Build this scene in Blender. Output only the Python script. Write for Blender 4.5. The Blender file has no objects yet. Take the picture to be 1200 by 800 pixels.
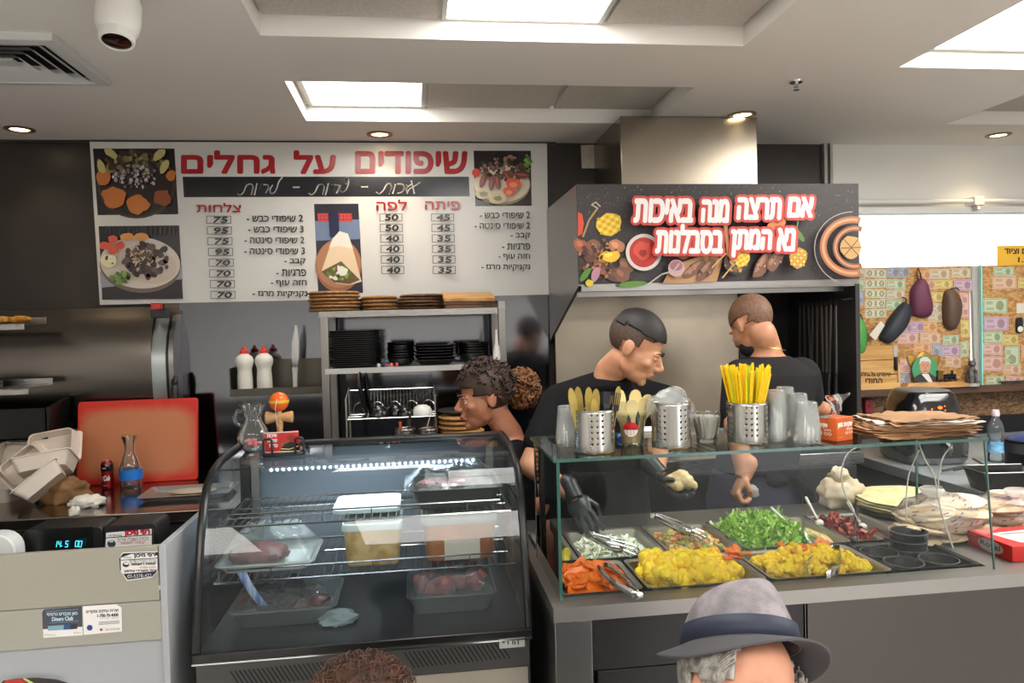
import bpy, bmesh, math, random
from mathutils import Vector, Matrix, noise, geometry
random.seed(7)
SC = bpy.context.scene
COL = SC.collection
PI = math.pi
rad = math.radians
# ------------------------------------------------------------------ camera, world, exposure
H = 1.6
YAW, PIT, ROL, FPX = rad(7.3), rad(1.5), rad(1.5), 870.0
r0 = Vector((math.cos(YAW), -math.sin(YAW), 0))
FW = Vector((math.sin(YAW) * math.cos(PIT), math.cos(YAW) * math.cos(PIT), -math.sin(PIT)))
u0 = r0.cross(FW)
RT = r0 * math.cos(ROL) - u0 * math.sin(ROL)
UP = u0 * math.cos(ROL) + r0 * math.sin(ROL)
EYE = Vector((0, 0, H))
cam_d = bpy.data.cameras.new('camera')
cam = bpy.data.objects.new('camera', cam_d)
COL.objects.link(cam)
cam_d.sensor_width = 36
cam_d.lens = FPX / 1200 * 36
cam_d.clip_start = 0.02
M3 = Matrix((RT, UP, -FW)).transposed()
cam.matrix_world = Matrix.Translation(EYE) @ M3.to_4x4()
SC.camera = cam
SC.view_settings.view_transform = 'Standard'
SC.view_settings.look = 'None'
SC.view_settings.exposure = 0.0
SC.view_settings.gamma = 1.0
SC.view_settings.use_curve_mapping = False
PANEL_E, WORLD_E, SPOT_E, DOWN_E, LED_E = 13.0, 3.0, 9.0, 14.0, 3.0
w = bpy.data.worlds.new('world')
SC.world = w
w.use_nodes = True
w.node_tree.nodes['Background'].inputs[0].default_value = (0.97, 0.98, 1.0, 1)
w.node_tree.nodes['Background'].inputs[1].default_value = WORLD_E
try:
    SC.cycles.max_bounces = 10
    SC.cycles.transparent_max_bounces = 24
    SC.cycles.glossy_bounces = 5
    SC.cycles.caustics_reflective = False
    SC.cycles.caustics_refractive = False
    SC.cycles.sample_clamp_indirect = 4.0
except Exception:
    pass

def ray(x, y):
    return FW + RT * ((x - 600) / FPX) - UP * ((y - 400) / FPX)
def aty(x, y, Y):
    d = ray(x, y); return EYE + d * (Y / d.y)
def atz(x, y, z):
    d = ray(x, y); return EYE + d * ((z - H) / d.z)
def atx(x, y, X):
    d = ray(x, y); return EYE + d * (X / d.x)
WALL = 3.85
ZC = 2.53
CT = 0.9          # counter top

# ------------------------------------------------------------------ colours and materials
def lin(c):
    c = c / 255.0
    return c / 12.92 if c <= 0.04045 else ((c + 0.055) / 1.055) ** 2.4
def rgb(c):
    if isinstance(c, str):
        c = c.lstrip('#'); c = tuple(int(c[i:i + 2], 16) for i in (0, 2, 4))
    return (lin(c[0]), lin(c[1]), lin(c[2]), 1.0)
MATS = {}
def mat(name, c=(128, 128, 128), rough=0.5, metal=0.0, spec=None, bump=0.0, bscale=60.0, bstretch=(1, 1, 1), c2=None, nscale=8.0,
        nstretch=(1, 1, 1), lo=0.4, hi=0.6, detail=4.0, rvar=0.0, emit=None, es=0.0, coat=0.0, trans=0.0, alpha=1.0, sss=0.0):
    if name in MATS:
        return MATS[name]
    m = bpy.data.materials.new(name); MATS[name] = m
    m.use_nodes = True
    nt = m.node_tree; N = nt.nodes; L = nt.links
    b = N['Principled BSDF']
    b.inputs['Base Color'].default_value = rgb(c)
    b.inputs['Roughness'].default_value = rough
    b.inputs['Metallic'].default_value = metal
    if spec is not None: b.inputs['Specular IOR Level'].default_value = spec
    if coat: b.inputs['Coat Weight'].default_value = coat
    if trans: b.inputs['Transmission Weight'].default_value = trans
    if alpha < 1: b.inputs['Alpha'].default_value = alpha
    if sss:
        b.inputs['Subsurface Weight'].default_value = sss
        b.inputs['Subsurface Radius'].default_value = (0.012, 0.004, 0.002)
        b.inputs['Subsurface Scale'].default_value = 1.0
    if emit:
        b.inputs['Emission Color'].default_value = rgb(emit); b.inputs['Emission Strength'].default_value = es
    def noi(scale, st, det):
        tc = N.new('ShaderNodeTexCoord'); mp = N.new('ShaderNodeMapping'); n = N.new('ShaderNodeTexNoise')
        L.new(tc.outputs['Object'], mp.inputs['Vector']); mp.inputs['Scale'].default_value = st
        L.new(mp.outputs[0], n.inputs['Vector']); n.inputs['Scale'].default_value = scale; n.inputs['Detail'].default_value = det
        return n
    if c2 is not None:
        n = noi(nscale, nstretch, detail)
        r = N.new('ShaderNodeValToRGB'); L.new(n.outputs['Fac'], r.inputs[0])
        r.color_ramp.elements[0].position = lo; r.color_ramp.elements[0].color = rgb(c)
        r.color_ramp.elements[1].position = hi; r.color_ramp.elements[1].color = rgb(c2)
        L.new(r.outputs[0], b.inputs['Base Color'])
    if bump or rvar:
        n = noi(bscale, bstretch, 3.0)
        if bump:
            bp = N.new('ShaderNodeBump'); bp.inputs['Strength'].default_value = bump; bp.inputs['Distance'].default_value = 0.004
            L.new(n.outputs['Fac'], bp.inputs['Height']); L.new(bp.outputs[0], b.inputs['Normal'])
        if rvar:
            mr = N.new('ShaderNodeMapRange'); mr.inputs[3].default_value = max(0, rough - rvar); mr.inputs[4].default_value = rough + rvar
            L.new(n.outputs['Fac'], mr.inputs[0]); L.new(mr.outputs[0], b.inputs['Roughness'])
    return m
def glass(name, tint=(248, 252, 250), ior=1.45, rough=0.0, haze=0.0, hazec=(220, 230, 230)):
    """thin clear sheet: fresnel mix of a mirror and see-through, with a little dirt"""
    if name in MATS: return MATS[name]
    m = bpy.data.materials.new(name); MATS[name] = m; m.use_nodes = True
    nt = m.node_tree; N = nt.nodes; L = nt.links
    N.remove(N['Principled BSDF']); out = N['Material Output']
    tr = N.new('ShaderNodeBsdfTransparent'); tr.inputs[0].default_value = rgb(tint)
    gl = N.new('ShaderNodeBsdfGlossy'); gl.inputs['Roughness'].default_value = rough
    fr = N.new('ShaderNodeFresnel'); fr.inputs['IOR'].default_value = ior
    mx = N.new('ShaderNodeMixShader'); L.new(fr.outputs[0], mx.inputs[0]); L.new(tr.outputs[0], mx.inputs[1]); L.new(gl.outputs[0], mx.inputs[2])
    last = mx
    if haze:
        df = N.new('ShaderNodeBsdfDiffuse'); df.inputs[0].default_value = rgb(hazec)
        m2 = N.new('ShaderNodeMixShader'); m2.inputs[0].default_value = haze
        L.new(mx.outputs[0], m2.inputs[1]); L.new(df.outputs[0], m2.inputs[2]); last = m2
    L.new(last.outputs[0], out.inputs[0])
    return m
def printmat(name='printed_colours', rough=0.45, metal=0.0, coat=0.0):
    if name in MATS: return MATS[name]
    m = bpy.data.materials.new(name); MATS[name] = m; m.use_nodes = True
    N = m.node_tree.nodes; b = N['Principled BSDF']
    a = N.new('ShaderNodeAttribute'); a.attribute_name = 'Col'
    m.node_tree.links.new(a.outputs['Color'], b.inputs['Base Color'])
    b.inputs['Roughness'].default_value = rough; b.inputs['Metallic'].default_value = metal
    if coat: b.inputs['Coat Weight'].default_value = coat
    return m

# ------------------------------------------------------------------ geometry builder
class G:
    def __init__(s): s.v = []; s.f = []; s.c = []
    def add(s, vs, fs, M=None, col=None):
        o = len(s.v)
        s.v += [(M @ Vector(p)) if M is not None else Vector(p) for p in vs]
        s.f += [tuple(i + o for i in f) for f in fs]
        s.c += [col] * len(fs)
        return s
    def box(s, x0, x1, y0, y1, z0, z1, M=None, col=None):
        v = [(x, y, z) for z in (z0, z1) for y in (y0, y1) for x in (x0, x1)]
        return s.add(v, [(0, 2, 3, 1), (4, 5, 7, 6), (0, 1, 5, 4), (1, 3, 7, 5), (3, 2, 6, 7), (2, 0, 4, 6)], M, col)
    def cbox(s, c, d, M=None, col=None):
        return s.box(c[0] - d[0] / 2, c[0] + d[0] / 2, c[1] - d[1] / 2, c[1] + d[1] / 2, c[2] - d[2] / 2, c[2] + d[2] / 2, M, col)
    def loft(s, rings, closed=True, cap0=True, cap1=True, M=None, col=None):
        n = len(rings[0]); v = [p for r in rings for p in r]; f = []
        for i in range(len(rings) - 1):
            for j in range(n if closed else n - 1):
                k = (j + 1) % n
                f.append((i * n + j, i * n + k, (i + 1) * n + k, (i + 1) * n + j))
        if cap0: f.append(tuple(range(n - 1, -1, -1)))
        if cap1: f.append(tuple((len(rings) - 1) * n + j for j in range(n)))
        return s.add(v, f, M, col)
    def lathe(s, prof, n=24, M=None, cap0=True, cap1=True, col=None, sx=1.0, sy=1.0):
        rings = [[(r * sx * math.cos(2 * PI * k / n), r * sy * math.sin(2 * PI * k / n), z) for k in range(n)] for r, z in prof]
        return s.loft(rings, True, cap0, cap1, M, col)
    def tube(s, pts, r, n=8, closed=False, M=None, col=None, cap=True):
        pts = [Vector(p) for p in pts]; N = len(pts); rings = []
        ref = None
        for i, p in enumerate(pts):
            a = pts[i - 1] if (i > 0 or closed) else p
            b = pts[(i + 1) % N] if (i < N - 1 or closed) else p
            t = (b - a).normalized() if (b - a).length > 1e-9 else Vector((0, 0, 1))
            if ref is None:
                ref = t.orthogonal().normalized()
            ref = (ref - t * ref.dot(t))
            ref = ref.normalized() if ref.length > 1e-6 else t.orthogonal().normalized()
            bn = t.cross(ref)
            rr = r[i] if isinstance(r, (list, tuple)) else r
            rings.append([p + (ref * math.cos(2 * PI * k / n) + bn * math.sin(2 * PI * k / n)) * rr for k in range(n)])
        if closed:
            rings.append(rings[0]); return s.loft(rings, True, False, False, M, col)
        return s.loft(rings, True, cap, cap, M, col)
    def prism(s, poly, z0, z1, M=None, col=None):
        return s.loft([[(x, y, z0) for x, y in poly], [(x, y, z1) for x, y in poly]], True, True, True, M, col)
    def ball(s, c, r, n=12, m=8, M=None, col=None, nz=0.0, ns=6.0, seed=0):
        if not isinstance(r, (tuple, list)): r = (r, r, r)
        v = []; f = []
        def P(a, b):
            d = Vector((math.sin(b) * math.cos(a), math.sin(b) * math.sin(a), math.cos(b)))
            k = 1 + (nz * noise.noise(d * ns + Vector((seed * 3.1, seed * 1.7, seed))) if nz else 0)
            return (c[0] + d.x * r[0] * k, c[1] + d.y * r[1] * k, c[2] + d.z * r[2] * k)
        v.append(P(0, 0))
        for i in range(1, m):
            for j in range(n): v.append(P(2 * PI * j / n, PI * i / m))
        v.append(P(0, PI))
        for j in range(n):
            f.append((0, 1 + j, 1 + (j + 1) % n))
            e = 1 + (m - 2) * n
            f.append((e + j, len(v) - 1, e + (j + 1) % n))
        for i in range(m - 2):
            for j in range(n):
                a = 1 + i * n + j; b = 1 + i * n + (j + 1) % n
                f.append((a, a + n, b + n, b))
        return s.add(v, f, M, col)
    def xf(s, M):
        s.v = [M @ p for p in s.v]; return s
    def join(s, g, M=None):
        o = len(s.v); s.v += [(M @ p) if M is not None else p.copy() for p in g.v]
        s.f += [tuple(i + o for i in f) for f in g.f]; s.c += g.c; return s
    def mesh(s, name, m, smooth=35, weld=False):
        me = bpy.data.meshes.new(name)
        me.from_pydata([tuple(p) for p in s.v], [], s.f)
        me.validate(clean_customdata=False)
        if any(c is not None for c in s.c) and len(me.polygons) == len(s.f):
            at = me.color_attributes.new('Col', 'FLOAT_COLOR', 'CORNER')
            arr = []
            for p, c in zip(me.polygons, s.c):
                arr += list(rgb(c) if c is not None else (0.5, 0.5, 0.5, 1)) * p.loop_total
            at.data.foreach_set('color', arr)
        bm = bmesh.new(); bm.from_mesh(me)
        if getattr(s, 'weld', False): bmesh.ops.remove_doubles(bm, verts=bm.verts, dist=1e-5)
        if not any(c is not None for c in s.c): bmesh.ops.recalc_face_normals(bm, faces=bm.faces)
        bm.to_mesh(me); bm.free()
        if smooth:
            me.polygons.foreach_set('use_smooth', [True] * len(me.polygons))
            me.set_sharp_from_angle(angle=rad(smooth))
        if m is not None: me.materials.append(m)
        return me

def link(o, parent=None):
    COL.objects.link(o)
    if parent is not None: o.parent = parent
    return o
def thing(name, label, cat, loc=(0, 0, 0), rz=0.0, group=None, rot=None):
    o = bpy.data.objects.new(name, None); o.empty_display_size = 0.05
    link(o); o.location = loc
    o.rotation_euler = rot if rot is not None else (0, 0, rz)
    o['label'] = label; o['category'] = cat
    if group: o['group'] = group
    return o
def part(name, g, m, parent, smooth=35, bevel=0.0, bseg=2, world=False, label=None, kind=None, solid=0.0, sub=0):
    """one part: a mesh in its thing's local frame (world=True: vertices given in the world)"""
    if world:
        top = parent; off = Vector(parent.location)
        while top.parent is not None:
            top = top.parent; off += Vector(top.location)
        g.v = [p - off for p in g.v]
    o = bpy.data.objects.new(name, g.mesh(name, m, smooth)); link(o, parent)
    mods(o, bevel, bseg, solid, sub)
    if label: o['label'] = label
    if kind: o['kind'] = kind
    return o
def mods(o, bevel=0, bseg=2, solid=0, sub=0):
    if solid:
        s = o.modifiers.new('solid', 'SOLIDIFY'); s.thickness = solid; s.offset = 0
    if bevel:
        b = o.modifiers.new('bevel', 'BEVEL'); b.width = bevel; b.segments = bseg; b.limit_method = 'ANGLE'; b.angle_limit = rad(40)
    if sub:
        s = o.modifiers.new('sub', 'SUBSURF'); s.levels = sub; s.render_levels = sub
def solo(name, label, cat, g, m, loc=None, rz=0.0, group=None, smooth=35, bevel=0.0, bseg=2, kind=None, rot=None, solid=0.0, sub=0, center=True):
    """a thing that is one mesh; world vertices are moved so the origin sits at its base unless loc is given"""
    if loc is None:
        lo = Vector([min(p[i] for p in g.v) for i in range(3)]); hi = Vector([max(p[i] for p in g.v) for i in range(3)])
        loc = Vector(((lo.x + hi.x) / 2, (lo.y + hi.y) / 2, lo.z))
        g.v = [p - loc for p in g.v]
    o = bpy.data.objects.new(name, g.mesh(name, m, smooth)); link(o); o.location = loc
    o.rotation_euler = rot if rot is not None else (0, 0, rz)
    o['label'] = label; o['category'] = cat
    if group: o['group'] = group
    if kind: o['kind'] = kind
    mods(o, bevel, bseg, solid, sub)
    return o
def struct(name, g, m, smooth=35, bevel=0.0, parent=None):
    o = bpy.data.objects.new(name, g.mesh(name, m, smooth)); link(o, parent)
    mods(o, bevel)
    if parent is None: o['kind'] = 'structure'
    return o
def dup(root, loc=None, rz=None, label=None, group=None, rot=None, scale=None):
    r = root.copy(); COL.objects.link(r)
    if loc is not None: r.location = loc
    if rz is not None: r.rotation_euler = (0, 0, rz)
    if rot is not None: r.rotation_euler = rot
    if scale is not None: r.scale = scale if isinstance(scale, (tuple, list)) else (scale,) * 3
    if label: r['label'] = label
    if group: r['group'] = group
    for ch in list(root.children):
        c = ch.copy(); COL.objects.link(c); c.parent = r
        for q in list(ch.children):
            d = q.copy(); COL.objects.link(d); d.parent = c
    return r
def T(x, y, z): return Matrix.Translation((x, y, z))
def RX(a): return Matrix.Rotation(rad(a), 4, 'X')
def RY(a): return Matrix.Rotation(rad(a), 4, 'Y')
def RZ(a): return Matrix.Rotation(rad(a), 4, 'Z')
def S(x, y, z): return Matrix.Diagonal((x, y, z, 1))
def align(a, b):
    """matrix taking the z axis to a->b, at a"""
    a = Vector(a); d = Vector(b) - a
    return Matrix.Translation(a) @ d.to_track_quat('Z', 'Y').to_matrix().to_4x4()
def rrect(x0, x1, y0, y1, r, n=4):
    p = []
    for cx, cy, a in ((x1 - r, y1 - r, 0), (x0 + r, y1 - r, 90), (x0 + r, y0 + r, 180), (x1 - r, y0 + r, 270)):
        for k in range(n + 1):
            t = rad(a + 90 * k / n); p.append((cx + r * math.cos(t), cy + r * math.sin(t)))
    return p

# ------------------------------------------------------------------ lettering and print
_tx = {}
def glyphs(s, bold=0.0, shear=0.0):
    k = (s, bold, shear)
    if k in _tx: return _tx[k]
    cu = bpy.data.curves.new('lettering', 'FONT'); cu.body = s; cu.shear = shear
    o = bpy.data.objects.new('lettering', cu); COL.objects.link(o)
    loops = []
    for sp in o.to_curve(bpy.context.evaluated_depsgraph_get()).splines:
        P = []; n = len(sp.bezier_points)
        for i in range(n):
            a = sp.bezier_points[i]; b = sp.bezier_points[(i + 1) % n]; d = b.co - a.co
            if (a.handle_right - a.co).cross(d).length < 1e-6 and (b.handle_left - a.co).cross(d).length < 1e-6: P.append(a.co.copy())
            else: P += geometry.interpolate_bezier(a.co, a.handle_right, b.handle_left, b.co, 5)[:-1]
        if len(P) > 2: loops.append([Vector((p.x, p.y)) for p in P])
    o.to_curve_clear(); bpy.data.objects.remove(o); bpy.data.curves.remove(cu)
    pts = [p for l in loops for p in l]; ed = []; k0 = 0
    for l in loops:
        ed += [(k0 + i, k0 + (i + 1) % len(l)) for i in range(len(l))]; k0 += len(l)
    vs, fs = [], []
    if pts:
        ov, oe, of = geometry.delaunay_2d_cdt(pts, ed, [], 0, 1e-5)[:3]
        vs = [(p.x, p.y) for p in ov]
        for f in of:
            cx = sum(vs[i][0] for i in f) / len(f); cy = sum(vs[i][1] for i in f) / len(f); wn = 0
            for l in loops:
                for p, q in zip(l, l[1:] + l[:1]):
                    if (p.y <= cy) != (q.y <= cy):
                        if cx < p.x + (cy - p.y) / (q.y - p.y) * (q.x - p.x): wn += 1 if q.y > p.y else -1
            if wn: fs.append(tuple(f))
    if vs:
        x0 = min(a for a, b in vs); x1 = max(a for a, b in vs); y0 = min(b for a, b in vs); y1 = max(b for a, b in vs)
        vs = [((a - x0) / max(1e-6, x1 - x0), (b - y0) / max(1e-6, y1 - y0)) for a, b in vs]
    _tx[k] = (vs, fs); return _tx[k]
def heb(s):
    """right-to-left line for a left-to-right setter: reversed, runs of digits kept"""
    out = []; run = ''
    for ch in reversed(s):
        if ch.isdigit(): run = ch + run
        else:
            if run: out.append(run); run = ''
            out.append({'(': ')', ')': '('}.get(ch, ch))
    if run: out.append(run)
    return ''.join(out)
class Print:
    """flat coloured print; fn maps (u, v, lift) to a point, each later shape lies a hair above the one before"""
    def __init__(s, fn, step=0.00025): s.fn = fn; s.g = G(); s.k = 1; s.step = step
    def poly(s, pts, col):
        s.g.add([s.fn(x, y, s.k * s.step) for x, y in pts], [tuple(range(len(pts)))], None, col); s.k += 1; return s
    def rect(s, x0, y0, x1, y1, col): return s.poly([(x0, y1), (x1, y1), (x1, y0), (x0, y0)], col)
    def quad(s, a, b, c, d, col): return s.poly([a, b, c, d], col)
    def frame(s, x0, y0, x1, y1, t, col):
        s.k += 1
        for q in ((x0, y0, x1, y0 + t), (x0, y1 - t, x1, y1), (x0, y0, x0 + t, y1), (x1 - t, y0, x1, y1)):
            s.rect(*q, col); s.k -= 1
        s.k += 1; return s
    def ell(s, cx, cy, rx, ry, col, n=20, rot=0, wob=0.0, seed=0):
        pts = []
        for k in range(n):
            t = -2 * PI * k / n; q = 1 + wob * noise.noise(Vector((math.cos(t) * 1.7, math.sin(t) * 1.7, seed * 2.37)))
            x = rx * q * math.cos(t); y = ry * q * math.sin(t); c, sn = math.cos(rad(rot)), math.sin(rad(rot))
            pts.append((cx + x * c - y * sn, cy + x * sn + y * c))
        return s.poly(pts, col)
    def specks(s, n, cx, cy, rx, ry, cols, r0, r1, rnd, asp=0.7, rect=False):
        k0 = s.k
        for i in range(n):
            if rect: x = cx + rx * rnd.uniform(-1, 1); y = cy + ry * rnd.uniform(-1, 1)
            else:
                a = rnd.uniform(0, 2 * PI); q = math.sqrt(rnd.random()); x = cx + rx * q * math.cos(a); y = cy + ry * q * math.sin(a)
            r = rnd.uniform(r0, r1); s.k = k0 + i % 12
            s.ell(x, y, r, r * asp, rnd.choice(cols), 8, rnd.uniform(0, 180), 0.5, i)
        s.k = k0 + 13; return s
    def text(s, t, x0, y0, x1, y1, col, bold=0.0, shear=0.0, rot=0.0, skew=0.0):
        """fit the line into the box (y down); bold = extra stroke width in box units, struck several times; rot in degrees about the centre"""
        vs, fs = glyphs(t, 0.0, shear)
        cx, cy = (x0 + x1) / 2, (y0 + y1) / 2; c, sn = math.cos(rad(rot)), math.sin(rad(rot))
        n = 0 if bold <= 0 else (4 if bold < .6 else 8 if bold < 2 else 16)
        offs = [(0, 0)] + [(bold * math.cos(2 * PI * k / n), bold * math.sin(2 * PI * k / n)) for k in range(n)]
        for io, (ox, oy) in enumerate(offs):
            P = []; lift = (s.k + .5 * io / len(offs)) * s.step
            for a, b in vs:
                x = x0 + bold + (x1 - x0 - 2 * bold) * a - cx + ox; y = y1 - bold + (y0 - y1 + 2 * bold) * b - cy + skew * (a - 0.5) + oy
                P.append(s.fn(cx + x * c - y * sn, cy + x * sn + y * c, lift))
            s.g.add(P, fs, None, col)
        s.k += 1; return s
    def stroke(s, pts, wd, col):
        """pen line of width wd"""
        k0 = s.k
        for (x0, y0), (x1, y1) in zip(pts, pts[1:]):
            dx, dy = x1 - x0, y1 - y0; l = math.hypot(dx, dy) or 1; nx, ny = -dy / l * wd / 2, dx / l * wd / 2; ex, ey = dx / l * wd * .3, dy / l * wd * .3
            s.k = k0
            s.poly([(x0 - ex + nx, y0 - ey + ny), (x1 + ex + nx, y1 + ey + ny), (x1 + ex - nx, y1 + ey - ny), (x0 - ex - nx, y0 - ey - ny)], col)
        return s
def planeY(Y):
    """photo-measured spots on the upright plane y = Y, lifted towards the room"""
    def fn(x, y, k):
        p = aty(x, y, Y); return (p.x, Y - k, p.z)
    return fn
# ================================================================== the room
rnd = random.Random(3)
M_ceil = mat('ceiling_paint', (236, 231, 224), 0.75, bump=0.05, bscale=30)
M_tile = mat('ceiling_tile', (205, 198, 188), 0.9, c2=(188, 181, 171), nscale=180, detail=3, bump=0.25, bscale=220)
M_white = mat('white_paint', (226, 224, 218), 0.5)
M_black = mat('black_wall_paint', (46, 37, 31), 0.45, c2=(34, 28, 25), nscale=2.2)
M_cream = mat('cream_wall', (206, 204, 200), 0.7)
M_floor = mat('floor_tile', (204, 203, 202), 0.4, c2=(190, 189, 188), nscale=5)
M_steel = mat('brushed_steel', (150, 147, 144), 0.32, 1.0, bump=0.015, bscale=14, bstretch=(1, 1, 60), rvar=0.06)
M_steelh = mat('brushed_steel_along', (164, 161, 158), 0.28, 1.0, bump=0.012, bscale=16, bstretch=(1, 40, 40), rvar=0.07)
M_mirror = mat('polished_steel', (138, 140, 147), 0.10, 1.0, bump=0.02, bscale=3.0)
M_chrome = mat('chrome', (205, 205, 205), 0.12, 1.0)
M_blk = mat('black_plastic', (18, 18, 19), 0.35)
M_blkg = mat('black_gloss', (12, 12, 14), 0.15)
M_glass = glass('clear_glass')
M_print = printmat()
M_prints = printmat('printed_gloss', 0.22)

XL, XR, YF = -3.4, 4.8, -3.6
# ceiling with four recesses
g = G()
RX1, RX2 = -0.465, 1.147
recs = [(RX1, RX2, 1.25, 2.462), (RX1, 1.142, 2.91, 3.457), (1.85, 3.46, 1.42, 2.635), (2.654, 4.26, 2.87, 3.421), (-0.465, 1.147, -1.6, -0.4), (1.85, 3.46, -1.6, -0.4), (-2.75, -1.15, -1.6, -0.4)]
xs = sorted(set([XL, XR] + [r[i] for r in recs for i in (0, 1)])); ys = sorted(set([YF, WALL] + [r[i] for r in recs for i in (2, 3)]))
for x0, x1 in zip(xs, xs[1:]):
    for y0, y1 in zip(ys, ys[1:]):
        cx, cy = (x0 + x1) / 2, (y0 + y1) / 2
        if any(r[0] < cx < r[1] and r[2] < cy < r[3] for r in recs): continue
        g.add([(x0, y0, ZC), (x1, y0, ZC), (x1, y1, ZC), (x0, y1, ZC)], [(0, 1, 2, 3)])
RH = 0.075
for x0, x1, y0, y1 in recs:
    for a, b in (((x0, y0), (x1, y0)), ((x1, y0), (x1, y1)), ((x1, y1), (x0, y1)), ((x0, y1), (x0, y0))):
        g.add([(a[0], a[1], ZC), (b[0], b[1], ZC), (b[0], b[1], ZC + RH), (a[0], a[1], ZC + RH)], [(0, 1, 2, 3)])
g.add([(XL, YF, ZC + 0.2), (XR, YF, ZC + 0.2), (XR, WALL, ZC + 0.2), (XL, WALL, ZC + 0.2)], [(0, 1, 2, 3)])
struct('ceiling', g, M_ceil, smooth=0)
M_grid = mat('ceiling_grid_metal', (206, 203, 196), 0.45)
M_diff = mat('light_diffuser', (250, 250, 250), 0.6, emit=(255, 252, 246), es=PANEL_E)
def xz(x, y, z): return atz(x, y, z).x
ZT = ZC + RH
def tile(x0, x1, y0, y1, gap=0.012):
    g = G().box(x0 + gap, x1 - gap, y0 + gap, y1 - gap, ZT - 0.012, ZT); return g
def light_panel(x0, x1, y0, y1, label):
    t = thing('ceiling_light', label, 'ceiling light', ((x0 + x1) / 2, (y0 + y1) / 2, ZT))
    part('diffuser', G().box(x0 + .016, x1 - .016, y0 + .016, y1 - .016, ZT - 0.011, ZT - 0.004), M_diff, t, world=True)
    f = G(); e = .016
    for q in ((x0, x1, y0, y0 + e), (x0, x1, y1 - e, y1), (x0, x0 + e, y0 + e, y1 - e), (x1 - e, x1, y0 + e, y1 - e)): f.box(*q, ZT - 0.014, ZT)
    part('frame', f, M_grid, t, world=True)
tg = G()
def grid(x0, x1, y0, y1):
    tg.box(x0 - .010, x1 + .010, y0 - .010, y1 + .010, ZT, ZT + 0.01)
# upper recess
xa, xb = xz(515, 38, ZT), xz(697, 38, ZT)
y0, y1 = 1.25, 2.462
for (a, b, kind) in ((RX1, xa, 0), (xa, xb, 1), (xb, RX2, 0)):
    for c, d in ((y0, y1 - .6), (y1 - .6, y1)):
        if kind: light_panel(a + .002, b - .002, c + .002, d - .002, 'bright square ceiling light in the middle of the large recess near the viewer' if d > 2.4 else 'bright ceiling light at the near end of the large ceiling recess')
        else: tg.join(tile(a, b, c, d))
# lower recess
y0, y1 = 2.91, 3.457
xa, xb = xz(497, 133, ZT), xz(640, 134, ZT)
light_panel(RX1 + .02, xa, y0 + .002, y1 - .012, 'bright oblong ceiling light at the left end of the narrow recess by the menu board')
tg.join(tile(xa, xb, y0, y1)).join(tile(xb, 1.142, y0, y1))
# right recesses
light_panel(1.87, 2.66, 2.03, 2.62, 'bright ceiling light in the right-hand recess toward the shop window')
light_panel(2.67, 3.45, 2.03, 2.62, 'bright ceiling light in the right recess, half cut off by the picture edge')
light_panel(1.87, 3.45, 1.43, 2.02, 'long bright ceiling light in the right-hand recess, nearest the viewer')
tg.join(tile(2.654, 3.46, 2.87, 3.421)).join(tile(3.46, 4.26, 2.87, 3.421))
for k, (x0, x1) in enumerate(((-0.465, 1.147), (1.85, 3.46), (-2.75, -1.15))):  # unseen lights added behind the viewer to brighten the room
    light_panel(x0 + .02, x1 - .02, -1.58, -0.42, ['bright ceiling light behind the viewer, middle one of three', 'bright ceiling light behind the viewer on the window side', 'bright ceiling light behind the viewer on the left'][k])
struct('ceiling_tiles', tg, M_tile, smooth=0)['kind'] = 'structure'
tb = G()
for x0, x1, y0, y1 in recs[:4]:
    tb.box(x0, x1, y0, y1, ZT + .0005, ZT + .003)
struct('ceiling_grid', tb, M_grid, smooth=0)

# floor and walls
struct('floor', G().box(XL, XR, YF, WALL, -0.05, 0), M_floor, smooth=0)
XW = aty(967, 200, WALL).x
zsill, zhead = aty(1100, 456, WALL).z, aty(1100, 243, WALL).z
wx1 = XR
struct('wall_back', G().box(XL, XW, WALL, WALL + .12, 0, ZC + .1), M_black, smooth=0)
struct('wall_back_right', G().box(XW, XR, WALL, WALL + .12, zhead, ZC + .1).box(XW, XR, WALL, WALL + .12, 0, zsill - .035), M_white, smooth=0)
struct('wall_left', G().box(XL - .1, XL, YF, WALL, 0, ZC + .1), M_cream, smooth=0)
struct('wall_right', G().box(XR, XR + .1, YF, WALL, 0, ZC + .1), M_cream, smooth=0)
struct('wall_front', G().box(XL, 2.6, YF - .1, YF, 0, ZC + .1).box(4.5, XR, YF - .1, YF, 0, ZC + .1).box(2.6, 4.5, YF - .1, YF, 2.25, ZC + .1), M_cream, smooth=0)
# shop window on the right of the back wall
wn = bpy.data.objects.new('window_1', None); link(wn); wn.location = ((XW + XR) / 2, WALL, zsill); wn['kind'] = 'structure'
part('window_frame', G().box(XW, XR, WALL - .03, WALL + .06, zhead - .035, zhead).box(XW, XW + .04, WALL - .02, WALL + .06, zsill, zhead - .035).box(XR - .04, XR, WALL - .02, WALL + .06, zsill, zhead - .035), M_white, wn, world=True)
part('pane', G().box(XW + .04, XR - .04, WALL + .03, WALL + .036, zsill, zhead - .035), M_glass, wn, world=True)
# white rail above the window, with its little bracket
zr = aty(1100, 236, WALL - .05).z
t = thing('curtain_rail', 'white rail running along the wall above the bright shop window', 'rail', ((XW + XR) / 2, WALL - .05, zr))
part('tube', G().tube([(XW + .05, WALL - .05, zr), (XR - .05, WALL - .05, zr)], .014, 10), M_white, t, world=True)
bx = aty(1146, 245, WALL - .06).x
part('bracket', G().box(bx - .03, bx + .03, WALL - .075, WALL, zr - .025, zr + .025).box(bx - .012, bx + .012, WALL - .07, WALL - .03, zr - .05, zr - .02), M_white, t, world=True, bevel=.003)
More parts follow.
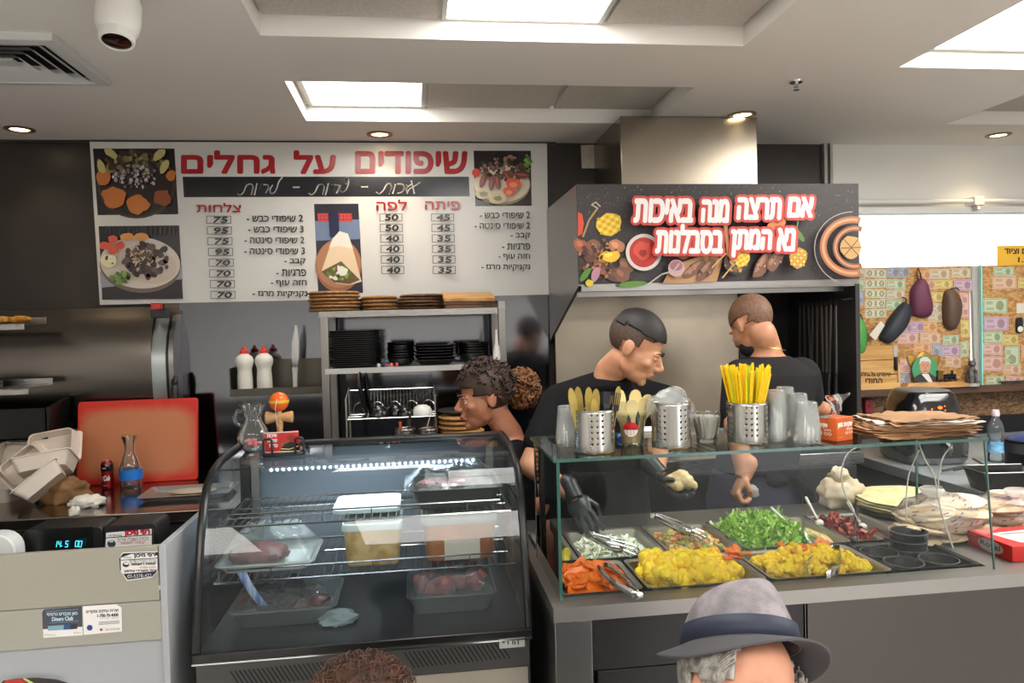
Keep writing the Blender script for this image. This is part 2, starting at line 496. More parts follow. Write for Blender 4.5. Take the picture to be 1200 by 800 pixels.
# trim beside the white wall: two upright strips
p = aty(965, 190, WALL)
struct('trim_1', G().box(p.x - .012, p.x + .006, WALL - .03, WALL, 1.9, ZC).box(p.x + .02, p.x + .035, WALL - .035, WALL, 1.9, ZC), mat('trim_grey', (168, 164, 158), .5), smooth=0)
# thin dark gap strip along the ceiling over the menu board
struct('trim_2', G().box(XL, .75, WALL - .02, WALL, ZC - .012, ZC), M_black, smooth=0)

# ------------------------------------------------ ceiling fittings
M_vent = mat('vent_white', (206, 206, 204), 0.45)
t = thing('ceiling_vent', 'square white air vent with nested louvres in the ceiling at the left edge', 'air vent', (-1.335, 2.705, ZC))
hs, hy = .245, .225
def sqring(g, a0, a1, z0, z1):
    ring = lambda a, z: [(-a * hs, -a * hy, z), (a * hs, -a * hy, z), (a * hs, a * hy, z), (-a * hs, a * hy, z)]
    g.loft([ring(a0, z0), ring(a1, z1), ring(a1 - .02, z1 + .001), ring(a0 - .02, z0 + .002), ring(a0, z0)], True, False, False); return g
fr = G(); ring = lambda a, z: [(-a * hs, -a * hy, z), (a * hs, -a * hy, z), (a * hs, a * hy, z), (-a * hs, a * hy, z)]
fr.loft([ring(1.0, 0), ring(.99, -.022), ring(.84, -.026), ring(.80, -.004), ring(.82, 0)], True, False, False)
part('frame', fr, M_vent, t, smooth=20)
for k, a in enumerate((.78, .62, .46, .30)):
    part('louvre', sqring(G(), a, a - .13, -.024, -.004), M_vent, t, smooth=20)
part('louvre_centre', G().box(-.13 * hs, .13 * hs, -.13 * hy, .13 * hy, -.02, -.012), M_vent, t)
part('duct', G().box(-.8 * hs, .8 * hs, -.8 * hy, .8 * hy, -.003, -.001), mat('vent_dark', (14, 13, 13), .8), t)
# security camera
p = atz(140, -14, ZC)
t = thing('security_camera', 'white security camera hanging from the ceiling at the top left', 'camera', (p.x, p.y, ZC))
part('mount', G().lathe([(.05, 0), (.05, -.02), (.035, -.03), (.02, -.035)], 24), M_white, t)
ax = Vector((0.0, -.25, -1)).normalized()
Mc = align((0, 0, -.02), Vector((0, 0, -.02)) + ax)
part('body', G().lathe([(.03, 0), (.05, .01), (.056, .03), (.056, .085), (.052, .105), (.043, .118)], 28, Mc), M_white, t)
b = part('lens_ring', G().lathe([(.045, .108), (.044, .14), (.040, .143), (.036, .140)], 28, Mc, cap0=False, cap1=False), M_white, t)
part('lens', G().lathe([(.037, .138), (.02, .141), (.001, .142)], 24, Mc, cap0=False), mat('lens_dark', (34, 16, 16), .1), t)
# downlights
M_ring = mat('downlight_ring', (150, 128, 100), 0.3, 0.9)
M_bulb = mat('downlight_bulb', (255, 240, 210), .5, emit=(255, 228, 178), es=DOWN_E)
for (x, y, lab) in ((23, 151, 'round recessed downlight over the black wall at the far left'), (445, 157, 'round recessed downlight above the red title of the menu board'),
                    (870, 134, 'round recessed downlight in front of the steel exhaust duct'), (1170, 158, 'round recessed downlight above the white wall at the right')):
    p = atz(x, y, ZC)
    t = thing('downlight', lab, 'downlight', (p.x, p.y, ZC))
    part('ring', G().lathe([(.062, 0), (.062, -.005), (.046, -.008), (.04, -.002), (.042, 0)], 28, cap0=False, cap1=False), M_ring, t)
    part('bulb', G().lathe([(.04, -.0015), (.02, -.004), (.001, -.004)], 24, cap0=False), M_bulb, t)
    ld = bpy.data.lights.new('downlight_lamp', 'SPOT'); ld.energy = SPOT_E; ld.color = (1, .78, .5); ld.spot_size = rad(105); ld.spot_blend = .8; ld.shadow_soft_size = .035
    lo = bpy.data.objects.new('lamp', ld); link(lo, t); lo.location = (0, 0, -.02)
# sprinkler
p = atz(933, 95, ZC)
t = thing('sprinkler', 'small chrome sprinkler head on the ceiling right of the middle', 'sprinkler', (p.x, p.y, ZC))
part('plate', G().lathe([(.028, 0), (.026, -.006), (.012, -.008)], 20), M_chrome, t)
part('nozzle', G().lathe([(.009, -.006), (.009, -.025), (.004, -.026), (.004, -.032), (.012, -.033), (.012, -.036)], 14), M_chrome, t)
# ================================================================== menu board
YB = WALL - .035
P = planeY(YB)
c4 = [aty(x, y, YB) for x, y in ((105, 166), (641, 168), (643, 345), (117, 357))]
t = thing('menu_board', 'wide white menu board with red title, price boxes and four food photos', 'menu board', ((c4[0].x + c4[1].x) / 2, YB, (c4[2].z + c4[3].z) / 2))
g = G(); g.loft([[tuple(p) for p in c4], [(p.x, YB + .02, p.z) for p in c4]])
part('board', g, mat('menu_white', (206, 203, 198), .3), t, world=True)
RED, INK, DK = (160, 22, 30), (28, 26, 28), (24, 24, 30)
pr = Print(P, .0004)
# title, word by word, and the black strip below
for s, x0, x1, y0, y1 in (('גחלים', 212, 323, 176, 204), ('על', 344, 394, 176, 204), ('שיפודים', 416, 548, 177, 204)):
    pr.text(heb(s), x0, y0, x1, y1, RED, bold=1.5); pr.k -= 1
pr.quad((214, 207), (549.5, 207), (550.5, 230), (215.5, 231), DK)
def pen(pts, ox, sc):
    o = []
    for i in range(len(pts) - 1):
        p0, p1, p2, p3 = [Vector(pts[min(len(pts) - 1, max(0, i + q))]) for q in (-1, 0, 1, 2)]
        for k in range(4):
            u = k / 4; o.append(.5 * (2 * p1 + (p2 - p0) * u + (2 * p0 - 5 * p1 + 4 * p2 - p3) * u * u + (3 * p1 - p0 - 3 * p2 + p3) * u ** 3))
    o.append(Vector(pts[-1])); pr.stroke([(ox + p.x / sc, 165 + p.y / sc) for p in o], 1.5, (236, 230, 222))
A_, B_ = (200, 5.4545), (400, 4.8)
for q, st in ((A_, [(428, 338), (444, 345), (466, 328), (484, 288), (508, 276), (526, 290), (522, 320), (516, 342)]), (A_, [(552, 274), (544, 310), (536, 345)]), (A_, [(578, 280), (576, 296), (570, 306)]), (A_, [(596, 280), (622, 284), (624, 304), (610, 332)]),
              (A_, [(652, 284), (636, 310), (640, 334), (662, 332), (680, 300), (692, 262), (714, 233)]), (A_, [(784, 297), (822, 297)]),
              (A_, [(884, 336), (902, 344), (924, 326), (944, 286), (966, 278), (982, 292), (978, 320), (972, 342)]), (A_, [(1008, 274), (1000, 310), (990, 345)]), (A_, [(1032, 284), (1030, 298), (1024, 308)]), (A_, [(1048, 282), (1074, 286), (1074, 306), (1062, 334)]),
              (A_, [(1084, 286), (1082, 312), (1100, 328), (1122, 312), (1138, 268), (1134, 240), (1116, 244), (1112, 266), (1124, 276)]), (B_, [(114, 259), (148, 259)]),
              (B_, [(198, 290), (214, 298), (236, 280), (254, 248), (274, 242), (282, 262), (276, 282), (270, 298)]), (B_, [(304, 246), (298, 270), (290, 296)]), (B_, [(318, 244), (344, 246), (354, 266), (342, 288), (318, 296)]), (B_, [(368, 250), (366, 262), (360, 272)]),
              (B_, [(442, 236), (414, 254), (382, 274), (370, 296)]), (B_, [(394, 226), (402, 258), (410, 296)]), (B_, [(394, 246), (372, 262), (366, 284)])): pen(st, *q); pr.k -= 0
pr.k += 1
pr.k += 2
for s, x0, x1, y0, y1 in (('צלחות', 231, 283, 238, 249), ('לפה', 441, 477, 234, 247), ('פיתה', 498, 539, 236, 246)):
    pr.text(heb(s), x0, y0, x1, y1, (150, 24, 34), bold=.35); pr.k -= 1
# left list
rows = ('2 שיפודי כבש -', '3 שיפודי כבש -', '2 שיפודי סינטה -', '3 שיפודי סינטה -', 'קבב -', 'פרגיות -', 'חזה עוף -', 'נקניקיות מרגז -')
wid = (66, 65, 70, 71, 25, 35, 42, 64)
pri = ('75', '95', '75', '95', '70', '70', '70', '70')
for i, (s, wd, q) in enumerate(zip(rows, wid, pri)):
    y = 256 + 12.75 * i; xr = 355.5 + .75 * i
    pr.text(heb(s), xr - wd, y - 4.2, xr, y + 4.0, INK, bold=.22); pr.k -= 1
    x0 = 242.5 + .75 * i; yb = 257.7 + 12.55 * i
    pr.frame(x0, yb - 4.6, x0 + 29, yb + 4.6, .7, (70, 66, 66))
    pr.text(q, x0 + 8, yb - 3.6, x0 + 25, yb + 3.6, (20, 18, 20), bold=.4, shear=.12); pr.k -= 1
for i, (a, b) in enumerate((('50', '45'), ('50', '45'), ('40', '35'), ('40', '35'), ('40', '35'), ('40', '35'))):
    y = 255.2 + 12.3 * i
    for x0, q in ((445 + .45 * i, a), (505.2 + .4 * i, b)):
        pr.frame(x0, y - 4.6, x0 + 26.5, y + 4.6, .7, (70, 66, 66))
        pr.text(q, x0 + 6, y - 3.7, x0 + 22, y + 3.7, (20, 18, 20), bold=.4, shear=.05); pr.k -= 1
rows = ('2 שיפודי כבש -', '2 שיפודי סינטה -', 'קבב -', 'פרגיות -', 'חזה עוף -', 'נקניקיות מרגז -')
wid = (59, 65, 23, 33, 37, 57)
for i, (s, wd) in enumerate(zip(rows, wid)):
    y = 252.7 + 12.3 * i; xr = 620.5
    pr.text(heb(s), xr - wd, y - 4, xr, y + 3.8, INK, bold=.22); pr.k -= 1
part('lettering', pr.g, M_prints, t, smooth=0, world=True)
# four food photographs
def photo(name, fn):
    q = Print(P, .0004); fn(q); part('photo', q.g, M_prints, t, smooth=0, world=True, label=name)
R = random.Random(11)
def ph1(q):
    q.quad((109, 174), (204.5, 174), (209, 251), (114.5, 252), (24, 20, 24))
    q.ell(160, 216, 46, 40, (66, 50, 36), 32); q.ell(160, 216, 43, 37, (38, 28, 24), 32)
    q.specks(60, 158, 192, 36, 14, [(120, 110, 70), (150, 138, 92), (84, 70, 46), (60, 46, 34)], 2.5, 5.5, R)
    q.specks(130, 160, 208, 27, 13, [(205, 196, 196), (170, 160, 164), (120, 108, 112), (70, 58, 62)], 1.2, 2.4, R)
    for x, y, r in ((122, 208, 8), (201, 206, 6)): q.ell(x, y, r, r * 1.2, (188, 112, 56), 16, 0, .4, x)
    for x, y, r in ((134, 232, 13), (163, 240, 12.5), (191, 232, 10)): q.ell(x, y, r, r * .92, (196, 116, 52) if x < 180 else (140, 74, 40), 20, 0, .35, x)
    for x, y, a in ((131, 180, 40), (188, 182, -40), (120, 196, 70), (194, 196, -60)):
        q.ell(x, y, 9, 4.5, (186, 174, 112), 10, a, .3, x)
def ph2(q):
    q.quad((115.5, 265), (210, 264), (214.5, 350), (120.5, 351), (26, 22, 26))
    for k in range(16): q.ell(124 + k * 5.4, 270, 1.2, 6, (52, 48, 54), 8)
    q.quad((118, 318), (214, 312), (214.5, 330), (120, 340), (150, 148, 158))
    q.quad((120, 337), (214, 327), (214.5, 350), (120.5, 351), (30, 24, 30))
    q.ell(165, 311, 47.5, 32, (110, 92, 80), 40, 4); q.ell(165, 308, 47, 30, (204, 192, 180), 40, 4); q.ell(172, 310, 36, 22, (196, 178, 160), 30, 10)
    q.specks(70, 174, 305, 26, 19, [(46, 32, 34), (70, 50, 48), (34, 24, 28), (96, 74, 70)], 3, 6, R)
    q.specks(26, 168, 302, 14, 12, [(214, 190, 150), (190, 160, 120)], 1, 4, R, .25)
    for x, y in ((124, 288), (134, 281), (143, 288), (135, 294), (130, 289)): q.ell(x, y, 5.5, 4.6, (200, 82, 62), 12, 0, .3, x)
    for x, y in ((151, 278), (168, 278)): q.ell(x, y, 8.5, 4.8, (206, 140, 72), 14, 0, .2, x)
    q.ell(130, 306, 9.5, 7.5, (222, 214, 178), 16, 0, .2); q.specks(9, 130, 306, 7, 5, [(90, 70, 50), (236, 230, 200)], 1, 2.4, R)
    q.specks(22, 144, 326, 12, 6, [(80, 116, 44), (110, 146, 62), (54, 84, 32)], 2, 4, R)
def ph3(q):
    q.quad((368, 239), (420, 238.5), (425.5, 343), (373, 344), (40, 38, 52))
    q.quad((369, 259), (421, 257), (422.5, 280), (370.5, 282), (108, 122, 150))
    q.quad((372, 250), (412, 250), (413, 260), (373, 260), (196, 70, 66))
    for k in range(18): q.ell(376 + k % 9 * 4.4, 253 + k // 9 * 4, 1, .9, (120, 40, 44), 8)
    q.quad((385, 250), (397, 250), (398, 278), (387, 278), (30, 34, 66))
    q.ell(397, 311, 27, 31, (150, 96, 66), 30); q.ell(397, 309, 26, 28, (170, 116, 84), 30)
    q.poly([(390, 280), (398, 271), (408, 274), (416, 300), (424, 330), (410, 334), (394, 332), (377, 318)], (222, 196, 160))
    q.poly([(390, 280), (398, 271), (408, 274), (414, 292), (398, 288), (386, 290)], (228, 218, 206))
    q.poly([(377, 318), (400, 306), (422, 328), (410, 333), (392, 331)], (100, 82, 50))
    q.specks(34, 398, 320, 14, 8, [(96, 124, 48), (140, 160, 74), (70, 52, 40), (222, 212, 196)], 1.5, 3.2, R)
    q.ell(402, 318, 7, 5, (226, 220, 206), 12, 30, .4)
def ph4(q):
    q.quad((555, 176.5), (622, 176.5), (623, 241), (557, 241.5), (26, 22, 28))
    q.ell(588, 218, 33, 22, (150, 130, 108), 34); q.ell(588, 215, 33, 22, (214, 200, 172), 34)
    q.specks(90, 590, 198, 27, 15, [(70, 48, 42), (104, 76, 64), (140, 112, 96), (50, 34, 32)], 2, 3.6, R)
    q.specks(14, 618, 192, 4, 10, [(92, 130, 54), (120, 160, 70)], 2, 3.5, R)
    for x, y, a in ((566, 212, 110), (576, 215, 95), (583, 214, 80), (595, 208, 55), (611, 206, 5)):
        q.ell(x, y, 9, 3.6, (116, 52, 44), 16, a); q.ell(x - .8, y - .8, 7, 1.2, (160, 90, 76), 12, a)
    q.ell(558, 203, 5, 5, (206, 60, 48), 14, 0, .2)
    for x, y, r in ((601, 216, 9), (596, 225, 7)): q.ell(x, y, r, r * .8, (214, 84, 58), 18, 10, .2, x); q.ell(x, y + 1, r * .5, r * .35, (232, 140, 100), 12)
    for x, y, r in ((566, 228, 9.5), (583, 233, 11)): q.ell(x, y, r, r * .6, (196, 182, 138), 18, -8, .15, x); q.ell(x, y, r * .5, r * .3, (120, 104, 70), 12, 0, .4, x)
for nm, f in (('photo of a round platter with rice and orange dips', ph1), ('photo of grilled meat on a white plate with tomatoes', ph2), ('tall photo of a filled flatbread wrap', ph3), ('photo of sausages and rice on a plate', ph4)): photo(nm, f)

# ================================================================== grill hood, exhaust duct, grill
YH = 3.1
HX0, HX1 = aty(675, 218, YH).x, aty(1004, 214, YH).x
HZ0, HZ1 = 1.752, 2.174
YG = 3.72
GZ = .985
t = thing('grill_hood', 'steel grill hood with black side panels behind the food photo sign', 'grill hood', ((HX0 + HX1) / 2, (YH + WALL) / 2, HZ0))
M_hood = mat('hood_steel', (150, 146, 142), .3, 1.0, bump=.02, bscale=5)
side = [(YH, HZ1), (WALL - .03, HZ1 + .005), (WALL - .03, 1.745), (WALL - .04, 1.50), (YH, 1.745)]
g = G(); g.loft([[(HX0, a, b) for a, b in side], [(HX0 + .012, a, b) for a, b in side]])
part('side_panel', g, M_hood, t, world=True)
M_dark = mat('grill_dark_panel', (40, 38, 40), .38, c2=(30, 29, 31), nscale=2.5, rvar=.05)
part('side_panel', G().box(HX1 - .014, HX1, YH, WALL - .03, .975, HZ0 + .01).box(HX1 - .014, HX1, YH, WALL - .03, HZ0 + .01, HZ1), M_dark, t, world=True, label='tall black side panel of the hood on the window side')
part('top_panel', G().box(HX0 + .012, HX1 - .014, YH + .01, WALL - .03, HZ1 - .012, HZ1), M_hood, t, world=True)
part('front_lip', G().box(HX0 + .012, HX1, YH - .006, YH + .006, HZ0 - .022, HZ0).box(HX0 + .012, HX1, YH, YH + .09, HZ0 - .03, HZ0 - .022).box(HX0 + .012, HX1 - .014, YH + .09, YH + .10, HZ0 - .05, HZ0 + .05), M_hood, t, world=True)
part('edge_strip', G().box(HX1 - .016, HX1 + .004, YH - .004, YH, 1.0, HZ0 - .022), mat('edge_strip', (60, 58, 58), .4, .6), t, world=True)
xs_ = aty(866, 420, YG).x
M_gback = mat('grill_back_steel', (186, 172, 152), .34, .85, c2=(150, 138, 122), nscale=1.6, lo=.3, hi=.7, bump=.03, bscale=4)
part('back_panel', G().box(HX0 + .012, xs_, YG, YG + .02, GZ, 1.80), M_gback, t, world=True, label='smoke-stained steel back panel')
part('back_panel', G().box(xs_ + .001, HX1 - .014, YG - .012, YG + .02, GZ, 1.80), M_dark, t, world=True, label='black back panel')
# the sign
P = planeY(YH - .012)
t = thing('grill_sign', 'dark printed sign with white Hebrew lettering and grilled food over the grill', 'sign', ((HX0 + HX1) / 2, YH - .012, HZ0))
part('panel', G().box(HX0, HX1, YH - .012, YH - .003, HZ0, HZ1), mat('sign_black', (46, 40, 40), .5, c2=(62, 56, 56), nscale=90, lo=.5, hi=.75), t, world=True)
pr = Print(P, .0003); R = random.Random(5)
SG = lambda *a: a
pr.specks(120, 840, 236, 160, 18, [(92, 84, 84), (74, 68, 68), (110, 102, 100)], .5, 1.0, R, 1.0, True)
def clipx(x): return max(677, min(1003, x))
# tomato, skewer pick, corn
pr.poly([(677, 248), (682, 251), (684, 262), (682, 274), (677, 277)], (206, 72, 46))
pr.stroke([(683, 277), (690, 258), (700, 244)], 2.2, (170, 140, 92)); pr.stroke([(700, 244), (693, 240), (698, 237), (703, 242)], 1.4, (190, 178, 160))
def corn(x, y, w_, h_, a, c=(222, 180, 44)):
    pr.ell(x, y, w_, h_, c, 12, a, .18, x)
    for i in range(-2, 3):
        for j in range(-2, 3):
            cx, cy = i * w_ * .33, j * h_ * .33; cc, ss = math.cos(rad(a)), math.sin(rad(a))
            pr.ell(x + cx * cc - cy * ss, y + cx * ss + cy * cc, w_ * .13, h_ * .13, (240, 204, 80) if (i + j) % 2 else (196, 150, 36), 6); pr.k -= 1
    pr.k += 2
corn(713, 263, 16, 13, -12)
# kebab skewer, peppers, chilli
for x, y, c in ((681, 288, (150, 84, 60)), (690, 300, (92, 56, 42)), (697, 290, (128, 84, 62)), (722, 289, (176, 116, 84)), (710, 302, (198, 158, 48)), (703, 314, (140, 84, 60)), (733, 312, (112, 76, 58)), (741, 296, (94, 62, 50)), (718, 322, (90, 60, 46)), (728, 322, (116, 76, 56))):
    pr.ell(x, y, 10, 8, c, 12, 35, .35, x); pr.ell(x - 2, y - 2, 5, 3, tuple(min(255, int(v * 1.25)) for v in c), 10, 35, .4, x + 3)
pr.specks(60, 700, 306, 24, 26, [(70, 44, 36), (170, 110, 84), (120, 70, 52), (56, 40, 36)], 1.2, 3.4, R)
pr.ell(716, 301, 11, 6, (226, 178, 44), 14, -15, .25); pr.ell(712, 299, 5, 2.4, (244, 206, 90), 10, -15)
pr.ell(697, 322, 5, 9, (176, 124, 140), 12, 20, .3); pr.ell(685, 322, 3.6, 10, (72, 122, 38), 14, 38); pr.ell(740, 333, 17, 3.4, (84, 126, 46), 16, -4); pr.ell(690, 332, 5, 4, (196, 176, 40), 10, 0, .3)
# bowl of red sauce
pr.ell(753, 296, 21, 21.5, (206, 196, 190), 36); pr.ell(753, 296, 17, 17.5, (176, 44, 34), 30); pr.ell(752, 294, 11, 10, (206, 74, 52), 20, 0, .25); pr.ell(752, 297, 5, 4, (150, 34, 28), 12, 0, .3)
# board with kofta, onions cup, spoon
pr.poly([(775, 332), (785, 312), (830, 296), (845, 305), (838, 330), (800, 332)], (176, 132, 88))
pr.ell(799, 287, 16, 16, (176, 96, 48), 20, 0, .2); pr.ell(806, 296, 10, 5, (120, 60, 34), 12)
for x, y, a in ((812, 316, -38), (825, 317, -50), (890, 311, -62), (905, 304, -60)):
    pr.ell(x, y, 17, 7, (116, 76, 58), 16, a, .25, x); pr.ell(x - 2, y - 2, 12, 2.4, (156, 112, 88), 12, a, .4, x); pr.specks(8, x, y, 8, 6, [(76, 50, 40), (170, 126, 100)], 1, 2, R)
pr.ell(789, 315, 9.5, 10, (186, 150, 152), 18); pr.ell(789, 312, 7.5, 6, (150, 96, 106), 14); pr.stroke([(757, 333), (772, 322), (786, 318), (792, 310)], 1.6, (168, 164, 160))
pr.ell(858, 308, 14, 14, (58, 44, 38), 20); corn(864, 303, 11, 10, 12); pr.specks(14, 856, 312, 11, 7, [(120, 82, 52), (180, 140, 80)], 1.4, 3, R)
pr.stroke([(842, 326), (852, 314)], 1.6, (200, 160, 90)); pr.stroke([(830, 314), (846, 298)], 1.6, (200, 160, 90)); pr.stroke([(845, 262), (849, 300)], 4, (176, 116, 70))
pr.ell(905, 264, 12, 6, (196, 116, 56), 14, -20, .2); pr.ell(931, 277, 3.2, 9, (84, 118, 56), 10, -35); pr.stroke([(928, 268), (930, 256)], 1.4, (96, 130, 70))
corn(929, 303, 11, 12, 5, (176, 128, 60))
# round plate with coiled sausage at the right end
def arc(cx, cy, rx, ry, a0, a1, wd, col, n=40):
    A = [rad(a0 + (a1 - a0) * k / n) for k in range(n + 1)]; e = lambda a, s: (clipx(cx + (rx + s * wd / 2) * math.cos(a)), cy + (ry + s * wd / 2) * math.sin(a)); k0 = pr.k
    for a, b in zip(A, A[1:]): pr.k = k0; pr.poly([e(a, 1), e(b, 1), e(b, -1), e(a, -1)], col)
arc(992, 292, 44, 42, 110, 270, 1.0, (150, 142, 136)); arc(992, 290, 34, 31, 75, 285, 8, (152, 96, 62)); arc(992, 290, 34, 31, 80, 280, 3, (190, 136, 96))
arc(995, 291, 23, 22, 70, 290, 6, (132, 84, 58)); arc(995, 291, 23, 22, 80, 280, 2, (180, 128, 92))
pr.ell(990, 291, 12.5, 13, (176, 138, 84), 20, 0, .12); pr.stroke([(982, 282), (998, 300)], 1, (100, 66, 40)); pr.stroke([(998, 282), (982, 301)], 1, (100, 66, 40)); pr.stroke([(979, 292), (1001, 291)], 1, (100, 66, 40))
# lettering: red outline below, white on top
lines = (('באיכות', 738, 807.5, 234.5, 263), ('מנה', 816, 849.5, 235, 263), ('תרצה', 857, 910, 233, 259.5), ('אם', 915.5, 947, 232.5, 257), ('בסבלנות', 763, 842, 264, 299), ('המתן', 851, 899, 269.5, 303), ('נא', 903.5, 926, 268.5, 296))
for s, x0, x1, y0, y1 in lines:
    pr.text(heb(s), x0 - 3, y0 - 3, x1 + 3, y1 + 3, (190, 62, 52), bold=4.6, shear=.12); pr.k -= 1
pr.k += 2
for s, x0, x1, y0, y1 in lines:
    pr.text(heb(s), x0, y0, x1, y1, (226, 222, 222), bold=1.5, shear=.12); pr.k -= 1
pr.k += 1
part('print', pr.g, M_print, t, smooth=0, world=True)
# exhaust duct above
YD = 3.32
x0, x1 = aty(728, 190, YD).x, aty(888, 190, YD).x
M_duct = mat('duct_steel', (160, 150, 136), .26, 1.0, bump=.12, bscale=2.2)
solo('exhaust_duct', 'shiny steel exhaust duct rising from the grill hood to the ceiling', 'duct', G().box(x0, x1, YD, WALL - .02, HZ1 + .006, ZC - .003), M_duct, bevel=.004, smooth=30)
# torn white paper on the black wall
a = [aty(x, y, WALL - .012) for x, y in ((681, 170), (722, 169), (718, 197), (682, 197))]
g = G().loft([[tuple(p) for p in a], [(p.x, WALL - .004, p.z) for p in a]])
solo('torn_paper', 'torn cream paper stuck on the black wall left of the exhaust duct', 'paper', g, mat('torn_paper', (206, 196, 180), .8, c2=(190, 178, 160), nscale=20))
# grill below
GZ = .985
t = thing('charcoal_grill', 'steel charcoal grill cabinet the cook with his back turned works at', 'grill', ((HX0 + HX1) / 2, 3.4, 0))
part('cabinet', G().box(HX0, HX1, YH + .03, YG, .1, GZ - .06), M_steel, t, world=True, bevel=.003)
part('front_rail', G().box(HX0, HX1, YH - .03, YH + .05, GZ - .058, GZ), M_steelh, t, world=True, bevel=.004)
part('fire_tray', G().box(HX0 + .04, HX1 - .04, YH + .08, YG - .02, GZ - .058, GZ - .03), M_blk, t, world=True)
gg = G()
for k in range(26): gg.tube([(HX0 + .06 + k * .046, YH + .06, GZ - .012), (HX0 + .06 + k * .046, YG - .02, GZ - .012)], .004, 6)
part('grate', gg, mat('grate_iron', (40, 36, 34), .5, .7), t, world=True)
for k in range(4): part('leg', G().box((HX0 + .03, HX1 - .07)[k % 2], (HX0 + .07, HX1 - .03)[k % 2], (YH + .05, YG - .06)[k // 2], (YH + .09, YG - .02)[k // 2], 0, .1), M_steel, t, world=True)
# skewers hanging on the black side panel
zk = aty(968, 352, 3.45).z
M_grip = mat('skewer_grip', (16, 15, 16), .4)
t = thing('skewer_rack', 'small metal hook rail on the black panel beside the cook', 'rail', (HX1 - .03, 3.40, zk))
part('rail', G().tube([(HX1 - .015, 3.12, zk), (HX1 - .05, 3.14, zk - .004), (HX1 - .05, 3.55, zk - .004), (HX1 - .015, 3.57, zk)], .0035, 8), M_blk, t, world=True)
R = random.Random(2)
sk0 = None
for k in range(9):
    yy = 3.19 + k * .04
    if sk0 is None:
        sk0 = thing('skewer', '', 'skewer', (0, 0, 0), group='skewers hanging on the black grill panel')
        part('blade', G().box(-.002, .002, -.006, .006, -.32, 0).tube([(0, 0, 0), (0, .012, .012), (0, 0, .024), (0, -.012, .012), (0, 0, 0)], .0018, 6), M_steel, sk0)
        part('handle', G().tube([(0, 0, -.31), (0, .006, -.36), (0, .004, -.44), (0, -.004, -.52)], [.008, .012, .011, .007], 8), M_grip, sk0)
        s = sk0
    else: s = dup(sk0)
    s.location = (HX1 - .055, yy, zk - .026 - R.uniform(0, .006)); s.rotation_euler = (rad(R.uniform(-2, 2)), rad(R.uniform(-1, 2)), 0)
    s['label'] = 'flat metal skewer with black handle hanging on the black panel beside the cook'
# ================================================================== back wall steel, left worktop and what stands on it
R = random.Random(21)
xo0, xo1 = XL + .3, aty(181, 430, 3.74).x
zo1 = aty(100, 360, 3.76).z
xm0 = aty(214, 450, WALL - .02).x
g = G().box(xm0, HX0 - .002, WALL - .022, WALL - .004, .905, 1.745)
solo('wall_panel', 'grey polished steel sheet covering the wall below the menu board', 'wall panel', g, M_mirror, kind='structure')
solo('wall_panel', 'brown-grey steel strip on the wall between oven and polished sheet', 'wall panel', G().box(aty(196, 450, WALL - .02).x, xm0 - .002, WALL - .014, WALL - .004, .905, 1.745), mat('panel_brown', (120, 106, 94), .4, .7), kind='structure')
solo('wall_panel', 'beige splashback on the wall behind the red cutting board', 'wall panel', G().box(XL + .05, aty(196, 450, WALL - .02).x - .002, WALL - .014, WALL - .004, .905, 1.30), mat('panel_beige', (158, 146, 126), .5), kind='structure')
# steel oven with a bulging front
t = thing('oven', 'wide brushed steel oven with rounded front at the far left under the menu board', 'oven', ((xo0 + xo1) / 2, 3.78, 1.14))
prof = [(WALL - .015, zo1), (3.79, zo1 - .004), (3.765, zo1 - .05), (3.73, zo1 - .10), (3.705, zo1 - .18), (3.70, zo1 - .28), (3.705, zo1 - .40), (3.725, zo1 - .52), (3.75, 1.15), (WALL - .015, 1.14)]
g = G().loft([[(xo0, a, b) for a, b in prof], [(xo1, a, b) for a, b in prof]])
part('body', g, mat('oven_steel', (112, 106, 100), .26, 1.0, bump=.02, bscale=6, bstretch=(.4, 1, 9)), t, world=True, smooth=50)
p2 = [(a - .006, b) for a, b in prof[1:-1]]
def rib(x0, x1, ins, m, nm, lab=None):
    q = [(WALL - .015, zo1 - ins)] + [(a, b + (-ins if i < 4 else 0)) for i, (a, b) in enumerate(p2)] + [(WALL - .015, 1.15)]
    part(nm, G().loft([[(x0, a, b) for a, b in q], [(x1, a, b) for a, b in q]]), m, t, world=True, smooth=50, label=lab)
rib(xo1 + .002, xo1 + .065, .05, mat('oven_end', (176, 184, 186), .3, .8), 'end_cap')
rib(xo1 + .066, xo1 + .078, .045, M_blk, 'gasket')
rib(xo1 + .079, xo1 + .10, .04, M_steel, 'end_frame')
zl = aty(205, 455, 3.7).z
part('latch', G().tube([(xo1 + .105, 3.705, zl + .06), (xo1 + .105, 3.685, zl), (xo1 + .105, 3.70, zl - .12)], [.010, .018, .010], 10).ball((xo1 + .105, 3.685, zl + .03), (.016, .012, .022)), M_blk, t, world=True)
zb = aty(195, 372, 3.72).z
part('control_box', G().box(xo1 + .004, xo1 + .075, 3.70, 3.76, zo1 - .06, zo1 - .02), M_blk, t, world=True, bevel=.004)
part('sticker', G().box(xo1 + .004, xo1 + .045, 3.71, 3.75, zo1 - .018, zo1 + .012), mat('sticker_red', (190, 52, 46), .5), t, world=True)
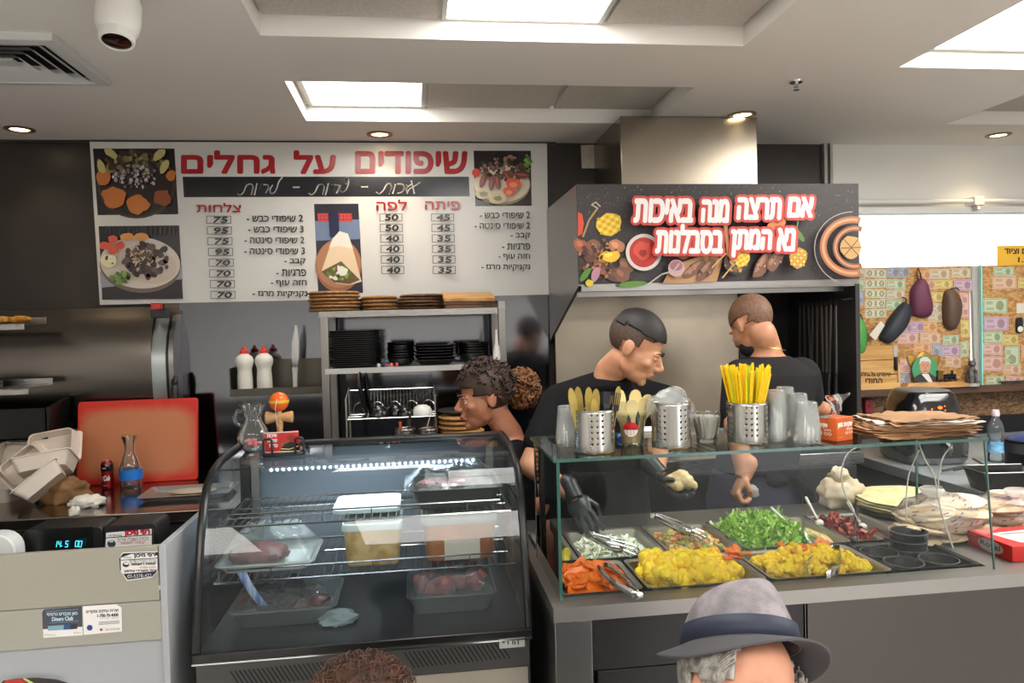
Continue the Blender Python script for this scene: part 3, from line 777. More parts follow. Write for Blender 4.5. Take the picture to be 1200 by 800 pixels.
# two little shelves and a black tray box in front of the oven
def shelf(x1, yt, yb, Y0, Y1, lab):
    z1, z0 = aty(x1, yt, Y0).z, aty(x1, yb, Y0).z; X1 = aty(x1, yt, Y0).x
    g = G().box(X1 - .42, X1, Y0, Y1, z1 - .004, z1).box(X1 - .42, X1, Y0, Y0 + .004, z0, z1 - .004).box(X1 - .42, X1, Y1 - .004, Y1, z1, z1 + .03)
    return solo('shelf', lab, 'shelf', g, M_steelh, bevel=.001), X1, z1
s1, X1, z1 = shelf(28, 379, 386, 3.46, 3.66, 'short steel shelf with yellow pastries in front of the oven')
M_past = mat('pastry', (206, 150, 52), .6, c2=(160, 100, 34), nscale=30)
for k, (dx, dy, dz) in enumerate(((-.045, .06, 0), (-.12, .08, 0), (-.20, .07, 0), (-.30, .08, 0), (-.15, .12, .034), (-.24, .12, .034))):
    solo('pastry', 'golden yellow pastry on the short steel shelf at the left edge', 'pastry', G().ball((0, 0, .018), (.046, .036, .018), 12, 8, None, None, .25, 2.0, k), M_past, (X1 + dx, 3.46 + dy, z1), rz=k, group='yellow pastries on the oven shelf')
s2, X2, z2 = shelf(33, 455, 462, 3.42, 3.64, 'lower steel shelf holding a black tray at the left edge')
solo('tray', 'shallow black tray lying on the lower steel shelf', 'tray', G().loft([rr for rr in [[(X2 - .30 + a * .12, 3.53 + b * .07, z2 + c) for a, b in rrect(-1, 1, -1, 1, .3)] for c, in ((0,), (.035,))]] + [[(X2 - .30 + a * .11, 3.53 + b * .06, z2 + c) for a, b in rrect(-1, 1, -1, 1, .3)] for c in (.035, .006)]), M_blkg)
a0, a1 = aty(72, 476, 3.55), aty(62, 512, 3.55)
g = G(); x0 = a0.x - .7
g.box(x0, a1.x, 3.50, 3.506, a1.z - .0, a0.z - .0).box(x0, a1.x, 3.50, 3.69, a1.z, a1.z + .006)
g.loft([[(a1.x - .006, 3.50, a1.z), (a1.x - .006, 3.69, a1.z), (a1.x - .006, 3.69, a0.z + .03), (a1.x - .006, 3.50, a0.z)], [(a1.x, 3.50, a1.z), (a1.x, 3.69, a1.z), (a1.x + .02, 3.69, a0.z + .03), (a1.x + .02, 3.50, a0.z)]])
solo('tray_box', 'open black steel box hanging below the oven at the left edge', 'tray', g, mat('box_black', (34, 33, 33), .35, .6, bump=.03), smooth=20)
pts = [aty(x, y, 3.72) for x, y in ((-20, 522), (0, 518), (14, 517), (26, 520), (36, 529), (42, 542), (44, 556), (46, 570))]
solo('hose', 'black hose looping down to the worktop at the left edge', 'hose', G().tube(pts, .011, 10), M_blk)

# worktop
XC1 = .62
t = thing('back_worktop', 'long steel worktop along the wall behind the register and the fridge', 'worktop', (-1.3, 3.4, 0))
part('top', G().box(XL + .05, XC1, 3.02, WALL - .024, CT - .045, CT), mat('worktop_steel', (150, 142, 134), .16, 1.0, bump=.008, bscale=20), t, world=True, bevel=.004)
part('base', G().box(XL + .05, XC1, 3.08, WALL - .03, .08, CT - .047), mat('worktop_base', (52, 50, 50), .4, .5), t, world=True)
for k in range(3): part('foot', G().box(-3.0 + k * 1.7, -2.9 + k * 1.7, 3.2, 3.3, 0, .08), M_blk, t, world=True)
# red cutting board leaning on the wall
b0, b1 = atz(88, 570, CT), atz(231, 557, CT); Yb = 3.62
bl, br = aty(90, 570, Yb).x, aty(231, 560, Yb).x
wd, hh = br - bl, .385
t = thing('cutting_board', 'big red plastic cutting board leaning upright on the worktop', 'cutting board', ((bl + br) / 2, Yb, CT), rot=(rad(-8), 0, rad(1)))
pl = rrect(-wd / 2, wd / 2, 0.001, hh, .014, 4)
part('board', G().loft([[(x, y0, z) for x, z in pl] for y0 in (0, .018)]), mat('board_red', (206, 40, 24), .45), t, bevel=.002)
Mw = mat('board_worn', (206, 40, 24), .6)
N, L = Mw.node_tree.nodes, Mw.node_tree.links
tc = N.new('ShaderNodeTexCoord'); nz = N.new('ShaderNodeTexNoise'); nz.inputs['Scale'].default_value = 14
sx = N.new('ShaderNodeSeparateXYZ'); L.new(tc.outputs['Object'], sx.inputs[0])
def mth(op, a, b=None, v=None):
    n = N.new('ShaderNodeMath'); n.operation = op; L.new(a, n.inputs[0])
    if b is not None: L.new(b, n.inputs[1])
    if v is not None: n.inputs[1].default_value = v
    return n.outputs[0]
ax_ = mth('MULTIPLY', mth('ABSOLUTE', sx.outputs[0]), v=1 / .27); az_ = mth('MULTIPLY', mth('ABSOLUTE', mth('SUBTRACT', sx.outputs[2], v=.19)), v=1 / .165)
dist = mth('POWER', mth('ADD', mth('POWER', ax_, v=5.0), mth('POWER', az_, v=5.0)), v=.2); fall = mth('SUBTRACT', mth('MULTIPLY', dist, v=-1.6), v=-1.75)
L.new(tc.outputs['Object'], nz.inputs[0])
ad = N.new('ShaderNodeMath'); ad.operation = 'MULTIPLY_ADD'; L.new(nz.outputs[0], ad.inputs[0]); ad.inputs[1].default_value = .3; L.new(fall, ad.inputs[2])
cr = N.new('ShaderNodeValToRGB'); L.new(ad.outputs[0], cr.inputs[0]); cr.color_ramp.elements[0].position = .2; cr.color_ramp.elements[0].color = rgb((206, 40, 24)); cr.color_ramp.elements[1].position = .62; cr.color_ramp.elements[1].color = rgb((196, 122, 82))
L.new(cr.outputs[0], N['Principled BSDF'].inputs['Base Color'])
part('worn_face', G().loft([[(x * .97, y0, .006 + z * .97) for x, z in pl] for y0 in (-.0008, 0)]), Mw, t, label='cutting face worn pale by knives')
# cola can
p = atz(126.5, 572, CT); 
t = thing('soda_can', 'small black and red cola can in front of the red cutting board', 'can', (p.x, p.y, CT))
h = .123; r = .0255
part('body', G().lathe([(.018, 0), (.0225, .002), (r, .009), (r, h - .012), (.021, h - .003), (.0205, h)], 28), mat('can_red', (150, 16, 26), .3, .5), t)
part('lid', G().lathe([(.0205, h - .003), (.0208, h + .001), (.019, h + .001), (.0185, h - .003)], 28), M_chrome, t)
part('band', G().lathe([(r + .0003, h - .042), (r + .0003, h - .0125), (.0255, h - .012)], 28, cap0=False, cap1=False), M_blkg, t)
def cyl(r, a0=-PI / 2):
    return lambda u, v, k: ((r + k) * math.cos(a0 + u / r), (r + k) * math.sin(a0 + u / r), v)
pr = Print(cyl(r), .0002)
pr.stroke([(-.014, .040), (-.018, .05), (-.012, .058), (-.006, .054)], .0035, (236, 232, 230)); pr.stroke([(-.016, .040), (-.004, .038), (.006, .044)], .003, (236, 232, 230))
pr.text('Cola', -.006, .062, .020, .040, (236, 232, 230), shear=.3, bold=.0008); pr.text('zero', -.010, .098, .004, .091, (220, 216, 214)); pr.text('sugar', -.012, .020, .010, .014, (220, 200, 200))
part('lettering', pr.g, M_prints, t, smooth=0)
# glass carafe with a blue band
p = atz(154, 571, CT)
t = thing('carafe', 'clear glass carafe with a blue paper band before the red cutting board', 'carafe', (p.x, p.y, CT))
M_gl2 = glass('clear_glassware', (236, 242, 240), 1.5, haze=.04)
part('glass', G().lathe([(.044, .0), (.047, .006), (.048, .05), (.047, .085), (.036, .125), (.022, .16), (.021, .19), (.028, .215), (.036, .235)], 32, cap1=False), M_gl2, t)
part('rim', G().lathe([(.0345, .233), (.037, .234), (.037, .2365), (.0345, .2365), (.0345, .233)], 28, cap0=False, cap1=False), mat('rim_gold', (190, 150, 90), .3, .6), t)
part('band', G().lathe([(.0484, .040), (.0484, .085)], 32, cap0=False, cap1=False), mat('band_blue', (30, 122, 216), .5), t)
# metal tray
p0, p1 = atz(166, 584, CT), atz(239, 566, CT)
t = solo('baking_tray', 'shallow aluminium tray lying on the worktop by the fridge', 'tray',
    G().loft([[(x, y, z) for x, y in rrect(-a, a, -b, b, .015)] for a, b, z in ((.15, .085, 0.0), (.175, .105, .022), (.18, .11, .022), (.18, .11, .020), (.152, .087, .003), (.148, .083, .003))], True, True, True), mat('tray_alu', (186, 188, 192), .3, .9), (p0.x + .185, 3.30, CT), rz=rad(3), smooth=30)
solo('wrapped_bread', 'pale flat loaf lying on the aluminium tray', 'bread', G().ball((0, 0, .012), (.10, .045, .013), 20, 8, None, None, .15, 2), mat('loaf', (176, 160, 140), .6), (p0.x + .20, 3.30, CT + .004))
# crumpled white cloth
p = atz(97, 596, CT)
def crumple(c, r, seed, nz=.35, ns=3.0, n=28, m=18):
    g = G().ball((0, 0, 0), r, n, m, None, None, nz, ns, seed)
    g.v = [Vector((q.x + c[0], q.y + c[1], max(-r[2] * .55, q.z) + c[2] + r[2] * .55)) for q in g.v]; return g
M_cloth = mat('cloth_white', (224, 218, 208), .85, bump=.1, bscale=80)
solo('cloth', 'crumpled white cloth on the front of the worktop beside the foam boxes', 'cloth', crumple((0, 0, 0), (.068, .04, .03), 3, .4, 2.5), M_cloth, (p.x, p.y + .04, CT), smooth=60)
p = aty(82, 608, 3.0)
solo('paper_scrap', 'small scrap of white paper caught on the worktop edge over the register', 'paper', crumple((0, 0, 0), (.02, .012, .022), 9, .5, 2.5, 18, 12), M_cloth, (p.x, 3.036, CT + .0005), smooth=60)
# foam takeout boxes
M_foam = mat('foam_box', (226, 213, 200), .75, bump=.05, bscale=120)
def foam(loc, rot, lab, s=1.0):
    t = thing('takeout_box', lab, 'box', loc, rot=rot, group='open foam takeout boxes on the worktop')
    a = .105 * s; b = .085 * s
    ringf = lambda k, z: [(x, y, z) for x, y in rrect(-a * k, a * k, -b * k, b * k, .02)]
    part('tray', G().loft([ringf(.82, 0), ringf(1, .055), ringf(1.06, .056), ringf(1.06, .06), ringf(.97, .06), ringf(.79, .005)]), M_foam, t, smooth=30)
    L = T(0, b * 1.06, .06) @ RX(68) @ T(0, b * 1.06, 0)
    part('lid', G().loft([ringf(1.06, 0), ringf(1.05, .004), ringf(.97, .006), ringf(.80, .055), ringf(.77, .052), ringf(.94, .001)], M=L), M_foam, t, smooth=30)
p = atz(10, 592, CT); foam((p.x - .10, p.y + .14, CT), (0, 0, rad(-14)), 'pale foam takeout box standing open at the left end of the worktop')
p = atz(45, 600, CT); foam((p.x - .04, p.y + .16, CT + .125), (rad(-28), rad(-8), rad(12)), 'foam takeout box whose pale lid stands highest, tipped over the other box')
foam((p.x - .01, p.y + .10, CT + .075), (rad(-24), rad(-38), rad(30)), 'foam takeout box tilted on its side in front, beside the brown paper bag', .9)
p = atz(70, 592, CT)
solo('paper_bag', 'crumpled brown paper bag on the worktop behind the foam boxes', 'paper bag', crumple((0, 0, 0), (.095, .06, .065), 5, .45, 2.2, 36, 24), mat('kraft', (142, 104, 66), .7, c2=(122, 88, 54), nscale=12, bump=.1), (p.x, p.y + .07, CT), smooth=60)
p = atz(2, 562, CT)
t = thing('water_bottle', 'small water bottle with blue cap half cut off by the left picture edge', 'bottle', (p.x - .02, p.y - .05, CT))
M_pet = glass('clear_plastic', (226, 238, 244), 1.4, .05, haze=.06)
part('bottle', G().lathe([(.028, 0), (.032, .01), (.032, .13), (.027, .15), (.014, .175), (.013, .19)], 24), M_pet, t)
part('label', G().lathe([(.0326, .05), (.0326, .115)], 24, cap0=False, cap1=False), mat('label_blue', (36, 96, 190), .4), t)
part('cap', G().lathe([(.015, .185), (.015, .205), (.013, .207)], 18), mat('cap_blue', (28, 70, 190), .4), t)

# ------------------------------------------------ bottle trough on the polished wall
Yt = 3.66
a0, a1 = aty(269, 456, Yt), aty(376, 456, Yt); zt = aty(300, 464, Yt).z; zt1 = aty(300, 455, Yt).z
t = thing('bottle_shelf', 'narrow steel trough shelf on the polished wall holding two squeeze bottles', 'shelf', ((a0.x + a1.x) / 2, 3.74, zt))
part('trough', G().box(a0.x, a1.x, Yt, WALL - .024, zt, zt + .004).box(a0.x, a1.x, Yt, Yt + .004, zt + .004, zt1).box(a0.x, a0.x + .004, Yt + .004, WALL - .024, zt + .004, zt1 + .10).box(a0.x + .004, a1.x, WALL - .03, WALL - .025, zt + .004, zt1 + .13), mat('trough_steel', (96, 92, 84), .35, .9), t, world=True)
M_sq = mat('squeeze_white', (226, 222, 212), .4)
M_capr = mat('squeeze_cap', (206, 52, 34), .4)
sb = None
for x, lab in ((287, 'white squeeze bottle with red cap, left one on the trough shelf'), (310, 'white squeeze bottle with red cap, right one on the trough shelf')):
    loc = (aty(x, 455, 3.70).x, 3.71, zt + .004)
    if sb is None:
        sb = thing('squeeze_bottle', lab, 'bottle', loc, group='squeeze bottles on the trough shelf')
        part('body', G().lathe([(.034, 0), (.037, .006), (.036, .08), (.033, .115), (.034, .13), (.042, .15), (.043, .168), (.036, .184), (.020, .196), (.018, .20)], 28), M_sq, sb)
        part('cap', G().lathe([(.021, .199), (.020, .212), (.011, .218), (.005, .234), (.001, .235)], 20), M_capr, sb)
    else: dup(sb, loc, .3, lab)
p = aty(345, 455, 3.70)
t = thing('knife', 'white-handled knife standing upright in the trough shelf', 'knife', (p.x, 3.72, zt + .004), rot=(rad(4), rad(2), 0))
part('handle', G().loft([[(x, y, z) for x, y in rrect(-w_, w_, -.007, .007, .006)] for w_, z in ((.010, .004), (.011, .05), (.012, .09), (.014, .125))]), mat('handle_white', (216, 212, 204), .4), t)
part('blade', G().loft([[(-.012 * k + o, 0, z), (.0, .0012, z), (.013 * k + o, 0, z), (0, -.0012, z)] for k, z, o in ((.8, .125, 0), (1.3, .16, 0), (1.35, .25, .002), (.6, .31, .006), (.05, .33, .01))]), M_chrome, t)

# ------------------------------------------------ steel shelf rack with plates
YR = 3.42; YRb = 3.78
q0, q1 = aty(379, 366, YR), aty(588, 361, YR)
RX0, RX9 = q0.x, q1.x; ZR = q0.z
zs = aty(450, 432, YR).z
t = thing('shelf_rack', 'open steel shelf rack on the worktop loaded with black plates', 'rack', ((RX0 + RX9) / 2, (YR + YRb) / 2, CT))
for k in range(4):
    x = (RX0, RX9)[k % 2]; y = (YR, YRb - .04)[k // 2]
    part('post', G().box(x - .017, x + .017, y, y + .03, CT + .001, ZR - .001 if k % 2 == 0 else ZR + .035), M_steel, t, world=True, bevel=.002)
part('top_shelf', G().box(RX0 - .02, RX9 + .017, YR - .004, YRb - .008, ZR, ZR + .004).box(RX0 - .02, RX9 - .02, YR - .006, YR - .002, ZR - .024, ZR + .004), M_steelh, t, world=True)
part('shelf', G().box(RX0 + .018, RX9 - .018, YR - .002, YRb - .008, zs, zs + .004).box(RX0 + .0, RX9 - .018, YR - .008, YR - .003, zs - .016, zs + .008), mat('shelf_edge', (196, 196, 194), .35, .7), t, world=True)
# round wooden boards on top
M_wood = mat('board_wood', (168, 122, 72), .55, c2=(110, 72, 40), nscale=14, nstretch=(1, 6, 1), lo=.35, hi=.7)
M_wdk = mat('board_wood_dark', (104, 66, 36), .55, c2=(66, 42, 24), nscale=14, nstretch=(1, 6, 1))
M_wlt = mat('board_wood_light', (198, 150, 92), .5, c2=(172, 122, 68), nscale=9, nstretch=(1, 8, 1))
def disc(r, h): return G().lathe([(r - h * .6, 0), (r, h * .35), (r, h * .65), (r - h * .6, h)], 32)
def stack(proto_fn, n, x, y, z, dz, labels, grp, jig=.006, rzj=1.0, mats=None, scale=None):
    base = None; out = []
    for k in range(n):
        loc = (x + R.uniform(-jig, jig), y + R.uniform(-jig, jig), z + k * dz)
        if base is None:
            base = proto_fn(); base.location = loc; o = base
        else:
            o = dup(base, loc)
        o.rotation_euler = (0, 0, R.uniform(-rzj, rzj)); o['group'] = grp
        o['label'] = labels[1] if n == 1 or k < n - 1 else labels[0]
        if scale: q = scale(k, n); o.scale = (q, q, 1)
        out.append(o)
    return out
zt_ = ZR + .005
x = aty(392, 360, 3.52).x
stack(lambda: solo('round_board', '', 'board', disc(.118, .0145), M_wood, (0, 0, 0)), 6, x, 3.54, zt_, .0155, ('topmost round wooden board of the leftmost stack on the rack', 'round wooden board in the leftmost stack on the rack, below its topmost'), 'round boards stacked at the left end of the rack')
x = aty(445, 360, 3.52).x
stack(lambda: solo('small_board', '', 'board', disc(.083, .016), M_wood, (0, 0, 0)), 4, x, 3.53, zt_, .017, ('topmost small wooden board of the second stack on the rack', 'small wooden board of the second stack on the rack, below its topmost'), 'small boards stacked second from the left on the rack', .004)
x = aty(493, 360, 3.52).x
stack(lambda: solo('dark_board', '', 'board', disc(.104, .0135), M_wdk, (0, 0, 0)), 5, x, 3.53, zt_, .0142, ('topmost dark round board of the third stack on the rack', 'dark round board of the third stack on the rack, below its topmost'), 'dark round boards stacked on the rack')
x = aty(551, 360, 3.52).x
def rb(): return solo('oblong_board', '', 'board', G().loft([[(a, b, z) for a, b in rrect(-.128, .128, -.09, .09, .012)] for z in (0, .016)]), M_wdk, (0, 0, 0), bevel=.002)
stack(rb, 2, x, 3.54, zt_, .017, ('upper dark oblong board under the pale one on the rack', 'lowest dark oblong board at the right end of the rack top'), 'dark oblong boards at the right end of the rack', .004, .04)
solo('oblong_board', 'pale oblong wooden board lying tilted at the right end of the rack top', 'board', G().loft([[(a, b, z) for a, b in rrect(-.122, .122, -.10, .10, .012)] for z in (0, .016)]), M_wlt, (x - .008, 3.54, zt_ + .048), rot=(rad(10), rad(1), rad(1)), bevel=.002)
# black plates and bowls
M_plate = mat('black_melamine', (17, 17, 19), .25)
def plate(r, h): return lambda: solo('black_plate', '', 'plate', G().loft([[(x * a, y * a, z) for x, y in rrect(-r, r, -r, r, r * .45, 5)] for a, z in ((.62, 0), (.7, .002), (.93, h * .8), (1, h), (1, h + .003), (.92, h * .8 + .003), (.68, .005), (.6, .005))]), M_plate, (0, 0, 0))
x = aty(416, 430, 3.55).x
stack(plate(.122, .013), 17, x, 3.56, zs + .005, .0098, ('topmost black square plate of the tall stack on the shelf rack', 'black square plate of the tall stack on the shelf rack, below its topmost'), 'tall stack of black plates on the shelf rack', .004, .06)
def bowl(r, h): return lambda: solo('black_bowl', '', 'bowl', G().lathe([(r * .55, 0), (r * .62, .002), (r * .9, h * .6), (r, h), (r - .003, h), (r * .88, h * .65), (r * .58, .006), (.001, .005)], 30), M_plate, (0, 0, 0))
x = aty(470, 428, 3.55).x
stack(bowl(.066, .036), 7, x, 3.56, zs + .005, .0125, ('topmost black bowl of the small stack next to the tall plates', 'black bowl of the small stack next to the tall plates, below its topmost'), 'small stack of black bowls beside the plates', .002)
x = aty(510, 428, 3.55).x
stack(plate(.098, .024), 6, x, 3.57, zs + .005, .0138, ('topmost black dish of the wide middle stack on the shelf rack', 'black dish of the wide middle stack on the shelf rack, below its topmost'), 'wide stack of black dishes in the middle of the shelf', .005, .08)
x = aty(556, 426, 3.55).x
stack(bowl(.076, .038), 6, x, 3.57, zs + .005, .0125, ('topmost black bowl of the stack at the right of the shelf rack', 'black bowl of the right stack on the shelf rack, below its topmost'), 'right stack of black bowls on the shelf', .003)
# small coloured caps on the shelf edge
for k, (x, c, lab) in enumerate(((444, (216, 206, 200), 'tiny white clip'), (452, (120, 60, 110), 'tiny purple clip'), (459, (232, 108, 40), 'tiny orange clip'), (465, (226, 80, 90), 'tiny pink clip'))):
    solo('coloured_clip', lab + ' lying on the shelf edge before the black plates', 'clip', G().lathe([(.007, 0), (.0085, .002), (.008, .012), (.004, .016)], 12), mat('cap_%d' % k, c, .4), (aty(x, 430, YR + .03).x, YR + .02 + .012 * (k % 2), zs + .0085), rot=(0, 0, 0))
# white brush hanging at the right post
p = aty(579, 386, YR)
solo('brush', 'white plastic brush hanging at the right post of the shelf rack', 'brush', G().lathe([(.004, 0), (.006, -.03), (.008, -.06), (.014, -.085), (.018, -.12), (.016, -.14), (.004, -.145)], 14), mat('brush_white', (214, 212, 206), .5), (RX9 - .03, YR - .012, p.z), smooth=50)

# ------------------------------------------------ dish drying rack
M_wire = mat('wire_chrome', (190, 188, 184), .22, 1.0)
d0, d1 = aty(405, 500, 3.36), aty(511, 490, 3.36)
YDr0, YDr1 = 3.22, 3.385
zd = aty(450, 490, 3.22).z; X0, X1 = aty(406, 490, 3.22).x, aty(511, 485, 3.22).x
ztop = aty(470, 453, 3.38).z
t = thing('dish_rack', 'chrome wire dish rack with black bowls and one white bowl', 'dish rack', ((X0 + X1) / 2, 3.3, CT))
g = G()
for x in (X0, X1):
    for y in (YDr0, YDr1): g.tube([(x, y, CT), (x, y, ztop - (.03 if y < 3.3 else 0))], .005, 8)
    g.tube([(x, YDr0, zd), (x, YDr1, zd)], .004, 6); g.tube([(x, YDr0, ztop - .03), (x, YDr1, ztop)], .004, 6)
part('uprights', g, M_wire, t, world=True)
g = G(); n = 26
for k in range(n):
    x = X0 + (X1 - X0) * (k + .5) / n
    g.tube([(x, YDr0, zd), (x, YDr1, zd), (x, YDr1, ztop - .012)], .0016, 5)
for y, z in ((YDr0, zd), (YDr1, zd), (YDr1, ztop - .01), ((YDr0 + YDr1) / 2, zd)): g.tube([(X0, y, z), (X1, y, z)], .003, 6)
part('basket', g, M_wire, t, world=True)
g = G()
for k in range(5):
    x = X0 + .05 + k * .075
    g.tube([(x - .03, YDr1 - .045, zd)] + [(x - .03 * math.cos(PI * q / 8), YDr1 - .045, zd + .02 + .04 * math.sin(PI * q / 8)) for q in range(9)] + [(x + .03, YDr1 - .045, zd)], .002, 5)
part('plate_loops', g, M_wire, t, world=True)
for k, x in enumerate((423, 430)):
    p = aty(x, 485, 3.34)
    solo('black_plate', ('black plate standing on edge at the left of the wire dish rack', 'second black plate on edge in the wire dish rack, leaning on the first')[k], 'plate', G().lathe([(.055, 0), (.08, .004), (.098, .016), (.096, .018), (.078, .008), (.001, .006)], 30), M_plate, (p.x, 3.305, zd + .101 - .004 * k), rot=(0, rad(82), 0), group='plates on edge in the dish rack')
def upb(r, h, m): return G().lathe([(r, 0), (r * .97, h * .45), (r * .78, h * .8), (r * .5, h * .97), (r * .48, h), (r * .4, h), (.001, h * .97)], 28)
for x, y, r, m, lab in ((444, 3.262, .045, M_plate, 'black bowl upside down in the wire dish rack, left one'), (464, 3.31, .042, M_plate, 'black bowl upside down in the wire dish rack, behind the others'), (475, 3.262, .036, M_plate, 'small black bowl upside down in the dish rack next to the white one'), (495, 3.265, .043, mat('bowl_white', (216, 216, 210), .3), 'white bowl upside down in the wire dish rack')):
    solo('bowl', lab, 'bowl', upb(r, r * 1.0, m), m, (aty(x, 480, y).x, y, zd + .003), smooth=50)
# perforated steel builder, shared with the holders on the glass shelf
def perforated(r, h, holes, hr, n=None, z0=0.0):
    """sheet cylinder with real round holes; holes = list of (angle, z)"""
    g = G(); 
    da = hr * 2.3 / r; cols = max(8, int(round(2 * PI / da))); da = 2 * PI / cols; dz = hr * 2.3
    rows = max(1, int((h - .012) / dz)); dz = (h - .012) / rows
    cell = set((int(round(a / da)) % cols if isinstance(a, float) else a % cols, int(round((z - .006) / dz - .5)) if isinstance(z, float) else z) for a, z in holes)
    P = lambda u, v: (r * math.cos(u), r * math.sin(u), v)
    g.weld = True
    for i in range(cols):
        u0, u1 = (i - .5) * da, (i + .5) * da; uc = (u0 + u1) / 2
        for v0, v1 in ((0, .006), (h - .006, h)): g.add([P(u0, v0), P(uc, v0), P(u1, v0), P(u1, v1), P(uc, v1), P(u0, v1)], [(0, 1, 4, 5), (1, 2, 3, 4)])
        for j in range(rows):
            v0, v1 = .006 + j * dz, .006 + (j + 1) * dz; vc = (v0 + v1) / 2
            out = [(u0, v0), (uc, v0), (u1, v0), (u1, vc), (u1, v1), (uc, v1), (u0, v1), (u0, vc)]
            if (i, j) in cell:
                inn = [(uc + hr / r * math.cos(a), vc + hr * math.sin(a)) for a in [rad(225 + 45 * q) for q in range(8)]]
                g.add([P(*q) for q in out + inn], [(q, (q + 1) % 8, 8 + (q + 1) % 8, 8 + q) for q in range(8)])
            else: g.add([P(*q) for q in out] + [P(uc, vc)], [(0, 1, 8, 7), (1, 2, 3, 8), (8, 3, 4, 5), (7, 8, 5, 6)])
    return g
for x0, x1, lab in ((463, 487, 'perforated steel cutlery cup under the dish rack, left one'), (491, 513, 'perforated steel cutlery cup under the dish rack, right one')):
    a, b = aty(x0, 516, 3.2), aty(x1, 516, 3.2); r = (b.x - a.x) / 2
    t = thing('cutlery_cup', lab, 'cutlery cup', ((a.x + b.x) / 2, 3.2, a.z - .05), group='cutlery cups under the dish rack')
    part('cup', perforated(r, .102, [(-PI / 2 + q, z) for q in (-.6, -.2, .2, .6) for z in (.075, .09)], .004), M_steel, t, solid=.001)
    part('bottom', G().lathe([(r, 0), (r, .002)], 24), M_steel, t)
    part('hook', G().box(-.01, .01, r - .001, r + .03, .09, .093).box(-.01, .01, r + .027, r + .03, .06, .09), M_steel, t)
p = aty(475, 504, 3.2)
solo('spatula', 'small orange-handled spatula in the left cutlery cup', 'spatula', G().tube([(0, 0, 0), (.004, 0, .06), (.006, 0, .105)], [.004, .004, .007], 8), mat('orange_handle', (200, 84, 44), .5), (p.x - .02, 3.2, p.z - .068), rot=(0, rad(-4), 0))
solo('knife', 'broad steel knife standing in the left cutlery cup', 'knife', G().box(-.008, .008, -.001, .001, 0, .115).box(-.005, .009, -.001, .001, .115, .135), M_chrome, (p.x + .006, 3.2, p.z - .068), rot=(0, rad(6), 0))
solo('spoon', 'thin steel spoon handle sticking out of the right cutlery cup', 'spoon', G().tube([(0, 0, 0), (.0, 0, .08), (.006, 0, .12)], [.003, .002, .004], 8), M_chrome, (aty(497, 504, 3.2).x, 3.2, p.z - .068), rot=(0, rad(10), 0))
# pile of round boards on the worktop beside the woman
x = aty(541, 500, 3.28).x
lst = stack(lambda: solo('round_board', '', 'board', disc(.098, .018), M_wlt, (0, 0, 0)), 14, x, 3.28, CT + .001, .0215, ('topmost pale round board of the pile in front of the woman', 'pale round board of the pile in front of the woman, below its topmost'), 'pale round boards piled in front of the woman', .006)
solo('black_plate', 'black round plate lying on top of the pale boards by the woman', 'plate', G().lathe([(.07, 0), (.08, .004), (.103, .016), (.101, .02), (.001, .016)], 30), mat('plate_grey', (46, 44, 44), .4), (x, 3.28, CT + .001 + 14 * .0215))
# ================================================================== curved glass display fridge
R = random.Random(33)
FX0, FX1 = -.57, .275
FPROF = [(1.902, .803), (1.935, .95), (1.985, 1.09), (2.015, 1.145), (2.05, 1.185), (2.10, 1.210), (2.18, 1.224), (2.30, 1.229), (2.44, 1.231)]
M_fblk = mat('fridge_black', (16, 16, 17), .28)
M_fgrey = mat('fridge_grey', (58, 57, 56), .45)
M_liner = mat('fridge_liner', (104, 112, 120), .4)
M_meat1 = mat('meat_red', (128, 56, 50), .45, c2=(88, 34, 34), nscale=40, bump=.3, bscale=60)  # red minced meat, its own colour
t = thing('display_fridge', 'curved glass refrigerated display case with black frame and lit shelves', 'display fridge', ((FX0 + FX1) / 2, 2.2, 0))
part('base', G().box(FX0 + .004, FX1 - .004, 1.915, 2.47, .05, .78), M_fgrey, t, world=True)
part('kick_panel', G().box(FX0 + .012, FX1 - .012, 1.903, 1.914, .06, .700), mat('fridge_beige', (150, 142, 130), .5), t, world=True)
part('front_panel', G().box(FX0 + .006, FX1 - .006, 1.893, 1.9145, .703, .780), M_fgrey, t, world=True, bevel=.003)
part('sill', G().box(FX0, FX1, 1.888, 1.95, .781, .803), M_fblk, t, world=True, bevel=.002)
part('sill_trim', G().box(FX0, FX1, 1.884, 1.8875, .778, .782), M_chrome, t, world=True)
part('foot', G().box(FX0 + .03, FX0 + .08, 1.95, 2.0, 0, .05), M_fblk, t, world=True); part('foot', G().box(FX1 - .08, FX1 - .03, 1.95, 2.0, 0, .05), M_fblk, t, world=True)
part('foot', G().box(FX0 + .03, FX0 + .08, 2.40, 2.45, 0, .05), M_fblk, t, world=True); part('foot', G().box(FX1 - .08, FX1 - .03, 2.40, 2.45, 0, .05), M_fblk, t, world=True)
g = G()
PF = planeY(1.892)
def slot(x, y, l):
    a, b = aty(x, y, 1.892), aty(x + l * .8, y + l * 1.15, 1.892)
    d = .0018
    g.add([(a.x - d, 1.8915, a.z + d), (a.x + d, 1.8915, a.z + d), (b.x + d, 1.8915, b.z), (b.x - d, 1.8915, b.z)], [(0, 1, 2, 3)])
for k in range(22): slot(474 + k * 5.3, 765 - k * .55, 15)
part('vent_slots', g, mat('slot_dark', (6, 6, 6), .8), t, world=True, smooth=0)
g = G()
for k in range(22): slot(270 + k * 5.3, 787 - k * .55, 15)
part('vent_slots', g, MATS['slot_dark'], t, world=True, smooth=0)
a, b = aty(585, 746.5, 1.89), aty(615, 757, 1.89)
bd = part('badge', G().box(a.x, b.x, 1.888, 1.8925, b.z, a.z), mat('badge_white', (170, 168, 164), .4), t, world=True)
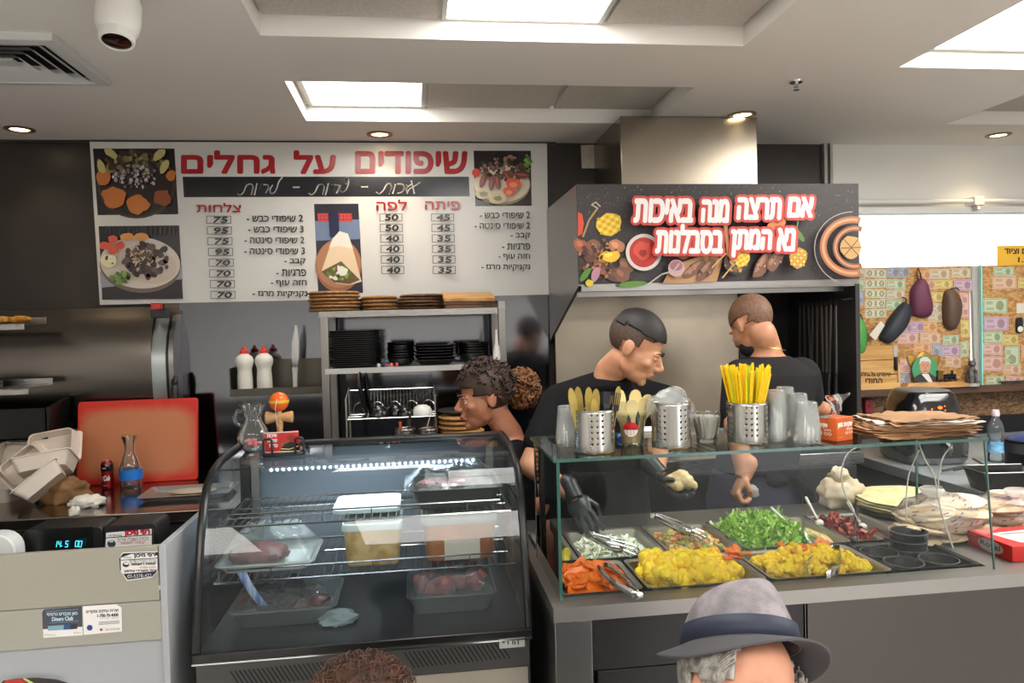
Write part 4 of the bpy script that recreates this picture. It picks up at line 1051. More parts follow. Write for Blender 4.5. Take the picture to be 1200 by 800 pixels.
pr = Print(planeY(1.8878), .0002); pr.text(heb('הרז'), 594, 748.4, 608, 754.8, (30, 30, 30), bold=.3); pr.ell(590, 751.8, 2, 1.6, (60, 60, 60), 10)
part('badge_lettering', pr.g, M_print, bd, smooth=0, world=True)
# side frames: two bent tubes each
for s, x in ((0, FX0), (1, FX1)):
    g = G()
    for o, rr in ((0, .011), (.018, .006)):
        pts = [(x + (.006 if s == 0 else -.006) , y + o * .9, z - o * .35) for y, z in FPROF]
        g.tube(pts, rr, 10)
    part('side_frame', g, M_fblk, t, world=True)
    part('rear_post', G().box(x - .0 if s == 0 else x - .03, x + .03 if s == 0 else x, 2.44, 2.47, .79, 1.225), M_fblk, t, world=True)
def sm(prof, n=4):
    out = []
    for i in range(len(prof) - 1):
        p0 = prof[max(0, i - 1)]; p1 = prof[i]; p2 = prof[i + 1]; p3 = prof[min(len(prof) - 1, i + 2)]
        for k in range(n):
            u = k / n
            out.append(tuple(.5 * (2 * p1[q] + (p2[q] - p0[q]) * u + (2 * p0[q] - 5 * p1[q] + 4 * p2[q] - p3[q]) * u * u + (3 * p1[q] - p0[q] - 3 * p2[q] + p3[q]) * u ** 3) for q in (0, 1)))
    return out + [prof[-1]]
FS = sm(FPROF)
M_fglass = glass('fridge_glass', (238, 247, 248), 1.45, haze=.012, hazec=(150, 170, 185))
part('front_glass', G().loft([[(FX0 + .012, y, z - .002), (FX1 - .012, y, z - .002)] for y, z in FS], False, False, False), M_fglass, t, world=True, smooth=60)
for x in (FX0 + .008, FX1 - .008):
    part('side_glass', G().add([(x, y + .004, z - .006) for y, z in FS] + [(x, 2.44, .803)], [tuple(range(len(FS) + 1))]), M_fglass, t, world=True, smooth=0)
part('top_rail', G().box(FX0, FX1, 2.43, 2.475, 1.214, 1.236), M_fblk, t, world=True, bevel=.003)
part('rear_wall', G().box(FX0 + .03, FX1 - .03, 2.45, 2.465, .79, 1.214), M_liner, t, world=True)
part('deck', G().box(FX0 + .012, FX1 - .012, 1.951, 2.45, .781, .80), mat('deck_dark', (50, 54, 58), .3, .4), t, world=True)
for x in (FX0 + .05, FX1 - .05): part('shelf_upright', G().box(x - .012, x + .012, 2.425, 2.449, .80, 1.21), M_steel, t, world=True)
# LED strip under the glass top
lb = part('led_strip', G().box(aty(315, 545, 2.19).x, aty(557, 532, 2.19).x, 2.185, 2.21, 1.192, 1.2), mat('led_bar', (150, 160, 172), .4), t, world=True)
g = G(); n = 36
xa, xb = aty(318, 545, 2.19).x, aty(554, 532, 2.19).x
for k in range(n):
    x = xa + (xb - xa) * k / (n - 1); g.box(x - .0022, x + .0022, 2.1825, 2.1848, 1.1935, 1.1985)
    g.box(x - .0022, x + .0022, 2.190, 2.197, 1.1905, 1.1918)
part('led_spots', g, mat('led_spot', (255, 255, 255), .5, emit=(226, 238, 255), es=24), lb, world=True)
ld = bpy.data.lights.new('led_strip_lamp', 'AREA'); ld.shape = 'RECTANGLE'; ld.size = xb - xa; ld.size_y = .02; ld.energy = LED_E; ld.color = (.80, .90, 1)
lo = bpy.data.objects.new('lamp', ld); link(lo, lb); lo.location = ((xa + xb) / 2 - t.location.x, 2.215 - t.location.y, 1.188); lo.rotation_euler = (rad(8), 0, 0)
# wire shelves
def wshelf(z, y0, y1, lab):
    x0, x1 = FX0 + .022, FX1 - .026; g = G()
    g.tube([(x0, y0, z), (x1, y0, z)], .0035, 6); g.tube([(x0, y1, z), (x1, y1, z)], .0035, 6)
    g.tube([(x0 + .03, y0 + .004, z + .032), (x1 - .03, y0 + .004, z + .032)], .0028, 6)
    for x in (x0, x1): g.tube([(x, y0, z), (x, y1, z)], .0035, 6)
    for q in (.33, .66): g.tube([(x0, y0 + (y1 - y0) * q, z - .004), (x1, y0 + (y1 - y0) * q, z - .004)], .0025, 6)
    n = 36
    for k in range(n):
        x = x0 + (x1 - x0) * (k + .5) / n; g.tube([(x, y0, z + (.0 if k % 6 else .032)), (x, y0 + .001, z), (x, y1, z)], .0017, 5)
    part('wire_shelf', g, M_wire, t, world=True, label=lab)
ZA, ZB = 1.067, .93
wshelf(ZA, 2.07, 2.40, 'upper wire shelf'); wshelf(ZB, 2.03, 2.41, 'lower wire shelf')
# ---------------- food inside the fridge
M_wrap = glass('cling_film', (244, 248, 248), 1.4, .12, haze=.08, hazec=(226, 232, 236))
M_tub = mat('tub_plastic', (206, 206, 200), .4)
def film(x0, x1, y0, y1, z0, h, seed, nm='cling_film', sag=.3, lift=None):
    """loose crinkled sheet over a tray"""
    n, m = 30, 20; v = []; f = []
    for j in range(m + 1):
        for i in range(n + 1):
            u, w_ = i / n, j / m; e = min(u, 1 - u, w_, 1 - w_); k = min(1, e * 5)
            hh = h * k * (.65 + .35 * (lift(u, w_) if lift else 1)) + .016 * k * noise.noise(Vector((u * 5 + seed, w_ * 4, seed))) + .008 * k * abs(noise.noise(Vector((u * 16 + seed, w_ * 11, 1))))
            v.append((x0 + (x1 - x0) * u, y0 + (y1 - y0) * w_, z0 + hh))
    for j in range(m):
        for i in range(n): a = j * (n + 1) + i; f.append((a, a + 1, a + n + 2, a + n + 1))
    return G().add(v, f)
def tray(x, y, z, a, b, h, m, lab, cat='tray', rz=0, nm='food_tray'):
    t = thing(nm, lab, cat, (x, y, z), rz)
    rr = lambda k, zz, o=0: [(p, q, zz) for p, q in rrect(-a * k - o, a * k + o, -b * k - o, b * k + o, .02)]
    part('tray', G().loft([rr(.86, 0), rr(1, h), rr(1, h, .006), rr(1, h + .003, .006), rr(.97, h + .003), rr(.84, .004)]), m, t, smooth=30)
    return t
def lumps(a, b, z, n, r, seed, flat=.6):
    g = G(); q = random.Random(seed)
    for k in range(n): g.ball((q.uniform(-a, a), q.uniform(-b, b), z + q.uniform(0, r * .8)), (r * q.uniform(.7, 1.3), r * q.uniform(.6, 1.1), r * flat * q.uniform(.8, 1.2)), 10, 7, RZ(0), None, .3, 2, k)
    return g
M_alu = mat('tray_metal', (150, 154, 156), .35, .8)
M_meat2 = mat('meat_pink', (158, 88, 86), .4, c2=(120, 56, 56), nscale=30, bump=.2, bscale=50)
M_meat3 = mat('meat_dark', (86, 44, 42), .4, c2=(60, 28, 28), nscale=30, bump=.3, bscale=50)
def px_x(x, y, Y): return aty(x, y, Y).x
# deck
x = (px_x(272, 728, 2.02) + px_x(388, 720, 2.02)) / 2
t = tray(x, 2.14, .801, .135, .115, .045, M_alu, 'tray of dark minced meat under film on the fridge deck, left of the two')
part('meat', lumps(.10, .085, .03, 26, .03, 1, .7), M_meat3, t); part('cling_film', film(-.14, .14, -.12, .12, .048, .028, 3), M_wrap, t, smooth=60)
x = (px_x(480, 720, 2.02) + px_x(580, 708, 2.02)) / 2
t = tray(x, 2.14, .801, .118, .11, .05, M_alu, 'tray of pink raw meat pieces under film on the fridge deck, right of the two')
part('meat', lumps(.085, .08, .045, 20, .034, 2, .8), M_meat2, t); part('cling_film', film(-.122, .122, -.115, .115, .053, .045, 5), M_wrap, t, smooth=60)
x = px_x(395, 742, 2.0)
solo('plastic_bag', 'small crumpled clear plastic bag lying on the fridge deck between the trays', 'plastic bag', crumple((0, 0, 0), (.05, .035, .022), 12, .4, 2.6), mat('bag_frost', (150, 164, 168), .35, alpha=.75), (x, 2.03, .801), smooth=60)
# lower shelf
zb = ZB + .0022
x = (px_x(254, 662, 2.12) + px_x(370, 655, 2.12)) / 2
t = tray(x, 2.19, zb, .128, .105, .022, M_tub, 'film-covered white tray of red minced meat on the lower fridge shelf, left')
part('meat', G().ball((-.03, -.02, .03), (.085, .06, .03), 22, 12, None, None, .18, 3, 4), M_meat1, t); part('cling_film', film(-.135, .135, -.11, .11, .024, .085, 7, lift=lambda u, w_: max(0, 1 - abs(u - .45) * 1.6) * 1.2 - .2), M_wrap, t, smooth=60)
pts = [aty(x_, y_, 2.072) for x_, y_ in ((288, 664), (294, 676), (303, 690), (313, 702))]
solo('paper_strip', 'pale blue-striped paper strip hanging down from the left tray on the lower fridge shelf', 'paper strip', G().loft([[(p.x - .012, 2.026 - .0, p.z), (p.x + .012, 2.026, p.z)] for p in pts], False, False, False), mat('strip_blue', (176, 188, 214), .5, c2=(96, 116, 170), nscale=8, nstretch=(14, .1, 1)), solid=.0006)
def tub(x0, x1, Y, ztop, zbot, d, body, lab, lidm):
    t = thing('food_tub', lab, 'food tub', ((x0 + x1) / 2, Y + d / 2, zbot))
    a, b, h = (x1 - x0) / 2, d / 2, ztop - zbot
    rr = lambda k, zz: [(p, q, zz) for p, q in rrect(-a * k, a * k, -b * k, b * k, .022)]
    part('tub', G().loft([rr(.88, 0), rr(.9, .004), rr(.97, h * .86)], True, True, True), body, t, smooth=30)
    part('lid', G().loft([rr(1.0, h * .84), rr(1.03, h * .85), rr(1.03, h * .94), rr(1.0, h), rr(.96, h), rr(.94, h * .97)], True, True, True), lidm, t, smooth=30)
    return t
x0, x1 = px_x(401, 640, 2.08), px_x(471, 636, 2.08)
tub(x0, x1, 2.08, zb + .118, zb, .17, mat('tub_tan', (206, 172, 116), .45, c2=(178, 142, 88), nscale=26, lo=.45, hi=.6), 'tub of tan marinade with a white lid in the middle of the lower fridge shelf', mat('lid_white', (206, 214, 214), .4))
x0, x1 = px_x(495, 630, 2.08), px_x(583, 626, 2.08)
t = tub(x0, x1, 2.08, zb + .122, zb, .18, mat('tub_orange', (178, 112, 52), .35, c2=(140, 78, 40), nscale=9, lo=.4, hi=.7), 'tub of orange-brown sauce with a clear lid at the right of the lower fridge shelf', mat('lid_grey', (150, 150, 146), .35))
part('paper', G().box(-.045, .055, -.0925, -.091, .004, .062), mat('paper_note', (190, 178, 166), .6), t)
# upper shelf
za = ZA + .0022
x0, x1 = px_x(483, 590, 2.2), px_x(584, 585, 2.2)
t = tray((x0 + x1) / 2, 2.23, za, (x1 - x0) / 2, .11, .055, mat('tray_dark', (66, 66, 64), .4, .5), 'dark tray under crinkled cling film on the upper fridge shelf')
part('cling_film', film(-.15, .135, -.118, .118, .058, .05, 9, lift=lambda u, w_: .4 + .9 * abs(math.sin(u * 7))), M_wrap, t, smooth=60)
part('contents', lumps(.09, .07, .03, 12, .028, 5), M_meat3, t)
x0, x1 = px_x(392, 600, 2.2), px_x(470, 598, 2.2)
solo('shallow_tray', 'flat white plastic tray lying on the upper fridge shelf', 'tray', G().loft([[(p, q, z) for p, q in rrect(-.095 * k, .095 * k, -.09 * k, .09 * k, .02)] for k, z in ((1, 0), (1, .012), (.96, .014), (.93, .010))]), mat('lid_pale', (206, 216, 220), .4), ((x0 + x1) / 2, 2.22, za))
# ---------------- on top of the fridge
ZF = 1.232
M_gl3 = glass('clear_pitcher', (238, 240, 240), 1.5, haze=.05)
p = aty(297, 532, 2.33)
t = thing('glass_jug', 'small clear glass jug with wavy rim and pink sweets on the fridge top', 'jug', (p.x, 2.34, 1.2295))
g = G(); n = 36; rings = []
for r, z, wv in ((.026, 0, 0), (.03, .004, 0), (.043, .022, 0), (.047, .042, 0), (.040, .066, 0), (.026, .088, 0), (.022, .10, 0), (.027, .122, .002), (.036, .142, .006)):
    rings.append([((r + wv * math.cos(6 * a)) * math.cos(a), (r + wv * math.cos(6 * a)) * math.sin(a), z + wv * .8 * math.sin(6 * a)) for a in [2 * PI * k / n for k in range(n)]])
part('glass', g.loft(rings, True, True, False), M_gl3, t, smooth=60)
part('handle', G().tube([(-.022, 0, .118), (-.045, 0, .122), (-.055, 0, .105), (-.05, 0, .085), (-.034, 0, .076)], .0055, 8), M_gl3, t)
sw = None
M_pink = mat('sweet_pink', (214, 120, 128), .5)
for k in range(14):
    loc = (p.x + R.uniform(-.022, .022), 2.34 + R.uniform(-.02, .02), 1.2295 + .012 + .008 * (k // 5))
    if sw is None: sw = solo('sweet', 'small pink wrapped sweet inside the glass jug', 'sweet', G().ball((0, 0, 0), (.009, .006, .006), 10, 6, None, None, .3, 3), M_pink, loc, group='pink sweets in the glass jug'); o = sw
    else: o = dup(sw, loc)
    o.rotation_euler = (R.uniform(0, 3), R.uniform(0, 3), R.uniform(0, 3))
# card holder
p = aty(333, 540, 2.23)
t = thing('card_holder', 'black wire holder with a red printed card on the fridge top', 'card holder', (p.x, 2.24, 1.2275))
bp = [(x, y, .005) for x, y in rrect(-.058, .058, -.028, .028, .018)]
part('base_wire', G().tube(bp, .0042, 8, True), M_blk, t)
part('plate', G().loft([[(x, y, z) for x, y in rrect(-.054, .054, -.024, .024, .016)] for z in (.002, .005)]), M_blk, t)
for x in (-.045, .045):
    part('bracket', G().tube([(x - .012, -.012, .005), (x - .012, -.012, .045), (x - .008, -.012, .05), (x + .008, -.012, .05), (x + .012, -.012, .045), (x + .012, -.012, .005)], .0036, 8), M_blk, t)
cd = part('card', G().box(-.054, .045, .004, .0055, .008, .068, RY(-3)), mat('card_red', (186, 32, 34), .45), t)
pr = Print(lambda u, v, k: (u - v * .052, .004 - k, v), .0002)
for i, s in enumerate(('איכות', 'שירות', 'טריות')): pr.text(heb(s), -.046 + .004 * (i == 2), .062 - i * .015, -.018, .054 - i * .015, (240, 232, 230), bold=.0005)
pr.poly([(-.012, .014), (.0, .03), (.02, .038), (.044, .03), (.044, .012), (.01, .010)], (26, 22, 24)); pr.stroke([(-.01, .03), (.02, .042), (.042, .05)], .0035, (60, 120, 50)); pr.ell(.024, .05, .014, .009, (150, 40, 34), 16); pr.stroke([(-.008, .018), (.016, .016), (.04, .024)], .003, (220, 200, 120)); pr.rect(-.054, .068, .045, .0655, (226, 220, 214)); pr.rect(-.054, .011, .045, .008, (226, 220, 214))
part('card_print', pr.g, M_prints, cd, smooth=0)
# kendama toy
p = aty(326, 512, 2.43)
t = thing('kendama', 'wooden cup-and-ball toy with an orange ball standing on the fridge top', 'toy', (p.x + .002, 2.452, 1.2365))
M_kw = mat('kendama_wood', (206, 162, 112), .5, c2=(188, 142, 94), nscale=10, nstretch=(1, 1, 6))
part('handle', G().lathe([(.020, 0), (.021, .004), (.012, .012), (.009, .03), (.012, .06), (.008, .095), (.004, .105)], 20), M_kw, t)
part('cross_piece', G().lathe([(.018, -.042), (.021, -.040), (.017, -.022), (.012, -.008), (.012, .008), (.016, .022), (.019, .040), (.016, .042)], 20, T(0, 0, .078) @ RY(90)), M_kw, t)
bl = part('ball', G().ball((0, 0, .128), .031, 28, 18), mat('kendama_orange', (226, 96, 28), .2), t)
part('stripe', G().lathe([(.0307, .1245), (.0315, .1265), (.0317, .1305), (.0313, .1335)], 28, cap0=False, cap1=False), mat('kendama_yellow', (214, 176, 40), .3), bl)
part('string', G().tube([(0, -.031, .14), (-.006, -.034, .11), (-.004, -.024, .06), (0, -.012, .05)], .0012, 6), mat('string', (216, 200, 180), .8), t)

# ================================================================== cash desk at the left
BX = -.62; BY = 1.885; BYB = 2.13; BZ = aty(193, 639, BY).z
M_desk = mat('desk_cream', (150, 147, 134), .45); M_desk2 = mat('desk_white', (160, 162, 166), .45)
z1, z2 = aty(100, 709.5, BY).z, aty(100, 756.5, BY).z
t = thing('cash_desk', 'white cash desk with cream front boards and stickers at the lower left', 'cash desk', (-1.3, 2.0, 0))
part('top_board', G().box(-2.3, BX - .018, BY, BY + .018, z1 + .001, BZ), M_desk, t, world=True, bevel=.0015)
part('middle_board', G().box(-2.3, BX - .016, BY, BY + .018, z2 + .001, z1 - .0005), mat('desk_cream2', (153, 151, 141), .45), t, world=True, bevel=.0015)
part('lower_board', G().box(-2.3, BX - .016, BY + .012, BY + .026, 0.02, z2), M_desk2, t, world=True)
part('side_panel', G().box(BX - .016, BX, BY - .002, BYB + .12, 0, BZ + .002), M_desk2, t, world=True, bevel=.002)
part('shelf', G().box(-2.3, BX - .017, BY + .03, BYB + .12, BZ - .14, BZ - .125), M_desk2, t, world=True)
part('far_panel', G().box(-2.3, -2.28, BY + .02, BYB + .12, 0, BZ), M_desk2, t, world=True)
PD = planeY(BY - .001)
def sticker(lab, fn):
    pr = Print(PD, .0002); fn(pr); part('sticker', pr.g, M_prints, t, smooth=0, world=True, label=lab)
W_, K_, RD = (226, 224, 220), (34, 34, 50), (170, 36, 44)
def st1(pr):
    pr.poly([(144, 647), (185.5, 645.5), (186, 669), (178, 676.5), (149, 680.5), (141, 668.5), (140, 653)], W_)
    pr.poly([(144.5, 648), (185, 646.6), (185, 650.4), (141, 653.5), (141, 652.4)], K_); pr.poly([(154, 648.8), (182, 647.4), (182, 652.2), (142.2, 655), (142, 653)], W_)
    for q in (((140, 653), (141.4, 653), (142, 668), (140.8, 668.5)), ((184.6, 646), (186, 646), (186, 669), (184.8, 669))): pr.quad(*q, K_)
    pr.text(heb('רפי מיכון'), 157, 648, 182, 653.4, K_, bold=.35, skew=-1); pr.text('cardrona', 145, 651.4, 154, 653.6, K_)
    pr.quad((142, 655.6), (185, 653), (185, 653.8), (142, 656.4), K_)
    pr.text(heb('מכירה השכרה שירות'), 152, 655.2, 183, 658.4, (90, 80, 90), skew=-1); pr.text(heb('קופות רושמות'), 154, 658.8, 183, 662.6, K_, bold=.2, skew=-1); pr.ell(148, 661, 4, 3, K_, 12); pr.rect(146, 661, 151, 658.6, W_)
    pr.text(heb('מסופי אשראי'), 164, 663, 183, 665.4, RD, skew=-.5); pr.text(heb('ציוד משרדי טלפון'), 146, 666.4, 184, 669.8, K_, bold=.2, skew=-1)
    pr.poly([(145, 671.8), (185, 668.4), (178.5, 675), (150, 678.6)], K_); pr.text('03-5378-422', 150, 672, 178, 676, (200, 200, 206), skew=-1.4)
sticker('white octagonal service sticker with dark blue lettering', st1)
def st2(pr):
    pr.poly([(52, 713.5), (96, 710), (97, 744), (51, 747), (49.5, 717)], W_); pr.poly([(52, 713.5), (96, 710), (96.6, 734), (50.2, 737), (49.5, 717)], (62, 66, 76))
    pr.text(heb('כאן מכבדים כרטיסי'), 55, 717.2, 91, 722, (170, 196, 216), bold=.2, skew=-1.6); pr.text('Diners Club', 61, 722, 86, 727, (186, 206, 220), bold=.2, skew=-1.2); pr.stroke([(54, 716.4), (92, 713.6)], .4, (120, 150, 180)); pr.stroke([(58, 729.6), (92, 727)], .4, (120, 150, 180))
    pr.quad((56.5, 733), (75, 731.8), (75, 737.4), (56.5, 738.6), (120, 160, 180)); pr.quad((75, 731.8), (83, 731.2), (83, 736.8), (75, 737.4), (36, 76, 130)); pr.quad((83, 731.2), (91, 730.6), (91, 736.2), (83, 736.8), (40, 36, 36)); pr.text('Diners', 53, 742.4, 66, 744.2, (70, 70, 76)); pr.text(heb('דיינרס'), 87, 740, 95, 742, (70, 70, 76))
sticker('grey and white credit card sticker', st2)
def st3(pr):
    pr.poly([(97, 710), (136, 707.8), (142.6, 711.6), (143, 739.6), (98, 743.6)], W_)
    pr.text(heb('שירות עסקים ומוקדים'), 101, 714, 139, 718.4, K_, bold=.15, skew=-1.8); pr.text('1-700-70-4000', 114, 718.6, 139, 722.6, K_, bold=.2, skew=-1.2); pr.text(heb('מוקד שירות'), 117, 723.4, 139, 725, (90, 90, 96), skew=-.6)
    for k in range(3): pr.stroke([(116, 728.6 + k * 1.4), (140, 726.8 + k * 1.4)], .8, (150, 150, 152))
    pr.ell(105.4, 735, 3.4, 3.4, (40, 70, 130), 16); pr.ell(119, 737.2, 1.8, 1.5, RD, 10); pr.text(heb('ישראכרט בעמ'), 124, 735.4, 141, 738, (80, 80, 86), skew=-.7)
sticker('white business service sticker with a phone number', st3)
def st4(pr):
    pr.poly([(0, 801), (4, 797.2), (20, 794.6), (44, 793.6), (66, 795.6), (84, 801)], (40, 34, 34)); pr.poly([(3, 801), (8, 796.6), (24, 794.8), (34, 801)], (176, 40, 36)); pr.poly([(26, 794.6), (30, 794.2), (42, 801), (36, 801)], (190, 190, 120))
sticker('dark round food sticker cut off by the lower picture edge', st4)
for x, y in ((190, 648), (189.6, 688)):
    q = aty(x, y, BY - .0006)
    part('screw_cap', G().lathe([(.008, 0), (.008, .0012)], 16, T(q.x, BY + .0002, q.z) @ RX(90)), mat('screw_cap', (180, 176, 166), .4), t, world=True)
# register display behind the boards
DY = 2.02
a, b = aty(28, 660, DY), aty(184, 612, DY)
t = thing('cash_register', 'black cash register display showing cyan digits behind the cash desk boards', 'cash register', ((a.x + b.x) / 2, DY + .06, BZ - .125))
z0, z1 = BZ - .124, aty(100, 617, DY).z
xm = aty(121, 620, DY).x
g = G()
for x0, x1 in ((a.x, xm - .001), (xm + .001, b.x)):
    poly = [(x, z) for x, z in rrect(x0, x1, z0, z1, .016)]
    g.loft([[(x, y, z + .05 * (x - a.x) * 0) for x, z in poly] for y in (DY, DY + .10)])
part('body', g, M_blk, t, world=True, bevel=.002)
PDs = planeY(DY - .0012)
pr = Print(PDs, .0002); pr.poly([(44, 620), (108, 617), (110, 660), (40, 662)], (8, 9, 12)); part('screen', pr.g, M_prints, t, smooth=0, world=True)
Mdig = mat('digit_cyan', (30, 160, 200), .5, emit=(70, 200, 240), es=1.6)
pr = Print(PDs, .0006)
SEG = {'0': 'abcdef', '1': 'bc', '4': 'fgbc', '5': 'afgcd'}
def digit(ch, x, y, w_, h_):
    sh = lambda u, v: (x + u * w_ + (1 - v) * h_ * .14, y + v * h_)
    S_ = {'a': ((0, 0), (1, 0)), 'b': ((1, 0), (1, .5)), 'c': ((1, .5), (1, 1)), 'd': ((0, 1), (1, 1)), 'e': ((0, .5), (0, 1)), 'f': ((0, 0), (0, .5)), 'g': ((0, .5), (1, .5))}
    for s in SEG[ch]: p, q = S_[s]; pr.stroke([sh(*p), sh(*q)], .9, (60, 190, 230)); pr.k -= 0
for ch, x in (('1', 63.5), ('4', 68.5), ('5', 77.5), ('0', 90), ('0', 94.8)): digit(ch, x, 634 - (x - 63) * .05, 2.8, 6.4)
pr.stroke([(73.6, 637.6), (76, 637.5)], .9, (60, 190, 230))
part('digits', pr.g, Mdig, t, smooth=0, world=True)
pr = Print(PDs, .0002)
pr.poly([(123, 623), (179.5, 618), (179.5, 650), (122, 652)], W_); 
for q in (((123, 623), (179.5, 618), (179.5, 619.2), (123, 624.2)), ((123, 629.6), (179.5, 625.6), (179.5, 626.6), (123, 630.6)), ((123, 623), (124.4, 623), (123.6, 652), (122.4, 652)), ((178, 618.2), (179.5, 618), (179.5, 650), (178, 650))): pr.quad(*q, K_)
pr.text(heb('רפי מיכון'), 146, 620.4, 176, 628.4, RD, bold=.6, skew=-1.6); pr.text('cardrona', 127, 625, 143, 628, (60, 60, 80)); pr.text(heb('מכירה השכרה שירות'), 138, 629.6, 174, 633.4, (60, 60, 80), skew=-2); pr.text(heb('קופות רושמות'), 142, 634, 170, 638, RD, skew=-1.5); pr.ell(131, 636.6, 5, 4.4, (60, 62, 84), 14); pr.rect(128.6, 635, 133, 632.6, (190, 192, 204))
part('service_sticker', pr.g, M_prints, t, smooth=0, world=True, label='white sticker with red lettering')
p0 = aty(10, 622, 1.98)
solo('receipt_roll', 'white curved printer cover behind the cash desk board at the left picture edge', 'printer', G().loft([[(x, y, z) for x, z in rrect(p0.x - .16, aty(25, 640, 1.98).x, BZ - .124, p0.z, .045, 6)] for y in (1.95, 2.0)]), mat('roll_white', (206, 208, 208), .4), bevel=.003)
# ================================================================== salad bar counter
R = random.Random(44)
CX0, CX1, CY0, CY1 = .311, 3.3, 1.765, 2.575
WX0, WX1, WY0, WY1 = .342, 1.525, 1.832, 2.415
t = thing('salad_counter', 'long stainless steel salad counter with food wells at the lower right', 'counter', ((CX0 + CX1) / 2, (CY0 + CY1) / 2, 0))
M_ctr = mat('counter_steel', (158, 154, 150), .42, 1.0, bump=.01, bscale=10)
g = G(); xs = [CX0, WX0, WX1, CX1]; ys = [CY0, WY0, WY1, CY1]
for i in range(3):
    for j in range(3):
        if (i, j) != (1, 1): g.add([(xs[i], ys[j], CT), (xs[i + 1], ys[j], CT), (xs[i + 1], ys[j + 1], CT), (xs[i], ys[j + 1], CT)], [(0, 1, 2, 3)])
for a, b in (((WX0, WY0), (WX1, WY0)), ((WX1, WY0), (WX1, WY1)), ((WX1, WY1), (WX0, WY1)), ((WX0, WY1), (WX0, WY0))):
    g.add([(a[0], a[1], CT), (b[0], b[1], CT), (b[0], b[1], CT - .16), (a[0], a[1], CT - .16)], [(0, 1, 2, 3)])
for a, b in (((CX0, CY0), (CX1, CY0)), ((CX1, CY0), (CX1, CY1)), ((CX1, CY1), (CX0, CY1)), ((CX0, CY1), (CX0, CY0))):
    g.add([(a[0], a[1], CT), (b[0], b[1], CT), (b[0], b[1], CT - .036), (a[0], a[1], CT - .036)], [(0, 1, 2, 3)])
g.add([(WX0, WY0, CT - .16), (WX1, WY0, CT - .16), (WX1, WY1, CT - .16), (WX0, WY1, CT - .16)], [(0, 1, 2, 3)])
bmx = part('top', g, M_ctr, t, world=True, smooth=0)
g = G().box(CX0 + .01, CX1 - .02, CY1 - .03, CY1 - .015, .1, CT - .037).box(CX0 + .008, CX0 + .02, CY0 + .12, CY1 - .03, .1, CT - .037)
part('rear_panel', g, M_steel, t, world=True)
part('corner_post', G().box(CX0 + .003, aty(694, 760, CY0 + .01).x, CY0 + .006, CY0 + .11, 0, CT - .037), M_steel, t, world=True, bevel=.002)
xa = aty(694, 760, CY0 + .01).x + .002; xb = aty(944, 740, CY0 + .01).x; zs = aty(780, 778, CY0 + .02).z
M_fr = mat('front_dark', (44, 41, 42), .35, .4)
part('front_panel', G().box(xa, xb - .002, CY0 + .016, CY0 + .026, zs + .002, CT - .037), M_fr, t, world=True, label='upper dark front panel')
part('front_panel', G().box(xa + .012, xb - .002, CY0 + .014, CY0 + .026, .1, zs - .001), M_fr, t, world=True, label='lower dark front panel', bevel=.001)
M_fs = mat('front_steel', (88, 84, 81), .2, 1.0, bump=.10, bscale=2.4, bstretch=(2.2, 1, .35))
part('front_panel', G().box(xb, xb + .004, CY0 + .012, CY0 + .026, .1, CT - .037).box(xb + .005, 2.25, CY0 + .008, CY0 + .026, .1, CT - .037), M_fs, t, world=True, label='steel front panel')
part('front_panel', G().box(2.252, CX1, CY0 + .008, CY0 + .026, .1, CT - .037), M_fs, t, world=True, label='steel front panel at the far right')
part('plinth', G().box(CX0 + .03, CX1 - .03, CY0 + .05, CY1 - .05, 0, .1), M_blk, t, world=True)
part('right_panel', G().box(CX1 - .02, CX1 - .005, CY0 + .02, CY1 - .03, .1, CT - .037), M_steel, t, world=True)
# side trim strip (black) beside the fridge
# glass sneeze guard
GX0, GX1, GY0, GY1, GZ1 = .335, 1.505, 1.805, 2.175, 1.250
M_gg = glass('guard_glass', (243, 250, 247), 1.42, haze=.006, hazec=(190, 205, 205))
M_edge = mat('glass_edge', (52, 92, 84), .15, spec=.8)
t = thing('glass_guard', 'glass sneeze guard box with a flat glass shelf over the salad counter', 'glass guard', ((GX0 + GX1) / 2, (GY0 + GY1) / 2, CT))
part('shelf_pane', G().add([(GX0 - .008, GY0 - .008, GZ1 + .008), (GX1, GY0 - .008, GZ1 + .008), (GX1, GY1, GZ1 + .008), (GX0 - .008, GY1, GZ1 + .008)], [(0, 1, 2, 3)]), M_gg, t, world=True, smooth=0)
part('shelf_edge', G().box(GX0 - .009, GX1, GY0 - .0095, GY0 - .0082, GZ1, GZ1 + .008).box(GX0 - .0095, GX0 - .0082, GY0 - .0095, GY1, GZ1, GZ1 + .008).box(GX1, GX1 + .001, GY0 - .009, GY1, GZ1, GZ1 + .008).box(GX0 - .009, GX1, GY1, GY1 + .0013, GZ1, GZ1 + .008), M_edge, t, world=True)
part('front_pane', G().add([(GX0, GY0, CT + .001), (GX1 + .018, GY0, CT + .001), (GX1 - .006, GY0, GZ1), (GX0, GY0, GZ1)], [(0, 1, 2, 3)]), M_gg, t, world=True, smooth=0)
part('side_pane', G().add([(GX0, GY0, CT + .001), (GX0, GY1 - .01, CT + .001), (GX0, GY1 - .01, GZ1), (GX0, GY0, GZ1)], [(0, 1, 2, 3)]), M_gg, t, world=True, smooth=0)
for x, y in ((GX0, GY0), (GX0, GY1 - .012)): part('pane_edge', G().box(x - .0012, x + .0068, y - .0012, y + .004, CT + .001, GZ1 - .0005), M_edge, t, world=True)
xm = aty(1076, 560, GY1 - .02).x
part('pane_edge', G().box(xm - .003, xm + .003, GY1 - .016, GY1 - .010, CT + .001, GZ1 - .0005), M_edge, t, world=True)
part('pane_edge', G().tube([(GX1 + .021, GY0, CT + .001), (GX1 - .005, GY0, GZ1 - .0005)], .0032, 6), M_edge, t, world=True)
